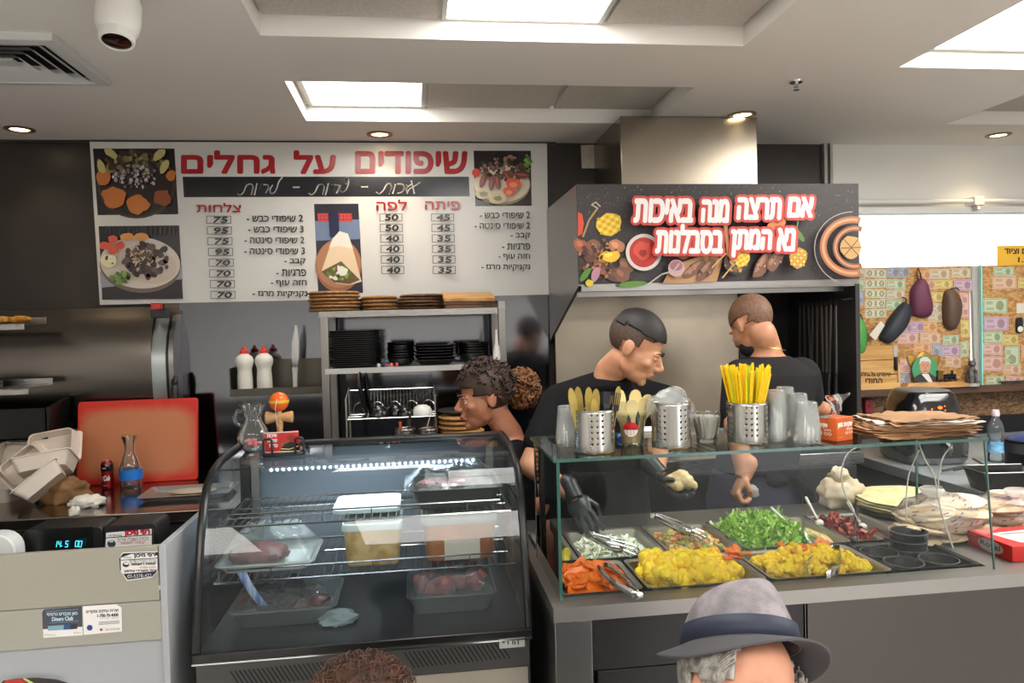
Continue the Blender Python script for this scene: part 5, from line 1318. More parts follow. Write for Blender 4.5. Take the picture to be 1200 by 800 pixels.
# ---------------- pans
M_pan = mat('pan_steel', (186, 183, 177), .4, 1.0)
def pan(x0, x1, y0, y1, lab, depth=.07, nm='food_pan', m=None):
    t = thing(nm, lab, 'food pan', ((x0 + x1) / 2, (y0 + y1) / 2, CT - depth))
    a, b = (x1 - x0) / 2, (y1 - y0) / 2
    rr = lambda o, z, r=.018: [(x, y, z) for x, y in rrect(-a - o, a + o, -b - o, b + o, r)]
    part('pan', G().loft([rr(-.018, 0), rr(-.010, depth - .002), rr(-.002, depth + .002), rr(.0, depth + .005), rr(-.004, depth + .005), rr(-.012, depth + .001), rr(-.020, .003)]), m or M_pan, t, smooth=30)
    return t
FYa, FYb, BYa, BYb = 1.838, 2.075, 2.098, 2.40
def X_(x, y): return atz(x, y, CT).x
pc = [.345, .567, .905, 1.262, 1.518]     # front row dividers
bc = [.345, .452, .722, .955, 1.205, 1.305, 1.412, 1.518]  # back row dividers
P1 = pan(pc[0], pc[1] - .004, FYa, FYb, 'steel pan of orange carrot slices at the front left of the salad bar')
P2 = pan(pc[1] + .004, pc[2] - .004, FYa, FYb, 'steel pan of yellow cauliflower in the middle of the front row')
P3 = pan(pc[2] + .004, pc[3] - .004, FYa, FYb, 'steel pan of yellow cauliflower with tongs at the right of the front row')
P4 = pan(pc[3] + .004, pc[4], FYa, FYb, 'black-lined tray section holding small black bowls at the right of the front row', m=mat('pan_black', (26, 26, 27), .35))
labs = ('narrow steel pan of yellow pickles in the back left corner', 'steel pan of white shredded cabbage in the back row', 'steel pan of diced vegetable salad in the back row', 'steel pan of green lettuce in the back row', 'narrow steel pan of pale hummus in the back row', 'narrow steel pan of red chilli relish in the back row', 'narrow steel pan of dark brown paste at the right end of the back row')
BP = [pan(bc[k] + .003, bc[k + 1] - .003, BYa, BYb, labs[k]) for k in range(7)]
def mound(x0, x1, y0, y1, z, h, seed, n=34, fs=9.0, amp=.012):
    v = []; f = []
    for j in range(n + 1):
        for i in range(n + 1):
            u, w_ = i / n, j / n; e = min(1, min(u, 1 - u, w_, 1 - w_) * 4)
            v.append((x0 + (x1 - x0) * u, y0 + (y1 - y0) * w_, z + h * e * (.6 + .4 * math.sin(PI * u) * math.sin(PI * w_)) + amp * e * noise.noise(Vector((u * fs * (x1 - x0) / .25 + seed, w_ * fs * (y1 - y0) / .25, seed))) + amp * .4 * noise.noise(Vector((u * fs * 3, w_ * fs * 3, seed + 5)))))
    for j in range(n):
        for i in range(n): a = j * (n + 1) + i; f.append((a, a + 1, a + n + 2, a + n + 1))
    return G().add(v, f)
def stuff(nm, lab, cat, g, m, smooth=60): return solo(nm, lab, cat, g, m, kind='stuff', smooth=smooth)
zf = CT - .062
# shredded things: one colour-varied mesh
def shreds(n, x0, x1, y0, y1, zfn, L, wd, cols, rnd_, curl=.4, tilt=30, th=0.0):
    g = G()
    for k in range(n):
        x, y = rnd_.uniform(x0, x1), rnd_.uniform(y0, y1); z = zfn((x - x0) / (x1 - x0), (y - y0) / (y1 - y0)) + rnd_.uniform(-.006, .008)
        M = T(x, y, z) @ RZ(rnd_.uniform(0, 360)) @ RX(rnd_.uniform(-tilt, tilt)) @ RY(rnd_.uniform(-tilt, tilt)); l = L * rnd_.uniform(.6, 1.3); w_ = wd * rnd_.uniform(.6, 1.3); c = rnd_.choice(cols); cu = rnd_.uniform(-curl, curl) * l
        rows = [[(l * (q / 4 - .5), -w_ / 2, cu * (q / 4 - .5) ** 2 * 4), (l * (q / 4 - .5), w_ / 2, cu * (q / 4 - .5) ** 2 * 4 + w_ * .3 * math.sin(q))] for q in range(5)]
        g.loft(rows, False, False, False, M, c)
    return g
M_veg = printmat('vegetable_colours', .5)
dome = lambda h: (lambda u, v: h * min(1, min(u, 1 - u, v, 1 - v) * 5) * (.55 + .45 * math.sin(PI * u) * math.sin(PI * v)))
g = shreds(900, bc[1] + .03, bc[2] - .03, BYa + .03, BYb - .03, lambda u, v: CT - .035 + dome(.034)(u, v), .030, .006, [(228, 230, 206), (238, 238, 222), (214, 218, 188), (244, 244, 232)], R)
g.join(G().add([tuple(p) for p in mound(bc[1] + .022, bc[2] - .022, BYa + .02, BYb - .02, zf + .02, .03, 3).v], mound(bc[1] + .022, bc[2] - .022, BYa + .02, BYb - .02, zf + .02, .03, 3).f, None, (196, 204, 170)))
stuff('shredded_cabbage', 'heap of white shredded cabbage in its pan', 'cabbage', g, M_veg)
g = G(); mm = mound(bc[3] + .015, bc[4] - .015, BYa + .015, BYb - .015, zf + .03, .05, 8); g.add([tuple(p) for p in mm.v], mm.f, None, (84, 124, 36))
gl = shreds(1300, bc[3] + .008, bc[4] - .01, BYa + .012, BYb - .02, lambda u, v: CT - .014 + dome(.056)(u, v), .036, .0085, [(146, 192, 66), (176, 212, 104), (112, 164, 46), (204, 226, 150), (130, 178, 58), (158, 200, 86)], R, .9, 60)
stuff('lettuce', 'heap of green cut lettuce overflowing its pan', 'lettuce', g.join(gl), M_veg)
g = G(); mm = mound(bc[2] + .015, bc[3] - .015, BYa + .015, BYb - .015, zf + .02, .03, 2); g.add([tuple(p) for p in mm.v], mm.f, None, (120, 96, 48))
cols = [(206, 100, 62), (214, 140, 96), (176, 176, 96), (150, 160, 80), (206, 186, 130), (160, 164, 92), (190, 170, 90), (214, 150, 60), (212, 200, 150)]
for k in range(420):
    x, y = R.uniform(bc[2] + .02, bc[3] - .02), R.uniform(BYa + .02, BYb - .02); z = CT - .03 + dome(.03)((x - bc[2]) / (bc[3] - bc[2]), (y - BYa) / (BYb - BYa)) + R.uniform(-.004, .006); s_ = R.uniform(.006, .011)
    g.cbox((0, 0, 0), (s_ * 1.3, s_, s_ * .8), T(x, y, z) @ RZ(R.uniform(0, 360)) @ RX(R.uniform(-40, 40)), R.choice(cols))
stuff('diced_salad', 'diced tomato and cucumber salad in its pan', 'salad', g, M_veg, 25)
stuff('hummus', 'smooth pale hummus in its narrow pan', 'hummus', mound(bc[4] + .016, bc[5] - .016, BYa + .016, BYb - .016, zf + .03, .030, 4, fs=4), mat('hummus', (206, 186, 132), .5, c2=(186, 164, 104), nscale=20))
g = G(); mm = mound(bc[5] + .015, bc[6] - .015, BYa + .015, BYb - .015, zf + .03, .045, 6); g.add([tuple(p) for p in mm.v], mm.f, None, (110, 36, 22))
g.join(shreds(260, bc[5] + .015, bc[6] - .015, BYa + .02, BYb - .03, lambda u, v: CT - .012 + dome(.028)(u, v), .028, .010, [(136, 40, 24), (160, 54, 30), (100, 26, 18), (176, 70, 40)], R, .9, 50))
stuff('chilli_relish', 'chopped red chilli relish heaped in its narrow pan', 'relish', g, M_veg)
stuff('brown_paste', 'dark brown paste spread in the last narrow pan', 'paste', mound(bc[6] + .016, bc[7] - .016, BYa + .016, BYb - .016, zf + .03, .018, 7, fs=6), mat('brown_paste', (104, 60, 42), .4, c2=(74, 40, 28), nscale=30))
stuff('pickle_brine', 'murky green pickle brine in the narrow corner pan', 'pickle brine', mound(bc[0] + .016, bc[1] - .016, BYa + .016, BYb - .016, zf + .03, .010, 11, fs=5), mat('brine', (128, 124, 48), .25, c2=(96, 98, 36), nscale=20))
M_pick = mat('pickle', (186, 166, 54), .3, c2=(140, 136, 48), nscale=16)
for k, (x, y, a) in enumerate(((.425, 2.17, 75), (.405, 2.26, 100), (.378, 2.20, 84), (.40, 2.33, 20))):
    solo('pickle', 'yellow-green pickled cucumber in the narrow corner pan', 'pickle', G().ball((0, 0, .0), (.050, .017, .017), 18, 10, None, None, .12, 3, k), M_pick, (x, y, CT - .008), rot=(0, rad(-12 if k == 0 else 4), rad(a)), group='pickled cucumbers in the corner pan')
# carrots
M_car = mat('carrot', (240, 122, 26), .4, c2=(224, 98, 16), nscale=50)
cs = []
for k in range(3):
    q = [(.024 * (1 + .12 * k) * math.cos(a) , .017 * math.sin(a)) for a in [2 * PI * i / 18 for i in range(18)]]
    bend = .004 * (k - 1)
    cs.append(G().loft([[(x * .96, y * .96, 0 + bend * (x / .024) ** 2) for x, y in q], [(x, y, .0015 + bend * (x / .024) ** 2) for x, y in q], [(x, y, .006 + bend * (x / .024) ** 2) for x, y in q], [(x * .96, y * .96, .0075 + bend * (x / .024) ** 2) for x, y in q]]))
protos = []
stuff('carrot_bed', 'lower layer of cooked carrot slices filling the front left pan', 'carrots', mound(pc[0] + .018, pc[1] - .03, FYa + .018, FYb - .02, zf + .002, .022, 5, fs=12), M_car)
for k in range(80):
    u, v = R.random(), R.random(); x = pc[0] + .045 + u * (pc[1] - pc[0] - .09); y = FYa + .035 + v * (FYb - FYa - .07); z = CT - .036 + dome(.045)(u * .8 + .1, v * .8 + .1) + R.uniform(0, .008)
    if k < 3:
        o = solo('carrot_slice', 'oval orange carrot slice heaped in the front left pan', 'carrot slice', cs[k], M_car, (x, y, z), group='carrot slices in the front left pan', smooth=40); protos.append(o)
    else: o = dup(protos[k % 3], (x, y, z))
    o.rotation_euler = (rad(R.uniform(-32, 32)), rad(R.uniform(-32, 32)), R.uniform(0, 6.3)); s_ = R.uniform(1.0, 1.5); o.scale = (s_, s_, s_ * .8)
# cauliflower
M_cau = mat('cauliflower', (250, 212, 12), .5, c2=(240, 190, 4), nscale=30, bump=.3, bscale=160)
cp = []
def floret(seed, n=22):
    q = random.Random(seed); g = G()
    g.tube([(0, 0, -.026), (0, 0, -.005), (0, 0, .006)], [.010, .013, .022], 10)
    for k in range(n):
        a, b = q.uniform(0, 2 * PI), math.acos(q.uniform(.0, 1)); r = .026
        p = Vector((math.sin(b) * math.cos(a) * r, math.sin(b) * math.sin(a) * r, math.cos(b) * r * .75)); g.ball(tuple(p), q.uniform(.009, .014), 10, 7, None, None, .35, 5, k)
    return g
def place_floret(k, x, y, z, s_, lab, grp):
    if len(cp) < 4:
        o = solo('cauliflower_floret', lab, 'cauliflower', floret(len(cp) + 3), M_cau, (x, y, z), group=grp, smooth=50); cp.append(o)
    else: o = dup(cp[k % 4], (x, y, z), label=lab, group=grp)
    o.rotation_euler = (rad(R.uniform(-40, 40)), rad(R.uniform(-40, 40)), R.uniform(0, 6.3)); o.scale = (s_,) * 3
stuff('cauliflower_crumbs', 'small yellow cauliflower crumbs filling the middle front pan', 'cauliflower crumbs', mound(pc[1] + .022, pc[2] - .022, FYa + .018, FYb - .02, zf + .01, .038, 15, fs=14, amp=.016), M_cau)
stuff('cauliflower_crumbs', 'small yellow cauliflower crumbs filling the right front pan', 'cauliflower crumbs', mound(pc[2] + .022, pc[3] - .022, FYa + .018, FYb - .02, zf + .01, .036, 25, fs=14, amp=.016), M_cau)
for k in range(34):
    u, v = (k % 7 + R.uniform(.1, .9)) / 7, (k // 7 + R.uniform(.1, .9)) / 5
    place_floret(k, pc[1] + .05 + u * (pc[2] - pc[1] - .10), FYa + .04 + v * (FYb - FYa - .085), CT - .012 + dome(.028)(u, v) + R.uniform(-.004, .006), R.uniform(.8, 1.15) * (1.35 if u < .5 else 1.0), 'turmeric-yellow cauliflower floret heaped in the middle front pan', 'cauliflower florets in the middle front pan')
for k in range(44):
    u, v = (k % 9 + R.uniform(.1, .9)) / 9, (k // 9 + R.uniform(.1, .9)) / 5
    place_floret(k, pc[2] + .045 + u * (pc[3] - pc[2] - .09), FYa + .04 + v * (FYb - FYa - .085), CT - .016 + dome(.034)(u, v) + R.uniform(-.004, .006), R.uniform(.55, .95), 'small yellow cauliflower floret heaped in the right front pan', 'cauliflower florets in the right front pan')
for k in range(16):
    x = R.uniform(pc[2] - .10, pc[2] - .02) if k < 9 else R.uniform(pc[2] + .04, pc[3] - .05)
    o = dup(protos[k % 3], (x, R.uniform(FYa + .08, FYb - .04), CT + .030 + R.uniform(-.004, .01)), label='stray orange carrot slice among the yellow cauliflower', group='stray carrot slices in the cauliflower', scale=R.uniform(.6, .85))
    o.rotation_euler = (rad(R.uniform(-30, 30)), rad(R.uniform(-30, 30)), R.uniform(0, 6))
# small black bowls in the tray section
M_bb = mat('bowl_matt_black', (32, 32, 33), .22)
bb = None
for x, y, z, lab in ((1.315, 1.99, .856, 'small black bowl in the tray section, back left one'), (1.325, 1.895, .856, 'small black bowl in the tray section, front left one'), (1.435, 1.90, .856, 'small black bowl in the tray section, front right one'),
                     (1.42, 2.01, .856, 'lowest black bowl of the taller pile in the tray section'), (1.42, 2.01, .880, 'middle black bowl of the taller pile in the tray section'), (1.425, 2.012, .904, 'topmost black bowl of the taller pile in the tray section')):
    if bb is None: bb = solo('small_bowl', lab, 'bowl', G().lathe([(.036, 0), (.040, .002), (.051, .042), (.052, .048), (.050, .048), (.038, .006), (.001, .005)], 32), M_bb, (x, y, z), group='small black bowls at the salad bar'); part('rim', G().lathe([(.0495, .0475), (.0525, .0478), (.0525, .0502), (.0495, .0505), (.0495, .0475)], 32, cap0=False, cap1=False), mat('bowl_rim', (92, 92, 94), .3), bb)  # lighter grey ring: the highlight along the rim is put into its colour
    else: dup(bb, (x, y, z), label=lab)
# ---------------- tongs and spoons
def tongs(lab, head, tip, spread=.035, rise=.0, loops=False):
    """head = joint end, tip = gripping end (world points)"""
    h, e = Vector(head), Vector(tip); ax = (e - h); L = ax.length; ax.normalize(); sd = ax.cross(Vector((0, 0, 1))).normalized()
    t = thing('tongs', lab, 'tongs', head); upv = sd.cross(ax)
    for s in (-1, 1):
        g = G(); rows = []
        for q in range(9):
            u = q / 8; c = ax * (L * u) + sd * (s * spread * (.15 + .85 * math.sin(min(1, u * 1.25) * PI * .5)) * (1 if u < .8 else 1 - (u - .8) * 2.2))
            w_ = .0095 if u < .75 else .0095 + .004 * math.sin((u - .75) * 4 * PI)
            rows.append([c - upv * w_, c + upv * w_])
        g.loft([[tuple(p) for p in r] for r in rows], False, False, False)
        part('arm', g, M_chrome, t, solid=.0016, smooth=60)
        if loops:
            gq = G(); c = ax * L + sd * (s * spread * .5)
            for o in (-.012, 0, .012): gq.tube([tuple(c - ax * .05 + upv * o * .4), tuple(c + upv * o), tuple(c + ax * .03 + upv * o * 1.1), tuple(c + ax * .045)], .002, 6)
            part('fork', gq, M_chrome, t)
    part('joint', G().tube([tuple(-sd * .008), tuple(sd * .008)], .009, 10), M_chrome, t)
    return t
tongs('steel tongs lying across the carrots', (*atz(748, 697, CT + .02)[:2], CT + .018), (*atz(704, 666, CT + .05)[:2], CT + .055), .022)
tongs('steel fork tongs lying on the shredded cabbage under the gloved hand', (*atz(690, 628, CT + .045)[:2], CT + .05), (*atz(732, 641, CT + .025)[:2], CT + .022), .03, loops=True)
tongs('steel tongs resting in the diced salad with the joint toward the server', (*atz(766, 607, CT + .05)[:2], CT + .06), (*atz(812, 624, CT + .03)[:2], CT + .03), .02, loops=True)
tongs('steel tongs stuck upright in the yellow cauliflower of the right front pan', (*aty(980, 640, 1.97)[:3],), (*atz(958, 672, CT + .02)[:2], CT + .02), .04)
def spoon(lab, a, b, m, r=.004, bowl_=True):
    a, b = Vector(a), Vector(b); t = thing('spoon', lab, 'spoon', tuple(b))
    d = a - b
    part('handle', G().tube([(0, 0, 0), tuple(d * .5), tuple(d * .93), tuple(d)], [r * .7, r, r * 1.3, r * .9], 8), m, t)
    if bowl_: part('bowl', G().ball(tuple(-d.normalized() * .015), (.014, .014, .012), 12, 8), m, t)
    return t
M_wp = mat('spoon_white', (214, 212, 204), .4)
spoon('white plastic spoon standing in the hummus beside the lettuce', aty(903, 594, 2.23), atz(936, 625, CT + .01), M_wp)
spoon('white plastic spoon standing in the red chilli relish', aty(944, 582, 2.36), atz(958, 608, CT + .02), M_wp)
spoon('grey steel spoon leaning in the hummus pan', aty(941, 619, 2.16), atz(946, 633, CT + .01), M_steel, .005)
spoon('dark steel spoon standing between relish and paste', aty(1005, 592, 2.16), atz(1001, 626, CT + .015), mat('dark_steel', (70, 68, 66), .35, .9), .005)
spoon('white spoon leaning out of the dark brown paste', aty(993, 587, 2.34), atz(1008, 612, CT + .0), M_wp, .005)

# ================================================================== on the glass shelf
SZ = GZ1 + .0083
def holder(x, y, r, h, lab, angs):
    t = thing('cutlery_holder', lab, 'cutlery holder', (x, y, SZ))
    q0 = round(-PI / 2 / (2 * PI) * round(2 * PI * r / (.0031 * 2.3))); holes = [(int(q0 + a), 2 * k + 2) for a in angs for k in range(6)]
    part('cylinder', perforated(r, h, holes, .0031), M_steelv, t, solid=.0011, smooth=40)
    part('bottom', G().lathe([(r, .001), (r, .003)], 32), M_steelv, t)
    part('rim', G().lathe([(r - .001, h - .001), (r + .0012, h), (r + .0012, h + .002), (r - .001, h + .002), (r - .001, h - .001)], 40, cap0=False, cap1=False), M_steelv, t)
    return t
M_steelv = mat('holder_steel', (190, 188, 184), .22, 1.0, bump=.01, bscale=30, bstretch=(1, 1, .02))
AN = [a for c in (-10, 0, 9, 18, 27) for a in (c - 2, c, c + 2)]
def hx(x, Y): return aty(x, 520, Y).x
hY = 1.89
H1 = (hx(696.5, hY), hY); H2 = (hx(787, hY + .01), hY + .01); H3 = (hx(876, hY + .02), hY + .02)
holder(*H1, .0525, .108, 'perforated steel cylinder holding gold and black plastic cutlery', AN)
holder(*H2, .0515, .118, 'perforated steel cylinder holding clear plastic lids', [a + 3 for a in AN])
holder(*H3, .0525, .108, 'perforated steel cylinder full of yellow straws', [a - 1 for a in AN])
M_gold = mat('gold_plastic', (172, 150, 66), .35, c2=(150, 126, 50), nscale=20)
def bladeG(L): return G().loft([[(-w_, -.0012, z), (w_, -.0012, z), (w_, .0012, z), (-w_, .0012, z)] for w_, z in ((.005, 0), (.006, L * .5), (.010, L * .62), (.0105, L * .85), (.007, L * .96), (.002, L))])
kn = None
for k, (dx, dy, a, b) in enumerate(((-.038, -.012, -9, 0), (-.026, .01, -5, 3), (-.014, -.02, -1, -2), (-.002, -.008, 3, 1), (.008, -.024, -7, 2), (-.03, .02, -4, 4))):
    loc = (H1[0] + dx, H1[1] + dy, SZ + .005)
    if kn is None: kn = solo('plastic_knife', 'gold plastic knife standing blade up in the first steel cylinder', 'knife', bladeG(.165), M_gold, loc, group='gold knives in the first cylinder'); o = kn
    else: o = dup(kn, loc)
    o.rotation_euler = (rad(b), rad(a), rad(R.uniform(-25, 25))); o.scale = (1, 1, (1, 1.0, .99, .96, .82, .94)[k])
M_fk = mat('black_fork', (36, 38, 44), .3)
fk = None
for k, (dx, dy, a, b) in enumerate(((.014, -.012, -4, 0), (.02, .006, 0, 2), (.027, -.01, 3, 0), (.033, .004, 6, 3), (.038, -.006, 10, -2), (.024, .02, 4, 4))):
    loc = (H1[0] + dx, H1[1] + dy, SZ + .005)
    if fk is None:
        g = G().box(-.004, .004, -.001, .001, 0, .10).box(-.009, .009, -.001, .001, .10, .116)
        for q in (-.0075, -.0025, .0025, .0075): g.box(q - .0012, q + .0012, -.001, .001, .116, .148)
        fk = solo('plastic_fork', 'black plastic fork standing prongs up in the first steel cylinder', 'fork', g, M_fk, loc, group='black forks in the first cylinder'); o = fk
    else: o = dup(fk, loc)
    o.rotation_euler = (rad(b), rad(a), rad(R.uniform(-30, 30)))
dup(kn, (H1[0] + .036, H1[1] - .012, SZ + .005), rot=(0, rad(13), .4), label='gold plastic knife leaning right behind the black forks', group='gold knives in the first cylinder')
# glass with wooden spoons and the red sticker
gY = 1.955; gx = hx(741, gY)
t = thing('glass_tumbler', 'clear glass with a red and white round sticker holding wooden spoons', 'glass', (gx, gY, SZ))
part('glass', G().lathe([(.026, 0), (.029, .004), (.034, .05), (.040, .088), (.0415, .092)], 32, cap1=False), M_gl2, t)
ang = math.atan2(-gY, -gx) + .02
def cone(u, v, k): r = .0295 + (v - .004) * .115 + .0006 + k; a = ang + u / .034; return (r * math.cos(a), r * math.sin(a), v)
pr = Print(cone, .0003)
RD2 = (196, 30, 34)
def disc_print(cx, cy, r, a0, a1, col):
    k0 = pr.k; m = max(6, int((a1 - a0) * 5))
    for i in range(4):
        for j in range(m):
            e = lambda p, q: (cx + r * p / 4 * math.cos(a0 + (a1 - a0) * q / m), cy + r * p / 4 * math.sin(a0 + (a1 - a0) * q / m))
            pr.k = k0; pr.poly([e(i, j), e(i + 1, j), e(i + 1, j + 1), e(i, j + 1)] if i else [e(0, 0), e(1, j), e(1, j + 1)], col)
disc_print(-.004, .045, .0215, 0, 2 * PI, RD2); disc_print(-.004, .045, .0192, PI, 2 * PI, (226, 222, 214))
for q in (-.012, -.004, .004): pr.stroke([(q, .030), (q, .044)], .0012, (170, 160, 150))
pr.ell(-.012, .050, .003, .002, (120, 16, 20), 10); pr.ell(.004, .050, .003, .002, (120, 16, 20), 10)
part('sticker', pr.g, M_print, t, smooth=0)
M_ws = mat('wooden_spoon', (240, 220, 160), .5, c2=(224, 200, 134), nscale=8, nstretch=(1, 1, .2))
ws = None
for k, (dx, dy, a, b, L) in enumerate(((-.014, 0, -17, 0, .98), (-.008, .012, -8, -3, 1.06), (.004, .012, 5, -4, 1.04), (.012, .0, 16, 2, .98), (.0, -.014, -2, 6, .88), (-.01, -.010, -11, 5, .86), (.012, -.008, 10, 4, .92), (.014, .01, 22, -2, .9))):
    loc = (gx + dx, gY + dy, SZ + .006)
    if ws is None:
        g = G().loft([[(-w_, -.0012 + d, z), (w_, -.0012 + d, z), (w_, .0012 + d, z), (-w_, .0012 + d, z)] for w_, z, d in ((.005, 0, 0), (.0045, .06, 0), (.005, .085, 0), (.012, .10, .001), (.0165, .116, .003), (.0165, .13, .003), (.012, .143, .001), (.004, .149, 0))])
        ws = solo('wooden_spoon', 'pale wooden spoon standing bowl up in the stickered glass', 'spoon', g, M_ws, loc, group='wooden spoons in the stickered glass', smooth=50); o = ws
    else: o = dup(ws, loc)
    o.rotation_euler = (rad(b), rad(a), rad(R.uniform(-20, 20))); o.scale = (1, 1, L * .92)
# glass of white wrapped sticks
g2 = (hx(828, 1.945), 1.945)
t = thing('glass_tumbler', 'small clear glass packed with thin white paper sticks', 'glass', (g2[0], g2[1], SZ))
part('glass', G().lathe([(.026, 0), (.027, .01), (.0265, .016), (.031, .04), (.037, .078), (.0385, .080), (.038, .081), (.0365, .079)], 16, cap1=False), M_gl2, t, smooth=20)
M_st = mat('paper_stick', (224, 214, 204), .7)
st = None
for k in range(46):
    a, q = R.uniform(0, 2 * PI), math.sqrt(R.random()); loc = (g2[0] + .019 * q * math.cos(a), g2[1] + .019 * q * math.sin(a), SZ + .012)
    if st is None: st = solo('paper_stick', 'thin white paper-wrapped stick in the small clear glass', 'stick', G().tube([(0, 0, 0), (0, 0, .062)], .0024, 6), M_st, loc, group='white paper sticks in the small glass'); o = st
    else: o = dup(st, loc)
    o.rotation_euler = (rad(-14 * q * math.sin(a)), rad(14 * q * math.cos(a)), 0)
# yellow straws
M_sy = mat('straw_yellow', (242, 200, 8), .35); M_sg = mat('straw_green', (176, 206, 40), .35)
sy = {}
for k in range(130):
    a, q = R.uniform(0, 2 * PI), math.sqrt(R.random()); loc = (H3[0] + .024 * q * math.cos(a), H3[1] + .024 * q * math.sin(a), SZ + .006)
    grn = k % 14 == 5
    if grn not in sy:
        sy[grn] = solo('straw', 'green drinking straw among the yellow ones' if grn else 'yellow drinking straw standing in the third steel cylinder', 'straw', G().tube([(0, 0, 0), (0, 0, .19)], .003, 7), M_sg if grn else M_sy, loc, group='green straws in the third cylinder' if grn else 'yellow straws in the third cylinder'); o = sy[grn]
    else: o = dup(sy[grn], loc)
    o.rotation_euler = (rad(-12.5 * q * math.sin(a) + R.uniform(-.6, .6)), rad(12.5 * q * math.cos(a) + R.uniform(-.6, .6)), 0); o.scale = (1, 1, R.uniform(.96, 1.1))
# clear cups
M_cup = glass('cup_plastic', (253, 254, 254), 1.30, .1, haze=.15, hazec=(240, 242, 240))
cupg = lambda r0_, r1_, h: G().lathe([(r0_, 0), (r0_ - .001, .002), (r1_, h - .002), (r1_ - .002, h)], 26, cap0=False)
cp0 = None
def cups(x, Y, n, r, lab, grp, dz=.0075):
    global cp0
    X = hx(x, Y); base = None
    for k in range(n):
        loc = (X + R.uniform(-.0006, .0006), Y, SZ + k * dz); l = ('topmost' if k == n - 1 else 'nested') + ' clear plastic cup of ' + lab
        if base is None: base = solo('plastic_cup', l, 'cup', cupg(r, r * .74, .078), M_cup, loc, group=grp)
        else: dup(base, loc, label=l)
cups(910, 1.915, 9, .030, 'the upturned stack right beside the yellow straws', 'cup stack beside the straws')
cups(921, 1.985, 9, .031, 'the tallest upturned stack, behind its neighbours', 'tallest cup stack')
cups(936, 1.945, 7, .032, 'the upturned stack behind the shortest stack', 'cup stack behind the shortest')
cups(946, 1.868, 5, .036, 'the shortest and widest upturned stack beside the orange box', 'shortest cup stack')
cups(664, 2.00, 5, .030, 'the stack at the left end of the glass shelf', 'cup stack at the left end')
# clear lids and a bag in the second cylinder
lidg = G().lathe([(.036, 0), (.036, .004), (.032, .006), (.031, .014), (.022, .018), (.001, .018)], 26, cap0=False)
l0 = None
for k, (dx, dy, dz, a, b) in enumerate(((-.02, -.01, .112, 60, -30), (-.008, 0, .118, 64, -22), (.004, -.006, .122, 66, -16), (.012, .004, .124, 70, -10), (-.03, .012, .104, 40, -50), (.03, -.012, .100, 50, 40))):
    loc = (H2[0] + dx, H2[1] + dy, SZ + dz)
    if l0 is None: l0 = solo('dome_cover', 'clear plastic dome cover piled in the second steel cylinder', 'cover', lidg, M_cup, loc, group='clear lids in the second cylinder'); o = l0
    else: o = dup(l0, loc)
    o.rotation_euler = (rad(a), rad(b), 0)
solo('plastic_bag', 'crumpled clear bag stuffed in the second steel cylinder under the lids', 'plastic bag', G().ball((0, 0, 0), (.042, .038, .05), 26, 18, None, None, .4, 3, 6), M_cup, (H2[0] - .004, H2[1], SZ + .075), smooth=60)
# napkins behind
for k in range(8):
    o = solo('napkin', 'white paper napkin stacked on the glass shelf behind the wooden spoons', 'napkin', G().loft([[(x, y, z) for x, y in rrect(-.07, .07, -.045, .045, .006)] for z in (0, .0022)]), M_cloth, (hx(765, 2.10), 2.10, SZ + k * .0024), rz=R.uniform(-.08, .08), group='napkins behind the wooden spoons') if k == 0 else dup(o, (hx(765, 2.10) + R.uniform(-.003, .003), 2.10, SZ + k * .0024), rz=R.uniform(-.08, .08))
solo('rubber_band', 'small bright blue clip on the glass shelf between cutlery and spoons', 'clip', G().ball((0, 0, .008), (.012, .008, .008), 14, 8, None, None, .3, 3, 2), mat('clip_blue', (40, 90, 190), .4), (hx(728, 2.05), 2.05, SZ))
# orange glove box
bY = 1.885; bx = hx(979, bY)
t = thing('bag_box', 'small orange cardboard box with a clear plastic bag sticking out of its top', 'box', (bx, bY, SZ), rz=rad(22))
M_or = mat('box_orange', (206, 92, 34), .55)
part('box', G().box(-.033, .033, -.030, .030, 0, .063), M_or, t, bevel=.0015)
pr = Print(lambda u, v, k: (u, -.030 - k, v), .0003)
pr.text(heb('שקיות מזון'), -.030, .048, .030, .036, (238, 226, 214), bold=.0012); pr.text(heb('איכותיות'), .004, .033, .030, .028, (238, 214, 196), bold=.0004); pr.text('100', .0, .024, .012, .017, (236, 206, 186), bold=.0003); pr.text(heb('יחידות'), .014, .024, .030, .018, (236, 206, 186), bold=.0003); pr.text(heb('לשימוש חוזר'), -.028, .012, -.008, .009, (236, 206, 186))
part('front_print', pr.g, M_print, t, smooth=0)
pr = Print(lambda u, v, k: (-.033 - k, -u, v), .0003)
pr.text(heb('שקיות'), -.026, .044, .002, .034, (238, 226, 214), bold=.0012); pr.text(heb('מזון'), -.01, .030, .012, .025, (238, 214, 196), bold=.0004); pr.text('100', -.018, .022, .014, .014, (236, 206, 186), bold=.0003)
part('side_print', pr.g, M_print, t, smooth=0)
n = 16; rows = []
for j in range(10):
    w_ = j / 9; rows.append([((u - .5) * (.02 + .07 * w_) + .012 * w_, .006 * math.sin(u * 9 + j) * (.4 + w_), .060 + .062 * w_ + .006 * noise.noise(Vector((u * 5, w_ * 4, 2)))) for u in [i / n for i in range(n + 1)]])
part('bag', G().loft(rows, False, False, False), M_wrap, t, smooth=60)
rows = [[((u - .5) * .03 - .02 - .035 * w_, -.004 + .012 * math.sin(u * 6), .058 + .035 * w_ - .03 * w_ * w_) for u in [i / 8 for i in range(9)]] for w_ in [j / 6 for j in range(7)]]
part('bag_corner', G().loft(rows, False, False, False), M_wrap, t, smooth=60)
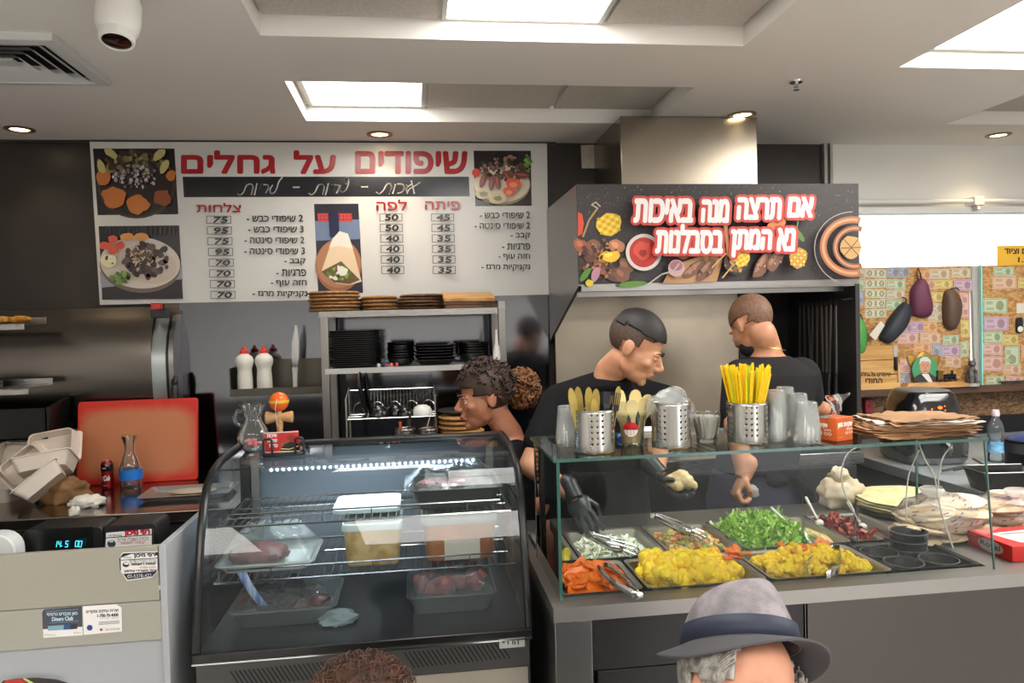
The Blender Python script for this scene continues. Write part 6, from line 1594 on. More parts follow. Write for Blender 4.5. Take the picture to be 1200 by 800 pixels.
# kraft bags
M_kr = mat('kraft_paper', (164, 124, 86), .75, c2=(142, 104, 70), nscale=6, bump=.15, bscale=30)
M_krw = mat('white_paper', (214, 204, 190), .75)
kb = None
for k in range(16):
    x = hx(1058, 1.93) + R.uniform(-.02, .02) + (.02 if k > 10 else 0); z = SZ + .0008 + k * .0030
    if k in (0, 4, 8, 12, 15):
        n, m = 22, 12; v = []; f = []
        Lx, Ly = .145 - (.02 if k > 11 else 0), .085
        for j in range(m + 1):
            for i in range(n + 1):
                u, w_ = i / n * 2 - 1, j / m * 2 - 1
                v.append((u * Lx, w_ * Ly + .004 * math.sin(u * 7 + k), (.0035 if k < 8 else .009) * abs(noise.noise(Vector((u * 2.6 + k * 3, w_ * 2.2, k)))) + (.0035 * k / 15) * math.cos(u * 3) + (.004 * u * u)))
        for j in range(m):
            for i in range(n): a = j * (n + 1) + i; f.append((a, a + 1, a + n + 2, a + n + 1))
        kb = solo('paper_bag', '', 'paper bag', G().add(v, f), M_kr, (x, 1.915, z), group='flat brown paper bags stacked on the glass shelf', solid=.0016, smooth=60); o = kb
    else: o = dup(kb, (x, 1.915, z))
    o.rotation_euler = (0, 0, R.uniform(-.2, .2))
    o['label'] = 'topmost flat brown paper bag of the stack at the right of the glass shelf' if k == 15 else 'flat brown paper bag in the stack at the right of the glass shelf'
    if k in (11, 13): o.data = o.data.copy() if o is not kb else o.data; o.data.materials[0] = M_krw; o['label'] = 'white paper sheet stacked among the brown paper bags'; o['group'] = 'white sheets among the brown bags'
# white cables hanging under the shelf
M_cab = mat('cable_white', (206, 204, 198), .5)
for lab, Y, pts in (('white cable looping at the left of the cables under the glass shelf', 2.12, ((1034, 519), (1012, 523), (998, 527), (989, 540), (986, 560), (991, 580), (1000, 598), (1006, 611))),
                    ('white cable hanging from the middle of the shelf and running down to the pita bag', 1.86, ((1077, 520), (1084, 538), (1094, 556), (1099, 580), (1103, 600), (1110, 622), (1117, 642))),
                    ('white cable curving down from the right end of the glass shelf', 1.88, ((1116, 521), (1106, 534), (1101, 550), (1099, 572))),
                    ('thin white cable hanging straight beside the pane edge under the shelf', 2.0, ((1077, 527), (1070, 543), (1064, 560), (1062, 590), (1062, 612)))):
    P_ = [aty(x, y, Y) for x, y in pts]; Q = []
    for i in range(len(P_) - 1):
        p0, p1, p2, p3 = P_[max(0, i - 1)], P_[i], P_[i + 1], P_[min(len(P_) - 1, i + 2)]
        for q in range(4):
            u = q / 4; Q.append(.5 * (2 * p1 + (p2 - p0) * u + (2 * p0 - 5 * p1 + 4 * p2 - p3) * u * u + (3 * p1 - p0 - 3 * p2 + p3) * u ** 3))
    Q.append(P_[-1])
    solo('cable', lab, 'cable', G().tube(Q, .0022, 7), M_cab)
# ================================================================== right end: side counter, pitas, note wall
R = random.Random(55)
# side counter running from the salad bar to the wall
QX0 = 2.135
t = thing('side_counter', 'steel side counter with dark panels carrying the air fryer at the right', 'counter', (2.9, 3.2, 0))
part('top', G().box(QX0, XR - .05, CY1 + .004, WALL - .03, CT - .045, CT), mat('side_counter_steel', (206, 210, 218), .5, .9), t, world=True, bevel=.003)
part('cabinet', G().box(QX0 + .03, XR - .05, CY1 + .03, WALL - .04, .08, CT - .047), mat('cab_dark', (58, 56, 57), .4, .3), t, world=True)
part('kick', G().box(QX0 + .06, XR - .05, CY1 + .06, WALL - .06, 0, .08), M_blk, t, world=True)
# black upstand at the back of the counter
M_osb = mat('osb_board', (196, 152, 96), .7, c2=(150, 106, 60), nscale=46, nstretch=(1, 1, 2.2), lo=.38, hi=.62, bump=.3, bscale=60)
M_osbd = mat('osb_dark', (132, 100, 66), .7, c2=(72, 50, 32), nscale=52, nstretch=(1, 1, 2), lo=.38, hi=.62, bump=.3, bscale=60)
yl = WALL - .10
zl1 = aty(1100, 454, yl).z; zl0 = aty(1100, 462, yl).z
lx0 = HX1 + .012
solo('ledge', 'dark brown wooden ledge under the banknote boards', 'ledge', G().box(lx0, XR, yl, WALL - .001, zl0, zl1), mat('ledge_brown', (84, 58, 42), .6, c2=(64, 44, 32), nscale=8, nstretch=(.3, 4, 4)), bevel=.003)
solo('chipboard', 'dark chipboard panel on the wall below the ledge', 'board', G().box(lx0, XR, WALL - .018, WALL - .001, CT + .001, zl0 - .001), M_osbd)
solo('upstand', 'black upright strip along the back of the side counter', 'upstand', G().box(QX0 + .3, XR - .06, WALL - .029, WALL - .0185, CT + .001, CT + .10), M_blkg)
YN = WALL - .055
zt = aty(1080, 312.5, YN).z
bx0, bx1 = lx0 + .0, aty(1137, 380, YN).x; b20, b21 = aty(1152, 380, YN).x, XR - .05
def note_board(x0, x1, lab): return solo('pin_board', lab, 'board', G().box(x0, x1, YN, YN + .015, zl1 + .001, zt), M_osb)
note_board(bx0, bx1, 'chipboard panel covered with pinned banknotes and pouches beside the grill')
note_board(b20, b21, 'chipboard panel of pinned banknotes at the right picture edge')
a, b = aty(1139, 312, YN), aty(1148, 312, YN)
solo('window_post', 'grey tapered post standing between the two banknote boards', 'post', G().loft([[(aty(1143, 440, YN).x, y, zl1 + .001), (b.x, y, zl1 + .001), (b.x, y, zt), (a.x, y, zt)] for y in (YN, YN + .02)]), mat('post_grey', (170, 166, 160), .5))
a = aty(1149.6, 380, YN - .02)
solo('glass_edge', 'thin upright glass strip with a bright turquoise edge between the boards', 'glass strip', G().box(a.x - .003, a.x + .003, YN - .03, YN - .012, zl1 + .001, zt + .003), mat('edge_cyan', (150, 236, 226), .15), bevel=.001)  # pale turquoise colour stands in for sunlight caught by the glass edge
# banknotes
BN = planeY(YN)
notes = [(1026, 320, 25, 10, 0), (1026, 332, 25, 10, 0), (1026, 344, 25, 10, 0), (1026, 355.5, 25, 10, 0), (1026, 367, 25, 10, 0)]
others = [(1009, 321, 9, 12, 'a'), (1009, 334, 8, 12, 'g'), (1008, 349, 8, 16, 'b'), (1046, 319, 15, 12, 'b'), (1059, 319, 12, 12, 'b'), (1084, 322, 12, 11, 'o'), (1101, 321, 24, 12, 'a'), (1126, 319.5, 23, 11, 'a'), (1050, 333, 22, 11, 'g'), (1089, 334, 11, 11, 'p'), (1105, 333, 22, 10, 'y'), (1129, 334, 22, 13, 'v'), (1049, 345, 22, 11, 'a'), (1096, 348, 21, 11, 'y'), (1098, 361, 16, 12, 'a'), (1130, 349, 11, 12, 'p'), (1047, 357, 20, 11, 'g'), (1063, 384, 14, 12, 'v'), (1075, 383, 15, 13, 'v'), (1089, 383, 18, 13, 'o'), (1131, 362, 10, 20, 'p'), (1131, 385, 10, 20, 'y'), (1064, 396, 24, 13, 'p'), (1090, 396, 24, 12, 's'), (1114, 398, 19, 11, 'g'), (1081, 407, 20, 10, 'o'), (1097, 410, 12, 14, 'b'), (1114, 411, 22, 13, 'v'), (1117, 424, 18, 12, 's'), (1130, 409, 9, 18, 'g'), (1061, 429, 13, 16, 'p'), (1060, 444, 13, 12, 'b'), (1097, 372, 20, 10, 'a'),
          (1176, 318, 24, 10, 'g'), (1177, 331, 28, 15, 's'), (1166, 358, 28, 17, 'g'), (1167, 379, 29, 16, 'v'), (1164, 395, 22, 13, 'g'), (1184, 398, 18, 12, 'y'), (1163, 409, 23, 13, 'p'), (1186, 417, 17, 23, 'g'), (1163, 426, 23, 17, 'p'), (1186, 433, 21, 11, 's'), (1166, 446, 21, 11, 'g'), (1189, 446, 20, 11, 'p'), (1203, 331, 20, 12, 'y'), (1204, 379, 20, 14, 'b'), (1206, 412, 18, 14, 's'), (1214, 440, 22, 12, 'v')]
CLR = {'a': ((196, 186, 164), (150, 132, 110)), 'g': ((182, 196, 166), (104, 140, 108)), 'b': ((160, 168, 180), (96, 108, 140)), 'o': ((214, 168, 120), (176, 112, 70)), 'p': ((206, 172, 164), (168, 116, 118)), 'y': ((206, 192, 126), (160, 138, 70)), 'v': ((190, 166, 186), (132, 104, 144)), 's': ((206, 176, 150), (164, 122, 100))}
for k, (x, y, w_, h_, c) in enumerate(notes + others):
    pr = Print(lambda u, v, kk, k=k: (BN(u, v, 0)[0], YN - .0008 - .0005 * (k % 3) - kk, BN(u, v, 0)[2]), .00012)
    x0, x1, y0, y1 = x - w_ / 2, x + w_ / 2, y - h_ / 2, y + h_ / 2; sk = R.uniform(-.6, .6)
    A, B = ((206, 204, 176), (112, 116, 92)) if c == 0 else CLR[c]
    pr.quad((x0, y0 + sk), (x1, y0 - sk), (x1, y1 - sk), (x0, y1 + sk), A)
    pr.frame(x0 + .8, y0 + .9, x1 - .8, y1 - .9, .5, B)
    A, B = [tuple(int(p * .62 + q * .38) for p, q in zip(cc, (186, 158, 122))) for cc in (A, B)]
    vert = h_ > w_
    if c == 0:
        for q in (-.28, .28): pr.ell(x + q * w_, y, 3.2, 3.2, B, 14); pr.ell(x + q * w_, y, 1.6, 2, (180, 180, 150), 10)
        pr.rect(x - 1.6, y - 3, x + 1.6, y + 3, (150, 152, 124))
    else:
        pr.ell(x + (0 if vert else w_ * .2), y + (h_ * .18 if vert else 0), min(w_, h_) * .28, min(w_, h_) * .34, B, 12, 0, .2, k)
        pr.rect(x0 + w_ * .12, y0 + h_ * .2, x0 + w_ * .4, y0 + h_ * .42, tuple((p + q) // 2 for p, q in zip(A, B))); pr.rect(x0 + w_ * .12, y1 - h_ * .36, x0 + w_ * .45, y1 - h_ * .2, tuple((p + q) // 2 for p, q in zip(A, B)))
    nm = {0: 'greyish-green banknote in the upright row of five beside the grill', 'a': 'beige banknote', 'g': 'green banknote', 'b': 'blue-grey banknote', 'o': 'orange banknote', 'p': 'pink banknote', 'y': 'yellowish banknote', 'v': 'violet banknote', 's': 'salmon-brown banknote'}[c]
    if c != 0: nm += ' pinned to the right-hand chipboard panel' if x > 1148 else ' pinned to the chipboard panel beside the grill'
    o = solo('banknote', nm, 'banknote', pr.g, M_print, group=nm.replace(' pinned', 's pinned') if c else 'row of five matching banknotes', smooth=0)
# pouches hanging on the board
def puffy(out, Y, d, n=5):
    """cushion on an outline measured at plane Y, bulging d towards the room"""
    P_ = [aty(x, y, Y) for x, y in out]; c = sum(P_, Vector()) / len(P_); rings = []
    for k in range(n + 1):
        a = PI / 2 * k / n; s = math.cos(a) * .9 + .1 if k < n else .08
        rings.append([(c.x + (p.x - c.x) * s, Y - d * math.sin(a), c.z + (p.z - c.z) * s) for p in P_])
    return G().loft([[(p.x, Y, p.z) for p in P_]] + rings, True, True, True)
def smooth_out(pts, n=5):
    out = []; N_ = len(pts)
    for i in range(N_):
        p0, p1, p2, p3 = [Vector(pts[(i + q) % N_]) for q in (-1, 0, 1, 2)]
        for k in range(n):
            u = k / n; out.append(tuple(.5 * (2 * p1 + (p2 - p0) * u + (2 * p0 - 5 * p1 + 4 * p2 - p3) * u * u + (3 * p1 - p0 - 3 * p2 + p3) * u ** 3)))
    return out
YP = YN - .006
def pouch(lab, pts, m, strap, zipc, d=.05):
    o = smooth_out(pts); P_ = [aty(x, y, YP) for x, y in o]
    t = thing('pouch', lab, 'pouch', ((min(p.x for p in P_) + max(p.x for p in P_)) / 2, YP, min(p.z for p in P_)))
    part('body', puffy(o, YP, d), m, t, world=True, smooth=60)
    part('strap', G().tube([aty(x, y, YP - .012) for x, y in strap], .004, 6), zipc, t, world=True)
    c = sum(P_, Vector()) / len(P_)
    zz = [c + (p - c) * .80 for p in P_[len(P_) // 8: len(P_) // 2]]
    part('zip', G().tube([(p.x, YP - d * .62, p.z) for p in zz], .0022, 6), zipc, t, world=True)
    return t
pouch('plum purple zip pouch hanging highest on the banknote board', [(1076, 327), (1083, 327), (1087, 340), (1091, 358), (1090, 369), (1083, 372), (1073, 371), (1067, 366), (1066, 345), (1069, 335)], mat('pouch_plum', (98, 44, 70), .6, bump=.1, bscale=120), [(1078, 331), (1074, 322), (1076, 314), (1079, 322), (1080, 331)], mat('zip_plum', (70, 28, 50), .5))
pouch('dark navy pouch hanging tilted on the banknote board left of the purple one', [(1058, 354), (1066, 358), (1067, 368), (1060, 384), (1050, 396), (1042, 402), (1034, 400), (1030, 395), (1038, 378), (1046, 366)], mat('pouch_navy', (30, 38, 46), .6, bump=.1, bscale=120), [(1062, 358), (1062, 350), (1057, 348)], mat('zip_dark', (14, 16, 18), .4))
pouch('brown leather pouch hanging on the banknote board right of the purple one', [(1108, 340), (1116, 339), (1122, 346), (1125, 360), (1122, 378), (1118, 386), (1110, 386), (1105, 378), (1104, 360), (1105, 347)], mat('pouch_brown', (84, 62, 48), .55, bump=.15, bscale=60), [(1113, 342), (1115, 338), (1121, 337), (1124, 340)], mat('zip_brown', (44, 32, 26), .5))
pouch('green bag with black edge hanging beside the black grill panel', [(1008, 372), (1013, 380), (1015, 396), (1013, 410), (1008, 418), (1000, 412), (998, 395), (1000, 378)], mat('bag_green', (66, 150, 62), .5), [(1006, 374), (1009, 368), (1011, 374)], M_blk, .035)
a = [aty(x, y, YN - .045) for x, y in ((1019, 392), (1032, 376), (1037, 381), (1026, 399))]
solo('price_tag', 'white paper tag tied to the navy pouch', 'tag', G().loft([[(p.x, YN - .045, p.z) for p in a], [(p.x, YN - .0435, p.z) for p in a]]), mat('tag_white', (212, 204, 190), .7))
a = aty(1196, 361, YN)
solo('price_tag', 'white paper tag pinned at the right edge of the banknote wall', 'tag', G().box(a.x - .028, a.x + .05, YN - .004, YN - .0028, a.z - .028, a.z + .028), MATS['tag_white'])
p = aty(1193, 381, YN)
t = thing('key_fob', 'small black fob with white face hanging on the right banknote board', 'key fob', (p.x, YN, p.z - .04))
part('fob', G().loft([[(x, y, z) for x, z in rrect(p.x - .02, p.x + .02, p.z - .045, p.z + .045, .015)] for y in (YN - .014, YN - .003)]), M_blk, t, world=True, bevel=.002)
part('face', G().lathe([(.017, 0), (.015, .002), (.001, .003)], 18, T(p.x + .002, YN - .0145, p.z - .022) @ RX(90)), M_white, t, world=True)
# knife on the board
p = aty(1047, 404, YN - .012)
t = thing('knife', 'kitchen knife with black handle hanging blade up above the wooden crate', 'knife', (p.x, YN - .03, p.z - .14))
part('blade', G().loft([[(-.011, 0, .075), (.009, 0, .075), (.009, .0015, .075), (-.011, .0015, .075)], [(-.011, 0, .14), (.013, 0, .14), (.013, .0015, .14), (-.011, .0015, .14)]]), M_chrome, t)
part('handle', G().lathe([(.008, 0), (.011, .01), (.009, .05), (.010, .074)], 14), M_blk, t)
# wooden crate with lettering
YK = WALL - .085
a, b = aty(1010, 458, YK), aty(1054, 404, YK)
x0 = lx0 + .006; z0 = zl1 + .001; h = b.z - z0
t = thing('wooden_crate', 'pale wooden crate front with dark Hebrew lettering on the ledge beside the grill', 'crate', ((x0 + b.x) / 2, YK, z0))
M_crate = mat('crate_wood', (206, 162, 98), .6, c2=(184, 138, 76), nscale=8, nstretch=(.4, 4, 6))
for k in range(3): part('plank', G().box(x0, b.x - .012, YK + .004, YK + .022, z0 + h * (k + .02) / 3, z0 + h * (k + .98) / 3), M_crate, t, world=True, bevel=.002)
part('frame', G().box(x0, b.x, YK - .006, YK + .003, z0, z0 + .035).box(b.x - .012, b.x, YK - .004, YK + .025, z0 + .036, z0 + h * .55), mat('crate_frame', (214, 170, 106), .6), t, world=True, bevel=.002)
pr = Print(planeY(YK + .0035), .0002); pr.text(heb('שיפודים על גחלים'), 1007, 435, 1044, 441, (74, 46, 24), bold=.25); pr.text(heb('המודי'), 1014, 443, 1034, 450.5, (64, 40, 20), bold=.4)
part('lettering', pr.g, M_print, t, smooth=0, world=True)
# portrait on a wooden stand
YQ = WALL - .092
a, b = aty(1058, 456, YQ), aty(1133, 456, YQ)
t = thing('portrait_stand', 'oval printed portrait of a white-haired man on a pale wooden base', 'portrait', ((a.x + b.x) / 2, YQ, zl1 + .001))
part('base', G().loft([[(x, y, zl1 + .001) for x, y in ((a.x, YQ - .022), (b.x, YQ - .022), (b.x, YQ + .04), (a.x, YQ + .04))], [(x, y, zl1 + .030) for x, y in ((a.x + .03, YQ - .012), (b.x - .03, YQ - .012), (b.x - .03, YQ + .035), (a.x + .03, YQ + .035))]]), M_wlt, t, world=True)
pc_ = aty(1084, 433, YQ + .01)
part('oval', G().loft([[(pc_.x + .066 * math.cos(q), y, max(zl1 + .031, pc_.z + .068 * math.sin(q))) for q in [2 * PI * k / 32 for k in range(32)]] for y in (YQ + .010, YQ + .016)]), mat('oval_back', (200, 200, 190), .5), t, world=True)
PO = planeY(YQ + .0096); pr = Print(PO, .0003)
pr.ell(1084, 433, 15.2, 16, (70, 150, 104), 32); pr.poly([(1070, 447.5), (1073, 441), (1080, 437), (1089, 437), (1096, 441), (1098.5, 447.5)], (52, 48, 56)); pr.poly([(1079.5, 438), (1088, 438), (1093, 447.5), (1088, 447.5)], (224, 220, 214))
pr.ell(1084, 429, 6.4, 9.2, (196, 146, 116), 24); pr.poly([(1077, 427), (1078, 420.5), (1082, 418), (1087, 418.4), (1090.4, 422), (1090.8, 427), (1088.6, 423.6), (1080, 423.2)], (206, 204, 200)); pr.ell(1081.6, 428, .9, .5, (70, 50, 44), 8); pr.ell(1086.6, 428, .9, .5, (70, 50, 44), 8); pr.ell(1084, 431, .9, 1.6, (176, 122, 96), 8); pr.stroke([(1081.6, 434.6), (1086.6, 434.6)], .7, (150, 84, 76))
part('picture', pr.g, M_prints, t, smooth=0, world=True)
# gold ornament behind, toy locomotive, cat
p = aty(1082, 421, YN - .01)
solo('ornament', 'dull gold winged ornament behind the oval portrait', 'ornament', puffy(smooth_out([(1063, 416), (1072, 417), (1082, 411), (1092, 416), (1101, 417), (1099, 430), (1090, 436), (1074, 436), (1066, 430)]), YN - .006, .012), mat('ornament_gold', (176, 138, 66), .4, .6), smooth=60)
p = aty(1111, 446, YQ); z0 = zl1 + .032
t = thing('toy_train', 'small black model locomotive on the wooden base beside the portrait', 'toy', (p.x, YQ + .012, z0))
part('boiler', G().tube([(-.045, 0, .026), (.05, 0, .026)], .013, 14), M_blkg, t)
part('cab', G().box(-.062, -.03, -.016, .016, .012, .055).box(-.066, -.026, -.019, .019, .055, .060), mat('train_brass', (120, 96, 50), .35, .7), t)
part('chimney', G().lathe([(.006, .036), (.006, .052), (.009, .058)], 12, T(.035, 0, 0)), M_blkg, t)
part('chassis', G().box(-.064, .058, -.012, .012, .008, .014), M_blk, t)
for k in range(4): part('wheel', G().lathe([(.009, -.003), (.009, .003)], 14, T(-.045 + .03 * k, -.014, .009) @ RX(90)), M_blk, t)
p = aty(1138, 450, YQ)
t = thing('cat_figurine', 'grey stone cat figurine sitting upright on the ledge', 'figurine', (p.x, YQ - .005, zl1 + .001), rz=rad(-20))
M_cat = mat('cat_stone', (112, 108, 102), .6, c2=(66, 62, 60), nscale=40, bump=.3, bscale=60)
part('base', G().lathe([(.036, 0), (.036, .016), (.032, .018)], 20), mat('cat_base', (176, 172, 164), .5), t)
g = G().lathe([(.028, .018), (.031, .035), (.028, .065), (.020, .095), (.015, .108)], 20, sy=.9).ball((0, -.006, .124), (.020, .020, .019), 16, 10).ball((0, -.024, .119), (.010, .010, .008), 10, 6)
for s in (-1, 1):
    g.loft([[(s * .006, -.004, .136), (s * .019, -.004, .132), (s * .013, .004, .134)], [(s * .0145, -.002, .158), (s * .0155, -.002, .158), (s * .015, -.001, .158)]]).tube([(s * .012, -.022, .09), (s * .013, -.028, .05), (s * .013, -.030, .020)], [.009, .008, .010], 10)
g.tube([(.02, .016, .022), (.034, .0, .024), (.030, -.02, .022)], [.008, .007, .004], 8)
part('cat', g, M_cat, t, smooth=60)
solo('coiled_wire', 'dark coiled cable lying on the ledge at the right picture edge', 'cable', G().tube([(aty(1172 + k * .5, 453, YQ).x, YQ + .008 * math.cos(k * 1.3), zl1 + .012 + .008 * math.sin(k * 1.3)) for k in range(60)], .003, 6), M_blk)
# yellow sign on the window
YS = WALL + .022
a, b = aty(1169, 288, YS), aty(1215, 311.5, YS)
t = thing('window_sign', 'yellow sign with black Hebrew lettering on the bright shop window', 'sign', ((a.x + b.x) / 2, YS, b.z))
part('plate', G().box(a.x, b.x, YS, YS + .004, b.z, a.z), mat('sign_yellow', (226, 180, 60), .5), t, world=True)
pr = Print(planeY(YS - .0006), .0002); pr.text(heb('ם וציוד'), 1177, 291, 1203, 297.5, (60, 44, 20), bold=.4); pr.text(heb('ז.1'), 1193, 301, 1203, 307.5, (60, 44, 20), bold=.4)
part('lettering', pr.g, M_print, t, smooth=0, world=True)
# red alarm box
p = aty(1017, 475, WALL - .03)
t = thing('alarm_box', 'small dark red box on the chipboard just below the ledge', 'alarm box', (p.x, WALL - .019, p.z - .04))
part('case', G().box(-.026, .026, -.03, 0, 0, .075), mat('alarm_red', (130, 30, 44), .4), t, bevel=.004)
part('button', G().lathe([(.012, 0), (.012, .004), (.010, .006)], 18, T(0, -.030, .04) @ RX(90)), mat('alarm_button', (96, 22, 34), .4), t)
# air fryer
fz = CT; fY = 3.16
fx = aty(1091, 500, fY).x
t = thing('air_fryer', 'black rounded air fryer with orange lights standing on the side counter', 'air fryer', (fx, fY + .06, fz), rz=rad(-6))
M_fry = mat('fryer_black', (20, 20, 23), .14, coat=.5)
def fr_ring(a, b, z, r=.05): return [(x, y, z) for x, y in rrect(-a, a, -b, b, min(r, a * .9, b * .9), 6)]
fh = aty(1091, 458, fY).z - CT
part('body', G().loft([fr_ring(.135, .14, .0, .06), fr_ring(.150, .155, .02, .07), fr_ring(.157, .162, .08, .08), fr_ring(.152, .157, .15, .08)]), M_fry, t, smooth=50)
part('upper_body', G().loft([fr_ring(.151, .156, .153, .08), fr_ring(.146, .15, .20, .075), fr_ring(.128, .135, fh - .06, .07), fr_ring(.108, .118, fh - .008, .06), fr_ring(.098, .108, fh - .001, .055)]), M_fry, t, smooth=50)
part('top_cap', G().loft([fr_ring(.097, .107, fh, .05), fr_ring(.09, .10, fh + .006, .05)]), mat('fryer_top', (120, 122, 126), .3, .4), t)
part('drawer', G().loft([[(x, -.1625, z) for x, z in rrect(-.09, .09, .035, .145, .02)], [(x, -.150, z) for x, z in rrect(-.09, .09, .035, .145, .02)]]), M_blk, t)
hd = part('handle', G().tube([(0, -.15, .10), (0, -.20, .105), (0, -.215, .09), (0, -.205, .06)], [.018, .016, .015, .012], 10), M_blkg, t)
pn = lambda u, v, k: (u, -.148 + (v - .2) * .19 - k - .006, v)
pr = Print(pn, .0004); M_led = mat('fryer_led', (255, 90, 30), .5, emit=(255, 96, 30), es=2.5)
pr.ell(.0, .262, .011, .007, (255, 90, 40), 14); pr.ell(-.038, .256, .004, .004, (255, 110, 40), 10); pr.ell(.022, .268, .003, .003, (255, 90, 40), 8); pr.ell(.022, .25, .003, .003, (255, 90, 40), 8)
part('indicator_lights', pr.g, M_led, t, smooth=0)
pr = Print(pn, .0003); pr.ell(.018, .236, .009, .011, (120, 92, 70), 14); pr.text('AIR', -.014, .226, .008, .220, (150, 150, 154)); pr.ell(-.004, .238, .012, .005, (60, 60, 64), 12)
part('control_marks', pr.g, M_print, t, smooth=0)
# water bottle
p = atz(1167, 541, CT)
t = thing('water_bottle', 'clear plastic water bottle with blue label standing on the side counter', 'bottle', (p.x, p.y, CT))
k_ = (aty(1167, 480, p.y).z - CT) / .222
M_pet2 = glass('pet_clear', (232, 240, 246), 1.42, .04, haze=.07)
part('bottle', G().lathe([(r * k_, z * k_) for r, z in ((.026, 0), (.031, .006), (.031, .03), (.029, .034), (.031, .04), (.0305, .09), (.027, .096), (.031, .105), (.0315, .14), (.027, .165), (.015, .185), (.0135, .198))], 28), M_pet2, t, smooth=50)
part('label', G().lathe([(.0318 * k_, .042 * k_), (.0313 * k_, .089 * k_)], 28, cap0=False, cap1=False), mat('label_blue2', (70, 150, 206), .4, c2=(150, 196, 226), nscale=30), t)
part('cap', G().lathe([(.0155 * k_, .196 * k_), (.016 * k_, .212 * k_), (.013 * k_, .222 * k_)], 20), mat('cap_pink', (214, 190, 200), .4), t)
# black pot, loaf pan, dark utensils
p = atz(1206, 566, CT)
t = thing('pot', 'tall black pot with a blue lid half cut off by the right picture edge', 'pot', (p.x + .04, p.y + .03, CT))
part('pot', G().lathe([(.088, 0), (.092, .006), (.094, .165), (.096, .17), (.092, .17)], 32), mat('pot_black', (24, 24, 26), .4), t)
part('lid', G().lathe([(.094, .171), (.085, .180), (.05, .196), (.001, .202)], 32), mat('lid_navy', (40, 52, 88), .3), t)
part('label_band', G().lathe([(.0945, .120), (.0952, .160)], 32, cap0=False, cap1=False), mat('pot_band', (60, 60, 64), .4), t)
p = atz(1180, 578, CT)
t = thing('loaf_pan', 'black oblong pan with a pale rim on the side counter at the right edge', 'pan', (p.x + .05, p.y + .06, CT), rz=rad(-8))
rr = lambda k, z: [(x, y, z) for x, y in rrect(-.13 * k, .13 * k, -.075 * k, .075 * k, .02)]
part('pan', G().loft([rr(.84, 0), rr(1, .075), rr(1.04, .077), rr(1.04, .080), rr(.97, .078), rr(.82, .006)]), M_plate, t, smooth=30)
part('rim', G().tube([(x, y, .081) for x, y in rrect(-.133, .133, -.077, .077, .02)], .0025, 6, True), M_steel, t)
p = atz(1152, 558, CT)
t = thing('ladle', 'black ladle lying with its shiny bowl up on the side counter', 'ladle', (p.x + .05, p.y + .03, CT))
part('bowl', G().lathe([(.02, 0), (.036, .012), (.042, .026), (.040, .026), (.018, .004)], 22), M_blkg, t)
part('handle', G().tube([(-.036, 0, .022), (-.10, .03, .030), (-.17, .06, .012)], .006, 8), M_blk, t)
part('contents', G().ball((0, 0, .016), (.032, .03, .014), 16, 8, None, None, .2, 3), mat('foil_shine', (150, 150, 152), .2, .9), t)
solo('cloth', 'dark folded cloth under the ladle on the side counter', 'cloth', G().ball((0, 0, .012), (.11, .055, .013), 26, 10, None, None, .35, 3, 4), mat('cloth_dark', (26, 26, 28), .8), (p.x + .05, p.y - .05, CT), smooth=60)
for k, (x0_, y0_, x1_, y1_) in enumerate(((1118, 552, 1150, 545), (1140, 538, 1165, 552), (1174, 541, 1200, 546))):
    a, b = atz(x0_, y0_, CT), atz(x1_, y1_, CT)
    solo('skewer', ('dark metal rod lying flat on the side counter, nearest the fryer', 'short dark rod lying flat on the side counter in front of the bottle', 'dark rod lying flat on the side counter right of the bottle')[k], 'rod', G().tube([(a.x, a.y, CT + .004), (b.x, b.y, CT + .004)], .0038, 8), M_blk)
# flatbread pile on a dark pan
fx_, fy_ = 1.70, 2.40
t = thing('round_pan', 'dark round pan under the pale flatbreads behind the pita bag', 'pan', (fx_, fy_, CT))
part('pan', G().lathe([(.16, 0), (.172, .004), (.182, .022), (.178, .022), (.166, .006), (.001, .006)], 40), mat('pan_dark', (58, 56, 52), .4, .5), t)
M_fb = mat('flatbread', (214, 206, 160), .7, c2=(198, 186, 134), nscale=26, bump=.2, bscale=60)
fb = None
for k in range(5):
    if fb is None: fb = solo('flatbread', '', 'flatbread', G().ball((0, 0, .0055), (.172, .172, .0058), 40, 10, None, None, .05, 3, 1), M_fb, (fx_, fy_, CT + .0075), group='round flatbreads behind the pita bag'); o = fb
    else: o = dup(fb, (fx_ + R.uniform(-.006, .006), fy_ + R.uniform(-.006, .006), CT + .0075 + k * .0095), rz=k * 1.3)
    o['label'] = 'topmost pale round flatbread on the dark round pan' if k == 4 else 'pale round flatbread lower in the pile on the dark round pan'
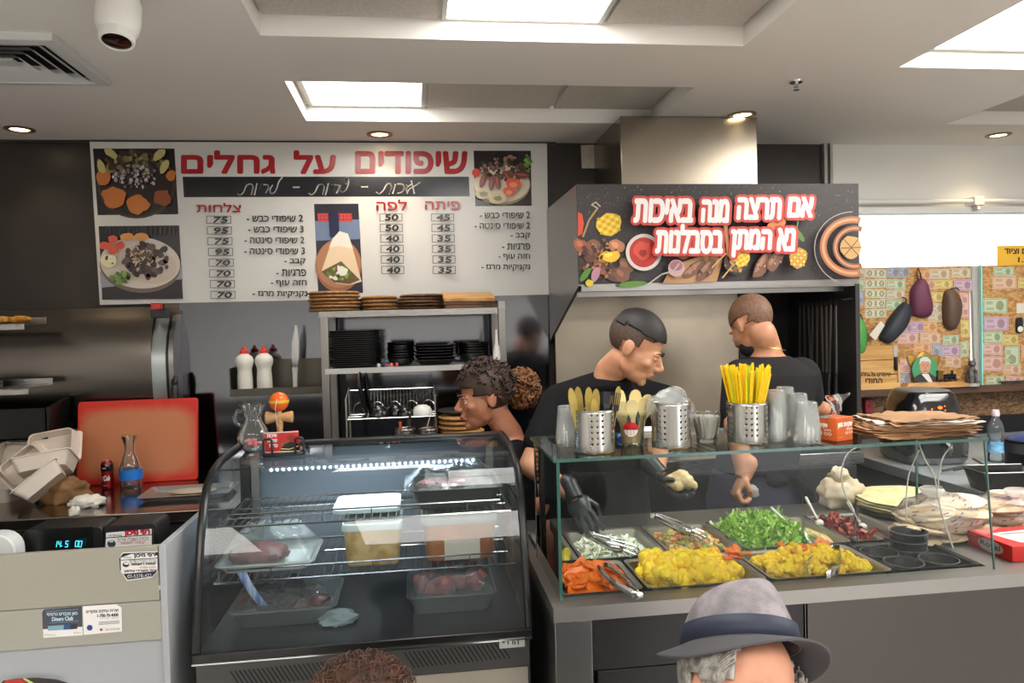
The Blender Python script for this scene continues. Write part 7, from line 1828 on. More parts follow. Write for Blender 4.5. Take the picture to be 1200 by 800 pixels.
# bags of pita
M_pita = mat('pita', (240, 218, 188), .7, c2=(220, 188, 150), nscale=12, bump=.1, bscale=60)
M_bag = glass('pita_bag_film', (252, 250, 249), 1.3, .15, haze=.16, hazec=(240, 228, 220))
def pita_bag(x, y, a, b, h, lab, knot, seed, n=9):
    t = thing('pita_bag', lab, 'bag of bread', (x, y, CT))
    q = random.Random(seed)
    k0 = None
    for k in range(n):
        M = T(q.uniform(-.3, .3) * a + (-.35 if k % 2 else .35) * a * .9, q.uniform(-.2, .2) * b, .012 + (k // 2) * (h * .8 / max(1, n // 2))) @ RX(q.uniform(-10, 10)) @ RY(q.uniform(-12, 12))
        part('pita', G().ball((0, 0, 0), (a * .58, b * .78, .015), 24, 10, M, None, .08, 3, k + seed), M_pita, t, smooth=60)
    g = G().ball((0, 0, h * .5), (a, b, h * .62), 40, 24, None, None, .16, 3.2, seed)
    kx, ky, kz = knot
    for i, p in enumerate(g.v):
        w_ = max(0, (p.z - h * .75) / (h * .4)) if (p - Vector((kx * .5, ky * .5, h))).length < a * .7 else 0
        p.x += kx * .3 * w_; p.y += ky * .3 * w_; p.z = max(.002, p.z) + kz * .25 * w_
    part('bag', g, M_bag, t, smooth=60)
    part('knot', G().loft([[(kx + r * math.cos(u) * (1 + .25 * math.sin(3 * u)), ky + r * math.sin(u), z) for u in [2 * PI * i / 20 for i in range(20)]] for r, z in ((.03, h * .95), (.014, h * 1.06), (.012, h * 1.12), (.026, h * 1.22), (.034, h * 1.34), (.030, h * 1.40))], True, False, False), MATS['bag_knot'] if 'bag_knot' in MATS else glass('bag_knot', (244, 242, 240), 1.4, .2, haze=.72, hazec=(232, 226, 220)), t, smooth=60)
    # purple print scattered over the film
    pr = G(); cnt = 0
    for i in range(400):
        p = Vector(g.v[q.randrange(len(g.v))])
        if p.y > -.01 or p.z < h * .25: continue
        nrm = Vector((p.x / a ** 2, p.y / b ** 2, (p.z - h * .5) / (h * .62) ** 2)).normalized(); p += nrm * .0015
        M = T(*p) @ nrm.to_track_quat('Z', 'Y').to_matrix().to_4x4() @ RZ(20); l = q.uniform(.004, .010); cnt += 1
        pr.add([(-l, -.0016, 0), (l, -.0016, 0), (l, .0016, 0), (-l, .0016, 0)], [(0, 1, 2, 3)], M)
        if cnt > 60: break
    if cnt: part('print', pr, mat('print_purple', (96, 70, 130), .6), t, smooth=0)
    return t
pita_bag(1.585, 2.10, .135, .10, .115, 'clear bag of pitas with a knotted top between the black bowls and the red box', (-.03, -.02, .04), 4)
pita_bag(1.90, 2.16, .15, .11, .10, 'clear bag of pitas printed purple, right of the knotted bag and behind the red box', (-.06, -.08, .0), 9)
pita_bag(2.16, 2.13, .11, .11, .10, 'clear bag of pitas at the right picture edge behind the red box', (.0, .06, .02), 14)
p = aty(1036, 570, 2.50)
t = thing('bread_bag', 'white paper-wrapped bread bag standing behind the dark round pan', 'bag of bread', (1.60 - .1, 2.50, CT))
part('bag', G().ball((0, 0, .05), (.085, .05, .06), 30, 18, None, None, .35, 2.4, 8), mat('bread_bag', (206, 190, 168), .7, c2=(190, 166, 136), nscale=10), t, smooth=60)
part('twist', G().ball((0, 0, .115), (.035, .03, .03), 18, 12, None, None, .5, 2.8, 3), MATS['bread_bag'], t, smooth=60)
# red carton
rx0, rx1, ry0, ry1 = 1.615, 1.93, 1.845, 2.015
t = thing('red_carton', 'flat red cardboard box with a white oval emblem at the front right of the counter', 'box', ((rx0 + rx1) / 2, (ry0 + ry1) / 2, CT))
M_redc = mat('carton_red', (196, 40, 38), .45)
part('box', G().box(rx0, rx1, ry0, ry1, CT + .0005, CT + .044), M_redc, t, world=True, bevel=.0015)
pr = Print(lambda u, v, k: (u, v, CT + .0443 + k), .0003)
pr.poly([(rx0 + .05, ry0 + .025), (rx1 - .01, ry0 + .025), (rx1 - .01, ry1 - .02), (rx0 + .03, ry1 - .05)], (226, 206, 206)); pr.poly([(rx0 + .06, ry0 + .10), (rx1 - .01, ry0 + .11), (rx1 - .01, ry0 + .12), (rx0 + .05, ry0 + .112)], (150, 140, 140)); pr.poly([(rx0 + .01, ry0 + .11), (rx0 + .11, ry0 + .17), (rx0 + .01, ry0 + .165)], (216, 120, 112))
part('top_print', pr.g, M_print, t, smooth=0, world=True)
pr = Print(lambda u, v, k: (rx0 - .0003 - k, u, v), .0003)
cy = (ry0 + ry1) / 2 - .005
pr.ell(cy, CT + .0225, .048, .0185, (206, 196, 192), 30)
pr.text('Royal', cy + .036, CT + .0315, cy - .036, CT + .0125, (60, 50, 52), bold=.0004); pr.text('WRAP', cy + .016, CT + .010, cy - .016, CT + .0065, (90, 80, 82)); pr.text('Perfect', ry1 - .012, CT + .040, ry1 - .04, CT + .036, (226, 200, 200))
part('side_print', pr.g, M_print, t, smooth=0, world=True)
# ================================================================== people
R = random.Random(77)
def vox(o, size, it=4):
    m = o.modifiers.new('remesh', 'REMESH'); m.mode = 'VOXEL'; m.voxel_size = size; m.use_smooth_shade = True
    if it: s = o.modifiers.new('smooth', 'SMOOTH'); s.iterations = it; s.factor = .5
    return o
def capsule(g, pts, rs, n=14):
    for i in range(len(pts) - 1):
        g.tube([pts[i], pts[i + 1]], [rs[i], rs[i + 1]], n)
    for p, r in zip(pts, rs): g.ball(tuple(p), r * .995, n, 10)
    return g
def frame(o, z, palm):
    """z along the fingers, palm normal = local -Y, thumb side = local +X"""
    z = Vector(z).normalized(); y = -Vector(palm); y = (y - z * y.dot(z)).normalized(); x = y.cross(z)
    return Matrix.Translation(o) @ Matrix((x, y, z)).transposed().to_4x4()
def facing(o, fwd, up=(0, 0, 1)):
    """face looks along local -Y"""
    y = -Vector(fwd).normalized(); z = Vector(up); z = (z - y * z.dot(y)).normalized(); x = y.cross(z)
    return Matrix.Translation(o) @ Matrix((x, y, z)).transposed().to_4x4()
def head_geo(g, M, s=1.0, fem=False, jawk=1.0):
    def b(c, r, n=18, m=12): g.ball(c, r, n, m, M @ S(s, s, s))
    b((0, .016, .036), (.076, .097, .090), 24, 16)
    b((0, -.018, -.018), (.065, .074, .084), 22, 14)
    j = .9 if fem else jawk
    b((0, -.034, -.074), (.048 * j, .050, .042)); b((0, -.071, -.099), (.021 * j, .018, .017))
    for q in (-1, 1):
        b((q * .042 * j, -.010, -.060), (.016, .034, .032)); b((q * .026, -.081, .014), (.024, .011, .008)); b((q * .036, -.060, -.026), (.024, .022, .021))
        b((q * .010, -.101, -.035), (.0085, .009, .007)); b((q * .078, .014, -.008), (.008, .020, .031), 14, 10); b((q * .083, .022, .002), (.006, .012, .020), 12, 8)
    g.tube([(0, -.084, .012), (0, -.101, -.012), (0, -.116 if not fem else -.112, -.032)], [.007, .0085, .0115], 10, False, M @ S(s, s, s)); b((0, -.110, -.034), (.012, .010, .009))
    b((0, -.093, -.060), (.021, .009, .0055)); b((0, -.091, -.070), (.018, .009, .006)); b((0, -.086, -.050), (.018, .010, .012))
    return g
def head_bits(t, M, s, skin, brow, lips, down=True, looks=None):
    M2 = M @ S(s, s, s)
    off = lambda g: part_w(g)
    for q in (-1, 1):
        e = part('eye', G().ball((q * .030, -.0795, -.004), (.0115, .0075, .0075), 16, 10, M2), mat('eye_white', (214, 206, 198), .3), t, world=True)
        part('iris', G().ball((q * .030, -.0855, -.0055 if down else -.004), (.0055, .0024, .0050), 12, 8, M2), mat('eye_iris', (36, 24, 18), .2), e, world=True)
        part('eyelid', G().ball((q * .030, -.0800, -.0006 if down else .0024), (.0142, .0094, .0080 if down else .0068), 16, 10, M2), skin, t, world=True)
        part('eyebrow', G().tube([(q * .012, -.0945, .016), (q * .028, -.0930, .023), (q * .046, -.0790, .018)], [.0032, .0038, .0018], 8, False, M2), brow, t, world=True)
    part('lips', G().ball((0, -.0985, -.0605), (.0185, .006, .0036), 16, 8, M2).ball((0, -.0965, -.0695), (.0165, .006, .0048), 16, 8, M2), lips, t, world=True, smooth=60)
def cap_hair(M, s, keep, grow=1.0, c=(0, .018, .038), r=(.0785, .0995, .0925), n=84, m=56):
    g = G(); g.ball(c, tuple(q * grow for q in r), n, m)
    g.f = [f for f in g.f if keep(sum((g.v[i] for i in f), Vector()) / len(f))]; g.c = [None] * len(g.f)
    used = sorted(set(i for f in g.f for i in f)); ix = {o: k for k, o in enumerate(used)}
    g.v = [g.v[i] for i in used]; g.f = [tuple(ix[i] for i in f) for f in g.f]
    return g.xf(M @ S(s, s, s))
def hand_geo(g, M, curls, r=.0088, spread=1.0, thumb=((.030, -.008, .030), (.052, -.022, .058), (.054, -.034, .082))):
    g.ball((0, 0, .048), (.040, .015, .050), 18, 12, M); g.ball((.022, -.006, .035), (.020, .014, .028), 12, 8, M); g.tube([(0, 0, -.045), (0, 0, .02)], [.034, .031], 14, False, M); g.ball((0, 0, -.045), .033, 14, 8, M)
    for k, (x, L) in enumerate(((.030, .068), (.010, .078), (-.011, .073), (-.030, .057))):
        p = Vector((x, 0, .088 - .004 * abs(k - 1.2))); a = 0; pts = [Vector((x * .8, 0, .06)), p]; cu = curls[k] if isinstance(curls, (list, tuple)) else curls
        for q, fr in enumerate((.46, .31, .25)):
            a += cu * (.8, 1.0, .8)[q]
            d = Vector((math.sin(rad(x * 240 * spread)) * .5, -math.sin(rad(a)), math.cos(rad(a)))).normalized(); p = p + d * L * fr; pts.append(p)
        capsule(g, [M @ q for q in pts], [r * 1.05, r * 1.08, r, r * .95, r * .82], 10)
    capsule(g, [M @ Vector(q) for q in thumb], [r * 1.5, r * 1.2, r * .95], 10)
    return g
def nails(t, M): pass
def torso(g, secs, n=28):
    """stacked rounded sections: (centre, half width, half depth, yaw degrees)"""
    rings = []
    for c, a, b, yw in secs:
        ca, sa = math.cos(rad(yw)), math.sin(rad(yw)); rg = []
        for k in range(n):
            u = 2 * PI * k / n; x = a * math.copysign(abs(math.cos(u)) ** .85, math.cos(u)); y = b * math.copysign(abs(math.sin(u)) ** .85, math.sin(u))
            rg.append((c[0] + x * ca - y * sa, c[1] + x * sa + y * ca, c[2]))
        rings.append(rg)
    return g.loft(rings)
def curls(M, centre, r, n, rnd_, L=.05, cr=.012, th=.0032, front=None, squash=(1, 1, 1)):
    """springy locks growing out of an ellipsoid"""
    g = G()
    for k in range(n):
        d = Vector((rnd_.gauss(0, 1), rnd_.gauss(0, 1), rnd_.gauss(0, 1))).normalized()
        if front and not front(d): continue
        b0 = Vector(centre) + Vector((d.x * r[0], d.y * r[1], d.z * r[2])) * .92; t1 = d.orthogonal().normalized(); t2 = d.cross(t1)
        tan = (t1 * rnd_.uniform(-1, 1) + t2 * rnd_.uniform(-1, 1)).normalized(); l = L * rnd_.uniform(.6, 1.3); ph = rnd_.uniform(0, 6); pts = []
        for q in range(13):
            u = q / 12; c = b0 + d * (.012 * math.sin(u * PI) * 1.5) + tan * l * (u - .3) - d * (.5 * l * l * (u - .3) ** 2 / max(r))
            a = ph + u * 9; pts.append(c + (d * math.cos(a) + d.cross(tan) * math.sin(a)) * cr)
        g.tube(pts, [th * (.5 + .7 * math.sin(PI * min(1, q / 11 + .05))) for q in range(13)], 5)
    return g.xf(M)
M_shirt = mat('tshirt_black', (20, 20, 22), .9, spec=.2)
M_apron = mat('apron_black', (24, 24, 26), .9, spec=.2)
M_shoe = mat('shoe_black', (22, 22, 23), .5)
def legs(g, hips, feet, r=(.088, .062, .05), knee=None):
    for h, f in zip(hips, feet):
        k = (Vector(h) + Vector(f)) / 2 + Vector((0, -.02, .02)) if knee is None else knee
        capsule(g, [Vector(h), k, Vector(f)], list(r), 16)
    return g
def shoe(x, y, yaw=0):
    M = T(x, y, 0) @ RZ(yaw)
    return G().loft([[(a * w_, b * l + o, z) for a, b in [(math.cos(2 * PI * k / 24), math.sin(2 * PI * k / 24)) for k in range(24)]] for w_, l, o, z in ((.045, .13, -.05, 0), (.048, .135, -.05, .02), (.044, .125, -.045, .045), (.040, .06, .02, .075), (.042, .05, .03, .10))], M=M)

# ---------------------------------------------------------------- server at the salad bar
Ys = 2.70
M_skin = mat('skin_olive', (206, 152, 120), .5, c2=(196, 138, 106), nscale=14, sss=.12)
hc = aty(746, 407, 2.56)
t = thing('person', 'man in black T-shirt and black gloves bending over the salad bar', 'person', (.66, Ys, 0))
fw = Vector((.82, -.42, -.52)); MH = facing(hc, fw, (.05, -.02, 1)); sH = 1.0
nb = aty(711, 441, 2.65)
sl, sr = aty(655, 474, 2.66), aty(786, 476, 2.68)
el = aty(622, 545, 2.56); wl = aty(672, 580, 2.42); er = aty(772, 515, 2.66); wr = aty(770, 552, 2.47)
wl.z = max(wl.z, .99)
g = head_geo(G(), MH, sH, jawk=1.06)
capsule(g, [Vector((nb.x, nb.y + .01, nb.z - .05)), Vector(nb) + Vector((.012, -.015, .02)), MH @ Vector((0, .025, -.06))], [.066, .056, .052], 18)
torso(g, [((.68, 2.74, .88), .14, .10, 0), ((.67, 2.73, 1.08), .14, .095, 0), ((.665, 2.71, 1.26), .165, .10, 0), ((nb.x, 2.69, nb.z - .07), .12, .08, 0), ((nb.x, 2.68, nb.z - .02), .06, .055, 0)])
capsule(g, [sl, el, wl], [.052, .042, .029], 16); capsule(g, [sr, er, wr], [.052, .042, .029], 16)
legs(g, [(.59, 2.76, .88), (.77, 2.76, .88)], [(.58, 2.78, .06), (.79, 2.78, .06)])
vox(part('body', g, M_skin, t, world=True), .0048, 3)
M_brow = mat('brow_dark', (30, 22, 20), .7); M_lip = mat('lip_brown', (176, 104, 92), .5)
head_bits(t, MH, sH, M_skin, M_brow, M_lip)
# hair: full top, faded sides
M_hair = mat('hair_black', (20, 17, 17), .55, bump=.3, bscale=240); M_fade = mat('hair_fade', (92, 70, 58), .7, c2=(60, 46, 40), nscale=200)
part('hair', cap_hair(MH, sH, lambda p: p.z > .052 + max(0, -p.y - .03) * .15 and p.y < .10 and p.z > .062 + (p.y) * .10 - .02 * (p.y > .06), 1.035), M_hair, t, world=True, solid=.006, smooth=60, label='black hair on top')
part('hair_sides', cap_hair(MH, sH, lambda p: p.z > (-.03 if p.y > .045 else .014 if p.y > -.02 else .05) and p.y > -.055, 1.008), M_fade, t, world=True, solid=.002, smooth=60, label='short faded sides of the hair')
# clothes
g = torso(G(), [((.68, 2.74, .90), .165, .125, 0), ((.67, 2.73, 1.06), .165, .12, 0), ((.665, 2.71, 1.22), .185, .125, 0), ((.665, 2.695, 1.31), .20, .122, 0), ((nb.x + .005, 2.69, nb.z - .06), .16, .098, 0), ((nb.x, 2.672, nb.z - .030), .105, .098, 0), ((nb.x + .004, 2.668, nb.z - .004), .082, .080, 0)])
capsule(g, [Vector(sl) + Vector((.010, .005, 0)), Vector(sl).lerp(el, .62)], [.078, .068], 18); capsule(g, [Vector(sr) + Vector((-.010, 0, 0)), Vector(sr).lerp(er, .75)], [.078, .066], 18); capsule(g, [Vector(sl) + Vector((.01, 0, .01)), Vector((nb.x, 2.68, nb.z - .055)), Vector(sr) + Vector((-.01, 0, .01))], [.070, .080, .070], 18)
vox(part('tshirt', g, M_shirt, t, world=True), .008, 4)
vox(part('apron', torso(G(), [((.68, 2.725, .60), .185, .14, 0), ((.68, 2.725, .85), .18, .135, 0), ((.675, 2.72, 1.05), .168, .126, 0)]), M_apron, t, world=True), .01, 3)
vox(part('trousers', legs(torso(G(), [((.68, 2.755, .80), .15, .11, 0), ((.68, 2.755, .97), .15, .11, 0)]), [(.60, 2.76, .85), (.76, 2.76, .85)], [(.58, 2.78, .10), (.79, 2.78, .10)], (.098, .080, .066)), mat('trousers_dark', (36, 36, 44), .8), t, world=True), .01, 3)
part('shoe', shoe(.58, 2.74), M_shoe, t, world=True); part('shoe', shoe(.79, 2.74), M_shoe, t, world=True)
M_glove = mat('glove_black', (34, 38, 42), .35, bump=.2, bscale=50)
MHl = frame(wl, Vector(aty(692, 622, 2.34)) - wl, (.3, .9, -.2))
vox(part('glove', hand_geo(G(), MHl, (26, 30, 32, 36), .0098, 1.0, ((.030, -.008, .030), (.050, -.030, .058), (.044, -.046, .084))), M_glove, t, world=True, label='black glove reaching into the cabbage'), .0032, 2)
tip = aty(800, 585, 2.40)
MHr = frame(wr, Vector(tip) - wr, (.25, -.30, .9))
vox(part('glove', hand_geo(G(), MHr, (24, 28, 30, 34), .0098, 1.1, ((.030, -.008, .030), (.054, -.030, .052), (.050, -.050, .072))), M_glove, t, world=True, label='black glove holding a lump of dough'), .0032, 2)
dc = MHr @ Vector((.0, -.034, .075))
g = G()
for k, (dx, dy, dz, r) in enumerate(((0, 0, .006, .030), (.026, -.012, .0, .028), (-.022, .004, .002, .025), (.012, -.006, .020, .024), (.042, -.010, -.014, .022), (-.006, -.014, -.012, .024))): g.ball((dc.x + dx, dc.y + dy, dc.z + dz), (r, r * .9, r * .85), 16, 12, None, None, .3, 2.5, k)
o = solo('dough', 'lump of pale cream dough held in the gloved hand of the bending man', 'dough', g, mat('dough', (226, 204, 156), .6, c2=(206, 178, 122), nscale=30, bump=.2, bscale=50)); vox(o, .004, 2)

# ---------------------------------------------------------------- cook with his back turned
t = thing('person', 'man with shaved head in black T-shirt standing with his back turned at the grill', 'person', (1.40, 2.86, 0))
M_skin2 = mat('skin_tan', (196, 142, 110), .5, c2=(182, 126, 94), nscale=14, sss=.1)
hc = aty(880, 382, 2.90); MH = facing(hc, (-.30, .86, -.52), (-.10, .30, 1)); sH = .98
nb = aty(900, 412, 2.86)
sl, sr = aty(866, 442, 2.84), aty(942, 440, 2.86)
el = aty(862, 500, 2.72); wl = aty(872, 555, 2.66); er = aty(950, 475, 2.90); wr = aty(962, 480, 3.02)
g = head_geo(G(), MH, sH)
capsule(g, [Vector((nb.x, nb.y, nb.z - .05)), Vector(nb) + Vector((-.006, .01, .02)), MH @ Vector((0, .035, -.055))], [.068, .060, .058], 18)
torso(g, [((1.34, 2.84, .90), .15, .11, 0), ((1.37, 2.85, 1.10), .15, .10, 0), ((1.41, 2.86, 1.28), .17, .105, 0), ((nb.x, 2.86, nb.z - .06), .12, .08, 0), ((nb.x, 2.86, nb.z - .01), .06, .055, 0)])
capsule(g, [sl, el, wl], [.052, .045, .030], 16); capsule(g, [sr, er, wr], [.052, .044, .031], 16)
legs(g, [(1.26, 2.85, .86), (1.42, 2.85, .86)], [(1.24, 2.86, .06), (1.46, 2.86, .06)])
MF = frame(wl, Vector(aty(856, 590, 2.64)) - wl, (.75, -.1, -.2))
hand_geo(g, MF, (62, 70, 72, 74), .0092, .6, ((.030, -.008, .030), (.036, -.034, .052), (.014, -.046, .058)))
hand_geo(g, frame(wr, (.3, .9, -.2), (0, 0, -1)), (30, 34, 36, 40), .009)
vox(part('body', g, M_skin2, t, world=True), .0045, 3)
part('hair', cap_hair(MH, sH, lambda p: p.z > (-.012 if p.y > .03 else .03) - .02 * (p.y > .07) and p.y > -.075 and not (abs(p.x) > .066 and p.z < .02), 1.006), mat('hair_stubble', (128, 92, 70), .6, c2=(98, 70, 54), nscale=160), t, world=True, solid=.0016, smooth=60, label='shaved dark stubble')
part('beard', cap_hair(MH, sH, lambda p: p.y < .02 and p.z < -.045 and abs(p.x) > .015, 1.0, (0, -.034, -.074), (.052, .056, .046)), mat('beard_black', (26, 22, 22), .8), t, world=True, solid=.003, smooth=60)
part('necklace', G().tube([(nb.x + .070 * math.cos(a) - .004, nb.y - .068 * math.sin(a), nb.z + .004 - .012 * math.cos(a) + .012) for a in [rad(-10 + 200 * k / 20) for k in range(21)]], .0018, 6), mat('gold_chain', (206, 160, 90), .3, .9), t, world=True)
g = torso(G(), [((1.345, 2.84, .98), .165, .125, 0), ((1.37, 2.85, 1.12), .165, .12, 0), ((1.41, 2.86, 1.26), .185, .12, 0), ((1.425, 2.86, 1.36), .195, .115, 0), ((nb.x - .005, 2.86, nb.z - .05), .15, .095, 0), ((nb.x, 2.86, nb.z - .018), .08, .072, 0)])
capsule(g, [Vector(sl) + Vector((.010, 0, 0)), Vector(sl).lerp(el, .7)], [.076, .066], 18); capsule(g, [Vector(sr) + Vector((-.012, 0, 0)), Vector(sr).lerp(er, .66)], [.078, .062], 18)
vox(part('tshirt', g, mat('tshirt_charcoal', (36, 35, 37), .9, spec=.2), t, world=True), .008, 4)
g = legs(torso(G(), [((1.34, 2.845, .74), .19, .135, 0), ((1.335, 2.835, .86), .195, .145, 0), ((1.34, 2.84, .98), .17, .125, 0)]), [(1.25, 2.85, .82), (1.43, 2.85, .82)], [(1.24, 2.87, .10), (1.46, 2.87, .10)], (.105, .084, .07))
vox(part('trousers', g, mat('trousers_slate', (58, 56, 72), .9, spec=.2), t, world=True), .01, 3)
vox(part('apron_tie', G().ball((1.42, 2.715, .985), (.05, .022, .035), 16, 10).ball((1.37, 2.71, .96), (.05, .02, .03), 16, 10).tube([(1.45, 2.71, .97), (1.49, 2.70, .90), (1.51, 2.71, .80), (1.50, 2.72, .74)], [.02, .03, .026, .012], 10).tube([(1.18, 2.83, 1.0), (1.26, 2.72, .99), (1.42, 2.712, .99), (1.50, 2.80, .99)], .016, 10), M_apron, t, world=True), .006, 3)
part('shoe', shoe(1.24, 2.90, 180), M_shoe, t, world=True); part('shoe', shoe(1.46, 2.90, 180), M_shoe, t, world=True)
dd = MF @ Vector((.0, -.03, .06))
solo('cloth', 'small crumpled pale cloth held in the fist of the man with his back turned', 'cloth', crumple((dd.x + .03, dd.y + .0, dd.z - .02), (.022, .014, .03), 4, .4, 2.4, 20, 14), mat('cloth_grey', (170, 160, 156), .8), smooth=60)

# ---------------------------------------------------------------- woman in profile
t = thing('person', 'woman with curly brown hair tied up, seen in profile facing left behind the fridge', 'person', (.345, 2.79, 0))
M_skin3 = mat('skin_brown', (176, 118, 90), .5, c2=(162, 104, 78), nscale=14, sss=.1)
hc = aty(566, 465, 2.74); MH = facing(hc, (-.97, -.16, -.12), (-.08, 0, 1)); sH = .95
nb = aty(597, 508, 2.76)
g = head_geo(G(), MH, sH, True)
capsule(g, [Vector((nb.x + .01, nb.y, nb.z - .05)), Vector(nb), MH @ Vector((0, .03, -.05))], [.058, .050, .047], 16)
torso(g, [((.345, 2.80, .84), .11, .12, 0), ((.345, 2.79, 1.0), .095, .11, 0), ((.35, 2.78, 1.12), .10, .12, 0), ((nb.x + .01, 2.76, nb.z - .05), .08, .09, 0), ((nb.x + .005, 2.76, nb.z - .01), .05, .05, 0)])
for y0, s in ((2.67, -1), (2.91, 1)):
    capsule(g, [Vector((.35, y0 + .02 * -s, 1.12)), Vector((.29, y0, .92)), Vector((.13, y0 + .02 * -s, .93))], [.045, .036, .025], 14)
    hand_geo(g, frame((.13, y0 - .02 * s, .93), (-1, 0, -.1), (0, 0, -1)), (24, 26, 28, 30), .0078)
legs(g, [(.345, 2.73, .82), (.345, 2.87, .82)], [(.35, 2.72, .06), (.35, 2.88, .06)])
vox(part('body', g, M_skin3, t, world=True), .0045, 3)
head_bits(t, MH, sH, M_skin3, M_brow, mat('lip_rose', (150, 84, 76), .5), False)
M_hb = mat('hair_brown', (62, 40, 28), .6, c2=(40, 26, 20), nscale=40); M_hl = mat('hair_copper', (136, 88, 50), .6, c2=(100, 62, 36), nscale=40)
keep = lambda p: p.z > (.050 if p.y < -.05 else .018 if p.y < .0 else -.06)
part('hair', cap_hair(MH, sH, keep, 1.06), M_hb, t, world=True, solid=.01, smooth=60)
rr_ = random.Random(5)
part('hair_curls', curls(MH @ S(sH, sH, sH), (0, .022, .044), (.084, .106, .098), 330, rr_, .05, .007, .0030, lambda d: d.z > (.32 if d.y < -.45 else .05 if d.y < 0 else -.75)), M_hb, t, world=True, smooth=60)
bc_ = MH.inverted() @ aty(612, 455, 2.80)
part('hair_bun', curls(MH, tuple(bc_), (.046, .052, .062), 300, rr_, .045, .009, .0030), M_hl, t, world=True, smooth=60, label='copper brown curly bun at the back')
part('hair_bun_core', G().ball(tuple(bc_), (.044, .050, .060), 20, 14, MH), M_hl, t, world=True, smooth=60)
mid = MH.inverted() @ aty(598, 443, 2.80)
part('hair_tie', G().tube([tuple(Vector(mid) + Vector((.020 * math.cos(a), .0, .020 * math.sin(a)))) for a in [2 * PI * k / 16 for k in range(16)]], .005, 8, True, MH), mat('hair_tie', (150, 146, 150), .5), t, world=True)
g = torso(G(), [((.345, 2.80, .80), .125, .135, 0), ((.345, 2.79, 1.0), .112, .128, 0), ((.355, 2.78, 1.11), .118, .145, 0), ((nb.x + .02, 2.76, nb.z - .06), .10, .12, 0), ((nb.x + .012, 2.76, nb.z - .026), .066, .070, 0)])
for y0, s in ((2.67, -1), (2.91, 1)): capsule(g, [Vector((.352, y0 - .025 * s, 1.11)), Vector((.315, y0, .98))], [.060, .054], 16)
vox(part('tshirt', g, M_shirt, t, world=True), .008, 4)
vox(part('trousers', legs(torso(G(), [((.345, 2.80, .74), .12, .13, 0), ((.345, 2.80, .86), .115, .125, 0)]), [(.345, 2.74, .78), (.345, 2.86, .78)], [(.35, 2.72, .10), (.35, 2.88, .10)], (.09, .07, .06)), MATS['trousers_dark'], t, world=True), .01, 3)
part('shoe', shoe(.31, 2.72, -90), M_shoe, t, world=True); part('shoe', shoe(.31, 2.88, -90), M_shoe, t, world=True)

# ---------------------------------------------------------------- seated guests at the lower picture edge
def stool(x, y, z, lab):
    t = thing('stool', lab, 'stool', (x, y, 0))
    part('seat', G().lathe([(.15, z - .03), (.16, z - .02), (.16, z - .005), (.15, z)], 28), M_blk, t)
    for k in range(4):
        a = PI / 4 + k * PI / 2; part('leg', G().tube([(.10 * math.cos(a), .10 * math.sin(a), z - .03), (.15 * math.cos(a), .15 * math.sin(a), 0)], .012, 8), M_steel, t)
def seated(t, hc, fdir, MH, sH, skin, shirt, trousers, hz, headfn=None, fem=False):
    """fdir = +1: knees toward the wall, -1: knees toward the viewer"""
    x, y = hc.x, hc.y + .02; seat = hc.z - .66
    g = head_geo(G(), MH, sH, fem)
    capsule(g, [Vector((x, y, hc.z - .20)), MH @ Vector((0, .025, -.05))], [.062, .056], 16)
    tor = lambda e: [((x, y, seat + .04), .15 + e, .11 + e, 0), ((x, y, seat + .25), .15 + e, .10 + e, 0), ((x, y, hc.z - .28), .175 + e, .10 + e, 0), ((x, y, hc.z - .205), .12 + e, .07 + e, 0), ((x, y, hc.z - .17), .055 + e * .5, .05 + e * .5, 0)]
    torso(g, tor(0)); arms = []
    for s in (-1, 1):
        a, b, c = Vector((x + s * .19, y, hc.z - .26)), Vector((x + s * .24, y + .05 * fdir, seat + .22)), Vector((x + s * .14, y + .24 * fdir, seat + .18))
        capsule(g, [a, b, c], [.05, .042, .030], 14); hand_geo(g, frame(c, (-.3 * s, fdir, -.1), (0, 0, -1)), (20, 24, 26, 28)); arms.append((a, b, c))
        capsule(g, [Vector((x + s * .09, y, seat + .07)), Vector((x + s * .11, y + .40 * fdir, seat + .05)), Vector((x + s * .11, y + .40 * fdir, .06))], [.08, .06, .045], 14)
    vox(part('body', g, skin, t, world=True), .006, 3)
    g = torso(G(), tor(.018))
    for a, b, c in arms: capsule(g, [a, b, b.lerp(c, .7)], [.062, .054, .046], 14)
    vox(part('shirt', g, shirt, t, world=True), .009, 3)
    g = G()
    for s in (-1, 1): capsule(g, [Vector((x + s * .08, y, seat + .085)), Vector((x + s * .11, y + .40 * fdir, seat + .055)), Vector((x + s * .11, y + .40 * fdir, .10))], [.10, .078, .062], 14)
    vox(part('trousers', g, trousers, t, world=True), .01, 3)
    for s in (-1, 1): part('shoe', shoe(x + s * .11, y + .40 * fdir, 180 if fdir > 0 else 0), M_shoe, t, world=True)
    return seat
HYd = 1.12
hc = aty(870, 819, HYd)
t = thing('person', 'elderly man in a grey felt hat, only forehead and grey hair in view', 'person', (hc.x, hc.y, 0))
fd = Vector((.42, -.86, .24)); MH = facing(hc, fd, (.38, .3, 1)); sH = 1.0
M_skin4 = mat('skin_pale', (204, 146, 118), .55, c2=(184, 120, 94), nscale=22, lo=.45, hi=.75, sss=.15)
seat = seated(t, hc, -1, MH, sH, M_skin4, mat('shirt_navy', (44, 52, 74), .8), mat('trousers_grey', (80, 78, 76), .8), 0)
head_bits(t, MH, sH, M_skin4, mat('brow_grey', (150, 140, 132), .7), M_lip, False)
M_hg = mat('hair_grey', (176, 172, 164), .6, c2=(120, 114, 108), nscale=60)
M2 = MH @ S(sH, sH, sH)
part('hair', cap_hair(MH, sH, lambda p: p.z < .075 and p.z > -.05 and p.y > (-.040 if p.z > .022 else .040), 1.03), M_hg, t, world=True, solid=.006, smooth=60)
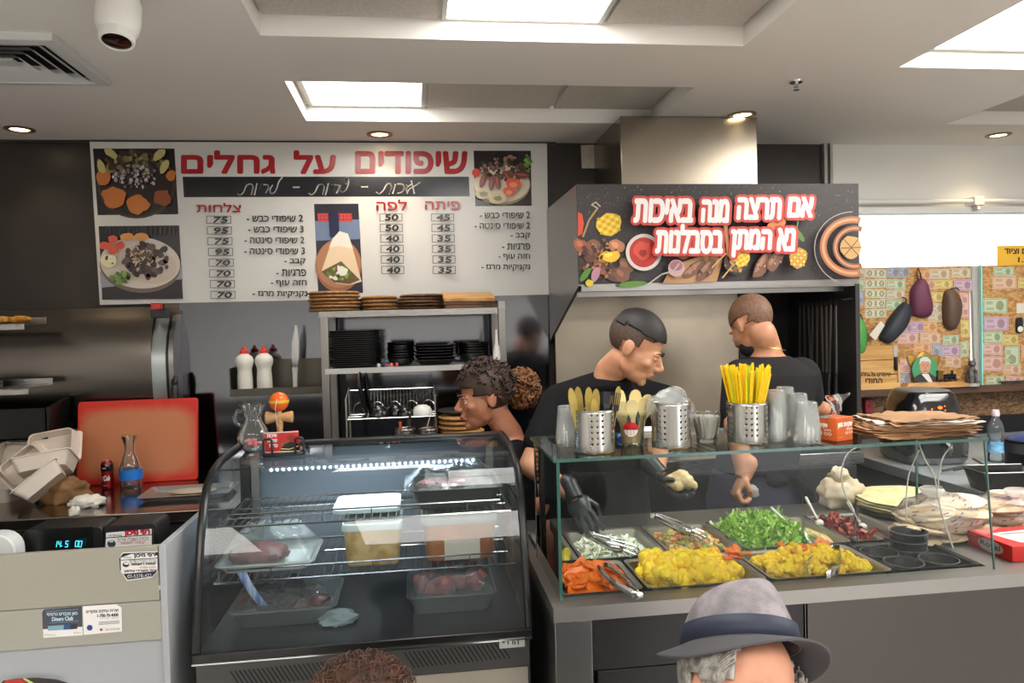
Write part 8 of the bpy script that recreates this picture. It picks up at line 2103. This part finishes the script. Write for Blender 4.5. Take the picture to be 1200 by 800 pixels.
for s, cnt in ((-1, 170), (1, 50)):
    g = G()
    for k in range(cnt):
        u = R.uniform(0, 1); p = Vector((s * .0785, -.052 + (.046 if s < 0 else .085) * u, .058 + R.uniform(-.014, .012))); pts = [p + Vector((s * (.004 + .010 * math.sin(q * .5)), q * .003 + .004 * math.sin(q + k), -.006 * q + .0015 * math.sin(q * 1.7 + k))) for q in range(8)]
        g.tube(pts, [.0016, .0017, .0016, .0015, .0013, .0011, .0009, .0005], 4, False, M2)
    part('hair_strands', g, M_hg, t, world=True, smooth=60)
# hat: felt crown with a pinch, band, snap brim - a thing worn, kept as clothing of the man
hatM = MH @ T(0, .016, .075) @ RX(-13) @ S(sH, sH, sH * .94)
n = 56; rings = []
def crown(z, a, b, dent=0.0, tilt=0.0):
    out = []
    for k in range(n):
        u = 2 * PI * k / n; x, y = a * math.cos(u), b * math.sin(u)
        out.append((x * (1 - dent * max(0, -math.sin(u)) ** 2 * .5), y, z + tilt * y))
    return out
M_felt = mat('hat_felt', (150, 142, 146), .95, c2=(112, 108, 112), nscale=26, lo=.35, hi=.65, bump=.3, bscale=260)
rings = [crown(-.004, .0835, .103), crown(.02, .082, .101), crown(.045, .075, .094, .1), crown(.068, .066, .086, .3, -.06), crown(.088, .056, .078, .5, -.12), crown(.100, .042, .066, .6, -.16), crown(.101, .026, .050, .6, -.16), crown(.090, .012, .032, .3, -.14), crown(.086, .002, .006, 0, -.12)]
hp = part('hat_crown', G().loft(rings, True, False, True, hatM), M_felt, t, world=True, smooth=70, label='grey felt crown of the hat', solid=.003, sub=1)
part('hat_band', G().loft([crown(.0, .0855, .105), crown(.034, .0842, .1028, .04)], True, False, False, hatM), mat('hat_band', (30, 38, 58), .6, bump=.1, bscale=150), t, world=True, smooth=70, solid=.002, label='dark navy hat band')
def brim(r, dz): return [((.083 + r * .80) * math.cos(2 * PI * k / n), (.102 + r) * math.sin(2 * PI * k / n), dz - (.034 * (r / .045)) * (max(0, abs(math.cos(2 * PI * k / n))) ** 2) * .9 + (.012 if math.sin(2 * PI * k / n) > 0 else -.004) * abs(math.sin(2 * PI * k / n)) * r / .045) for k in range(n)]
part('hat_brim', G().loft([brim(0, 0), brim(.016, -.001), brim(.032, -.003), brim(.044, -.006), brim(.047, -.007)], True, False, False, hatM), mat('brim_grey', (74, 72, 76), .9, bump=.2, bscale=260), t, world=True, smooth=70, solid=.0035, label='dark grey hat brim')
stool(hc.x, hc.y + .02, seat - .045, 'black stool under the elderly man in the hat')
# second guest: only the top of a curly brown head shows
hc = aty(426, 880, 1.12)
t = thing('person', 'person with frizzy reddish-brown hair, only the crown in view before the fridge', 'person', (hc.x, hc.y, 0))
MH = facing(hc, (0.1, 1, -.1)); sH = .98
seat = seated(t, hc, 1, MH, sH, M_skin3, mat('shirt_olive', (70, 72, 58), .8), MATS['trousers_dark'], 0)
M_fz = mat('hair_frizz', (84, 50, 34), .7, c2=(54, 34, 24), nscale=40)
part('hair', cap_hair(MH, sH, lambda p: p.z > -.03, 1.02), M_fz, t, world=True, solid=.008, smooth=60)
rr_ = random.Random(8)
part('hair_frizz', curls(MH, (0, .02, .04), (.086, .10, .098), 900, rr_, .035, .004, .0008, lambda d: d.z > -.2), M_fz, t, world=True, smooth=60)
stool(hc.x, hc.y + .02, seat - .045, 'black stool under the person with frizzy hair')
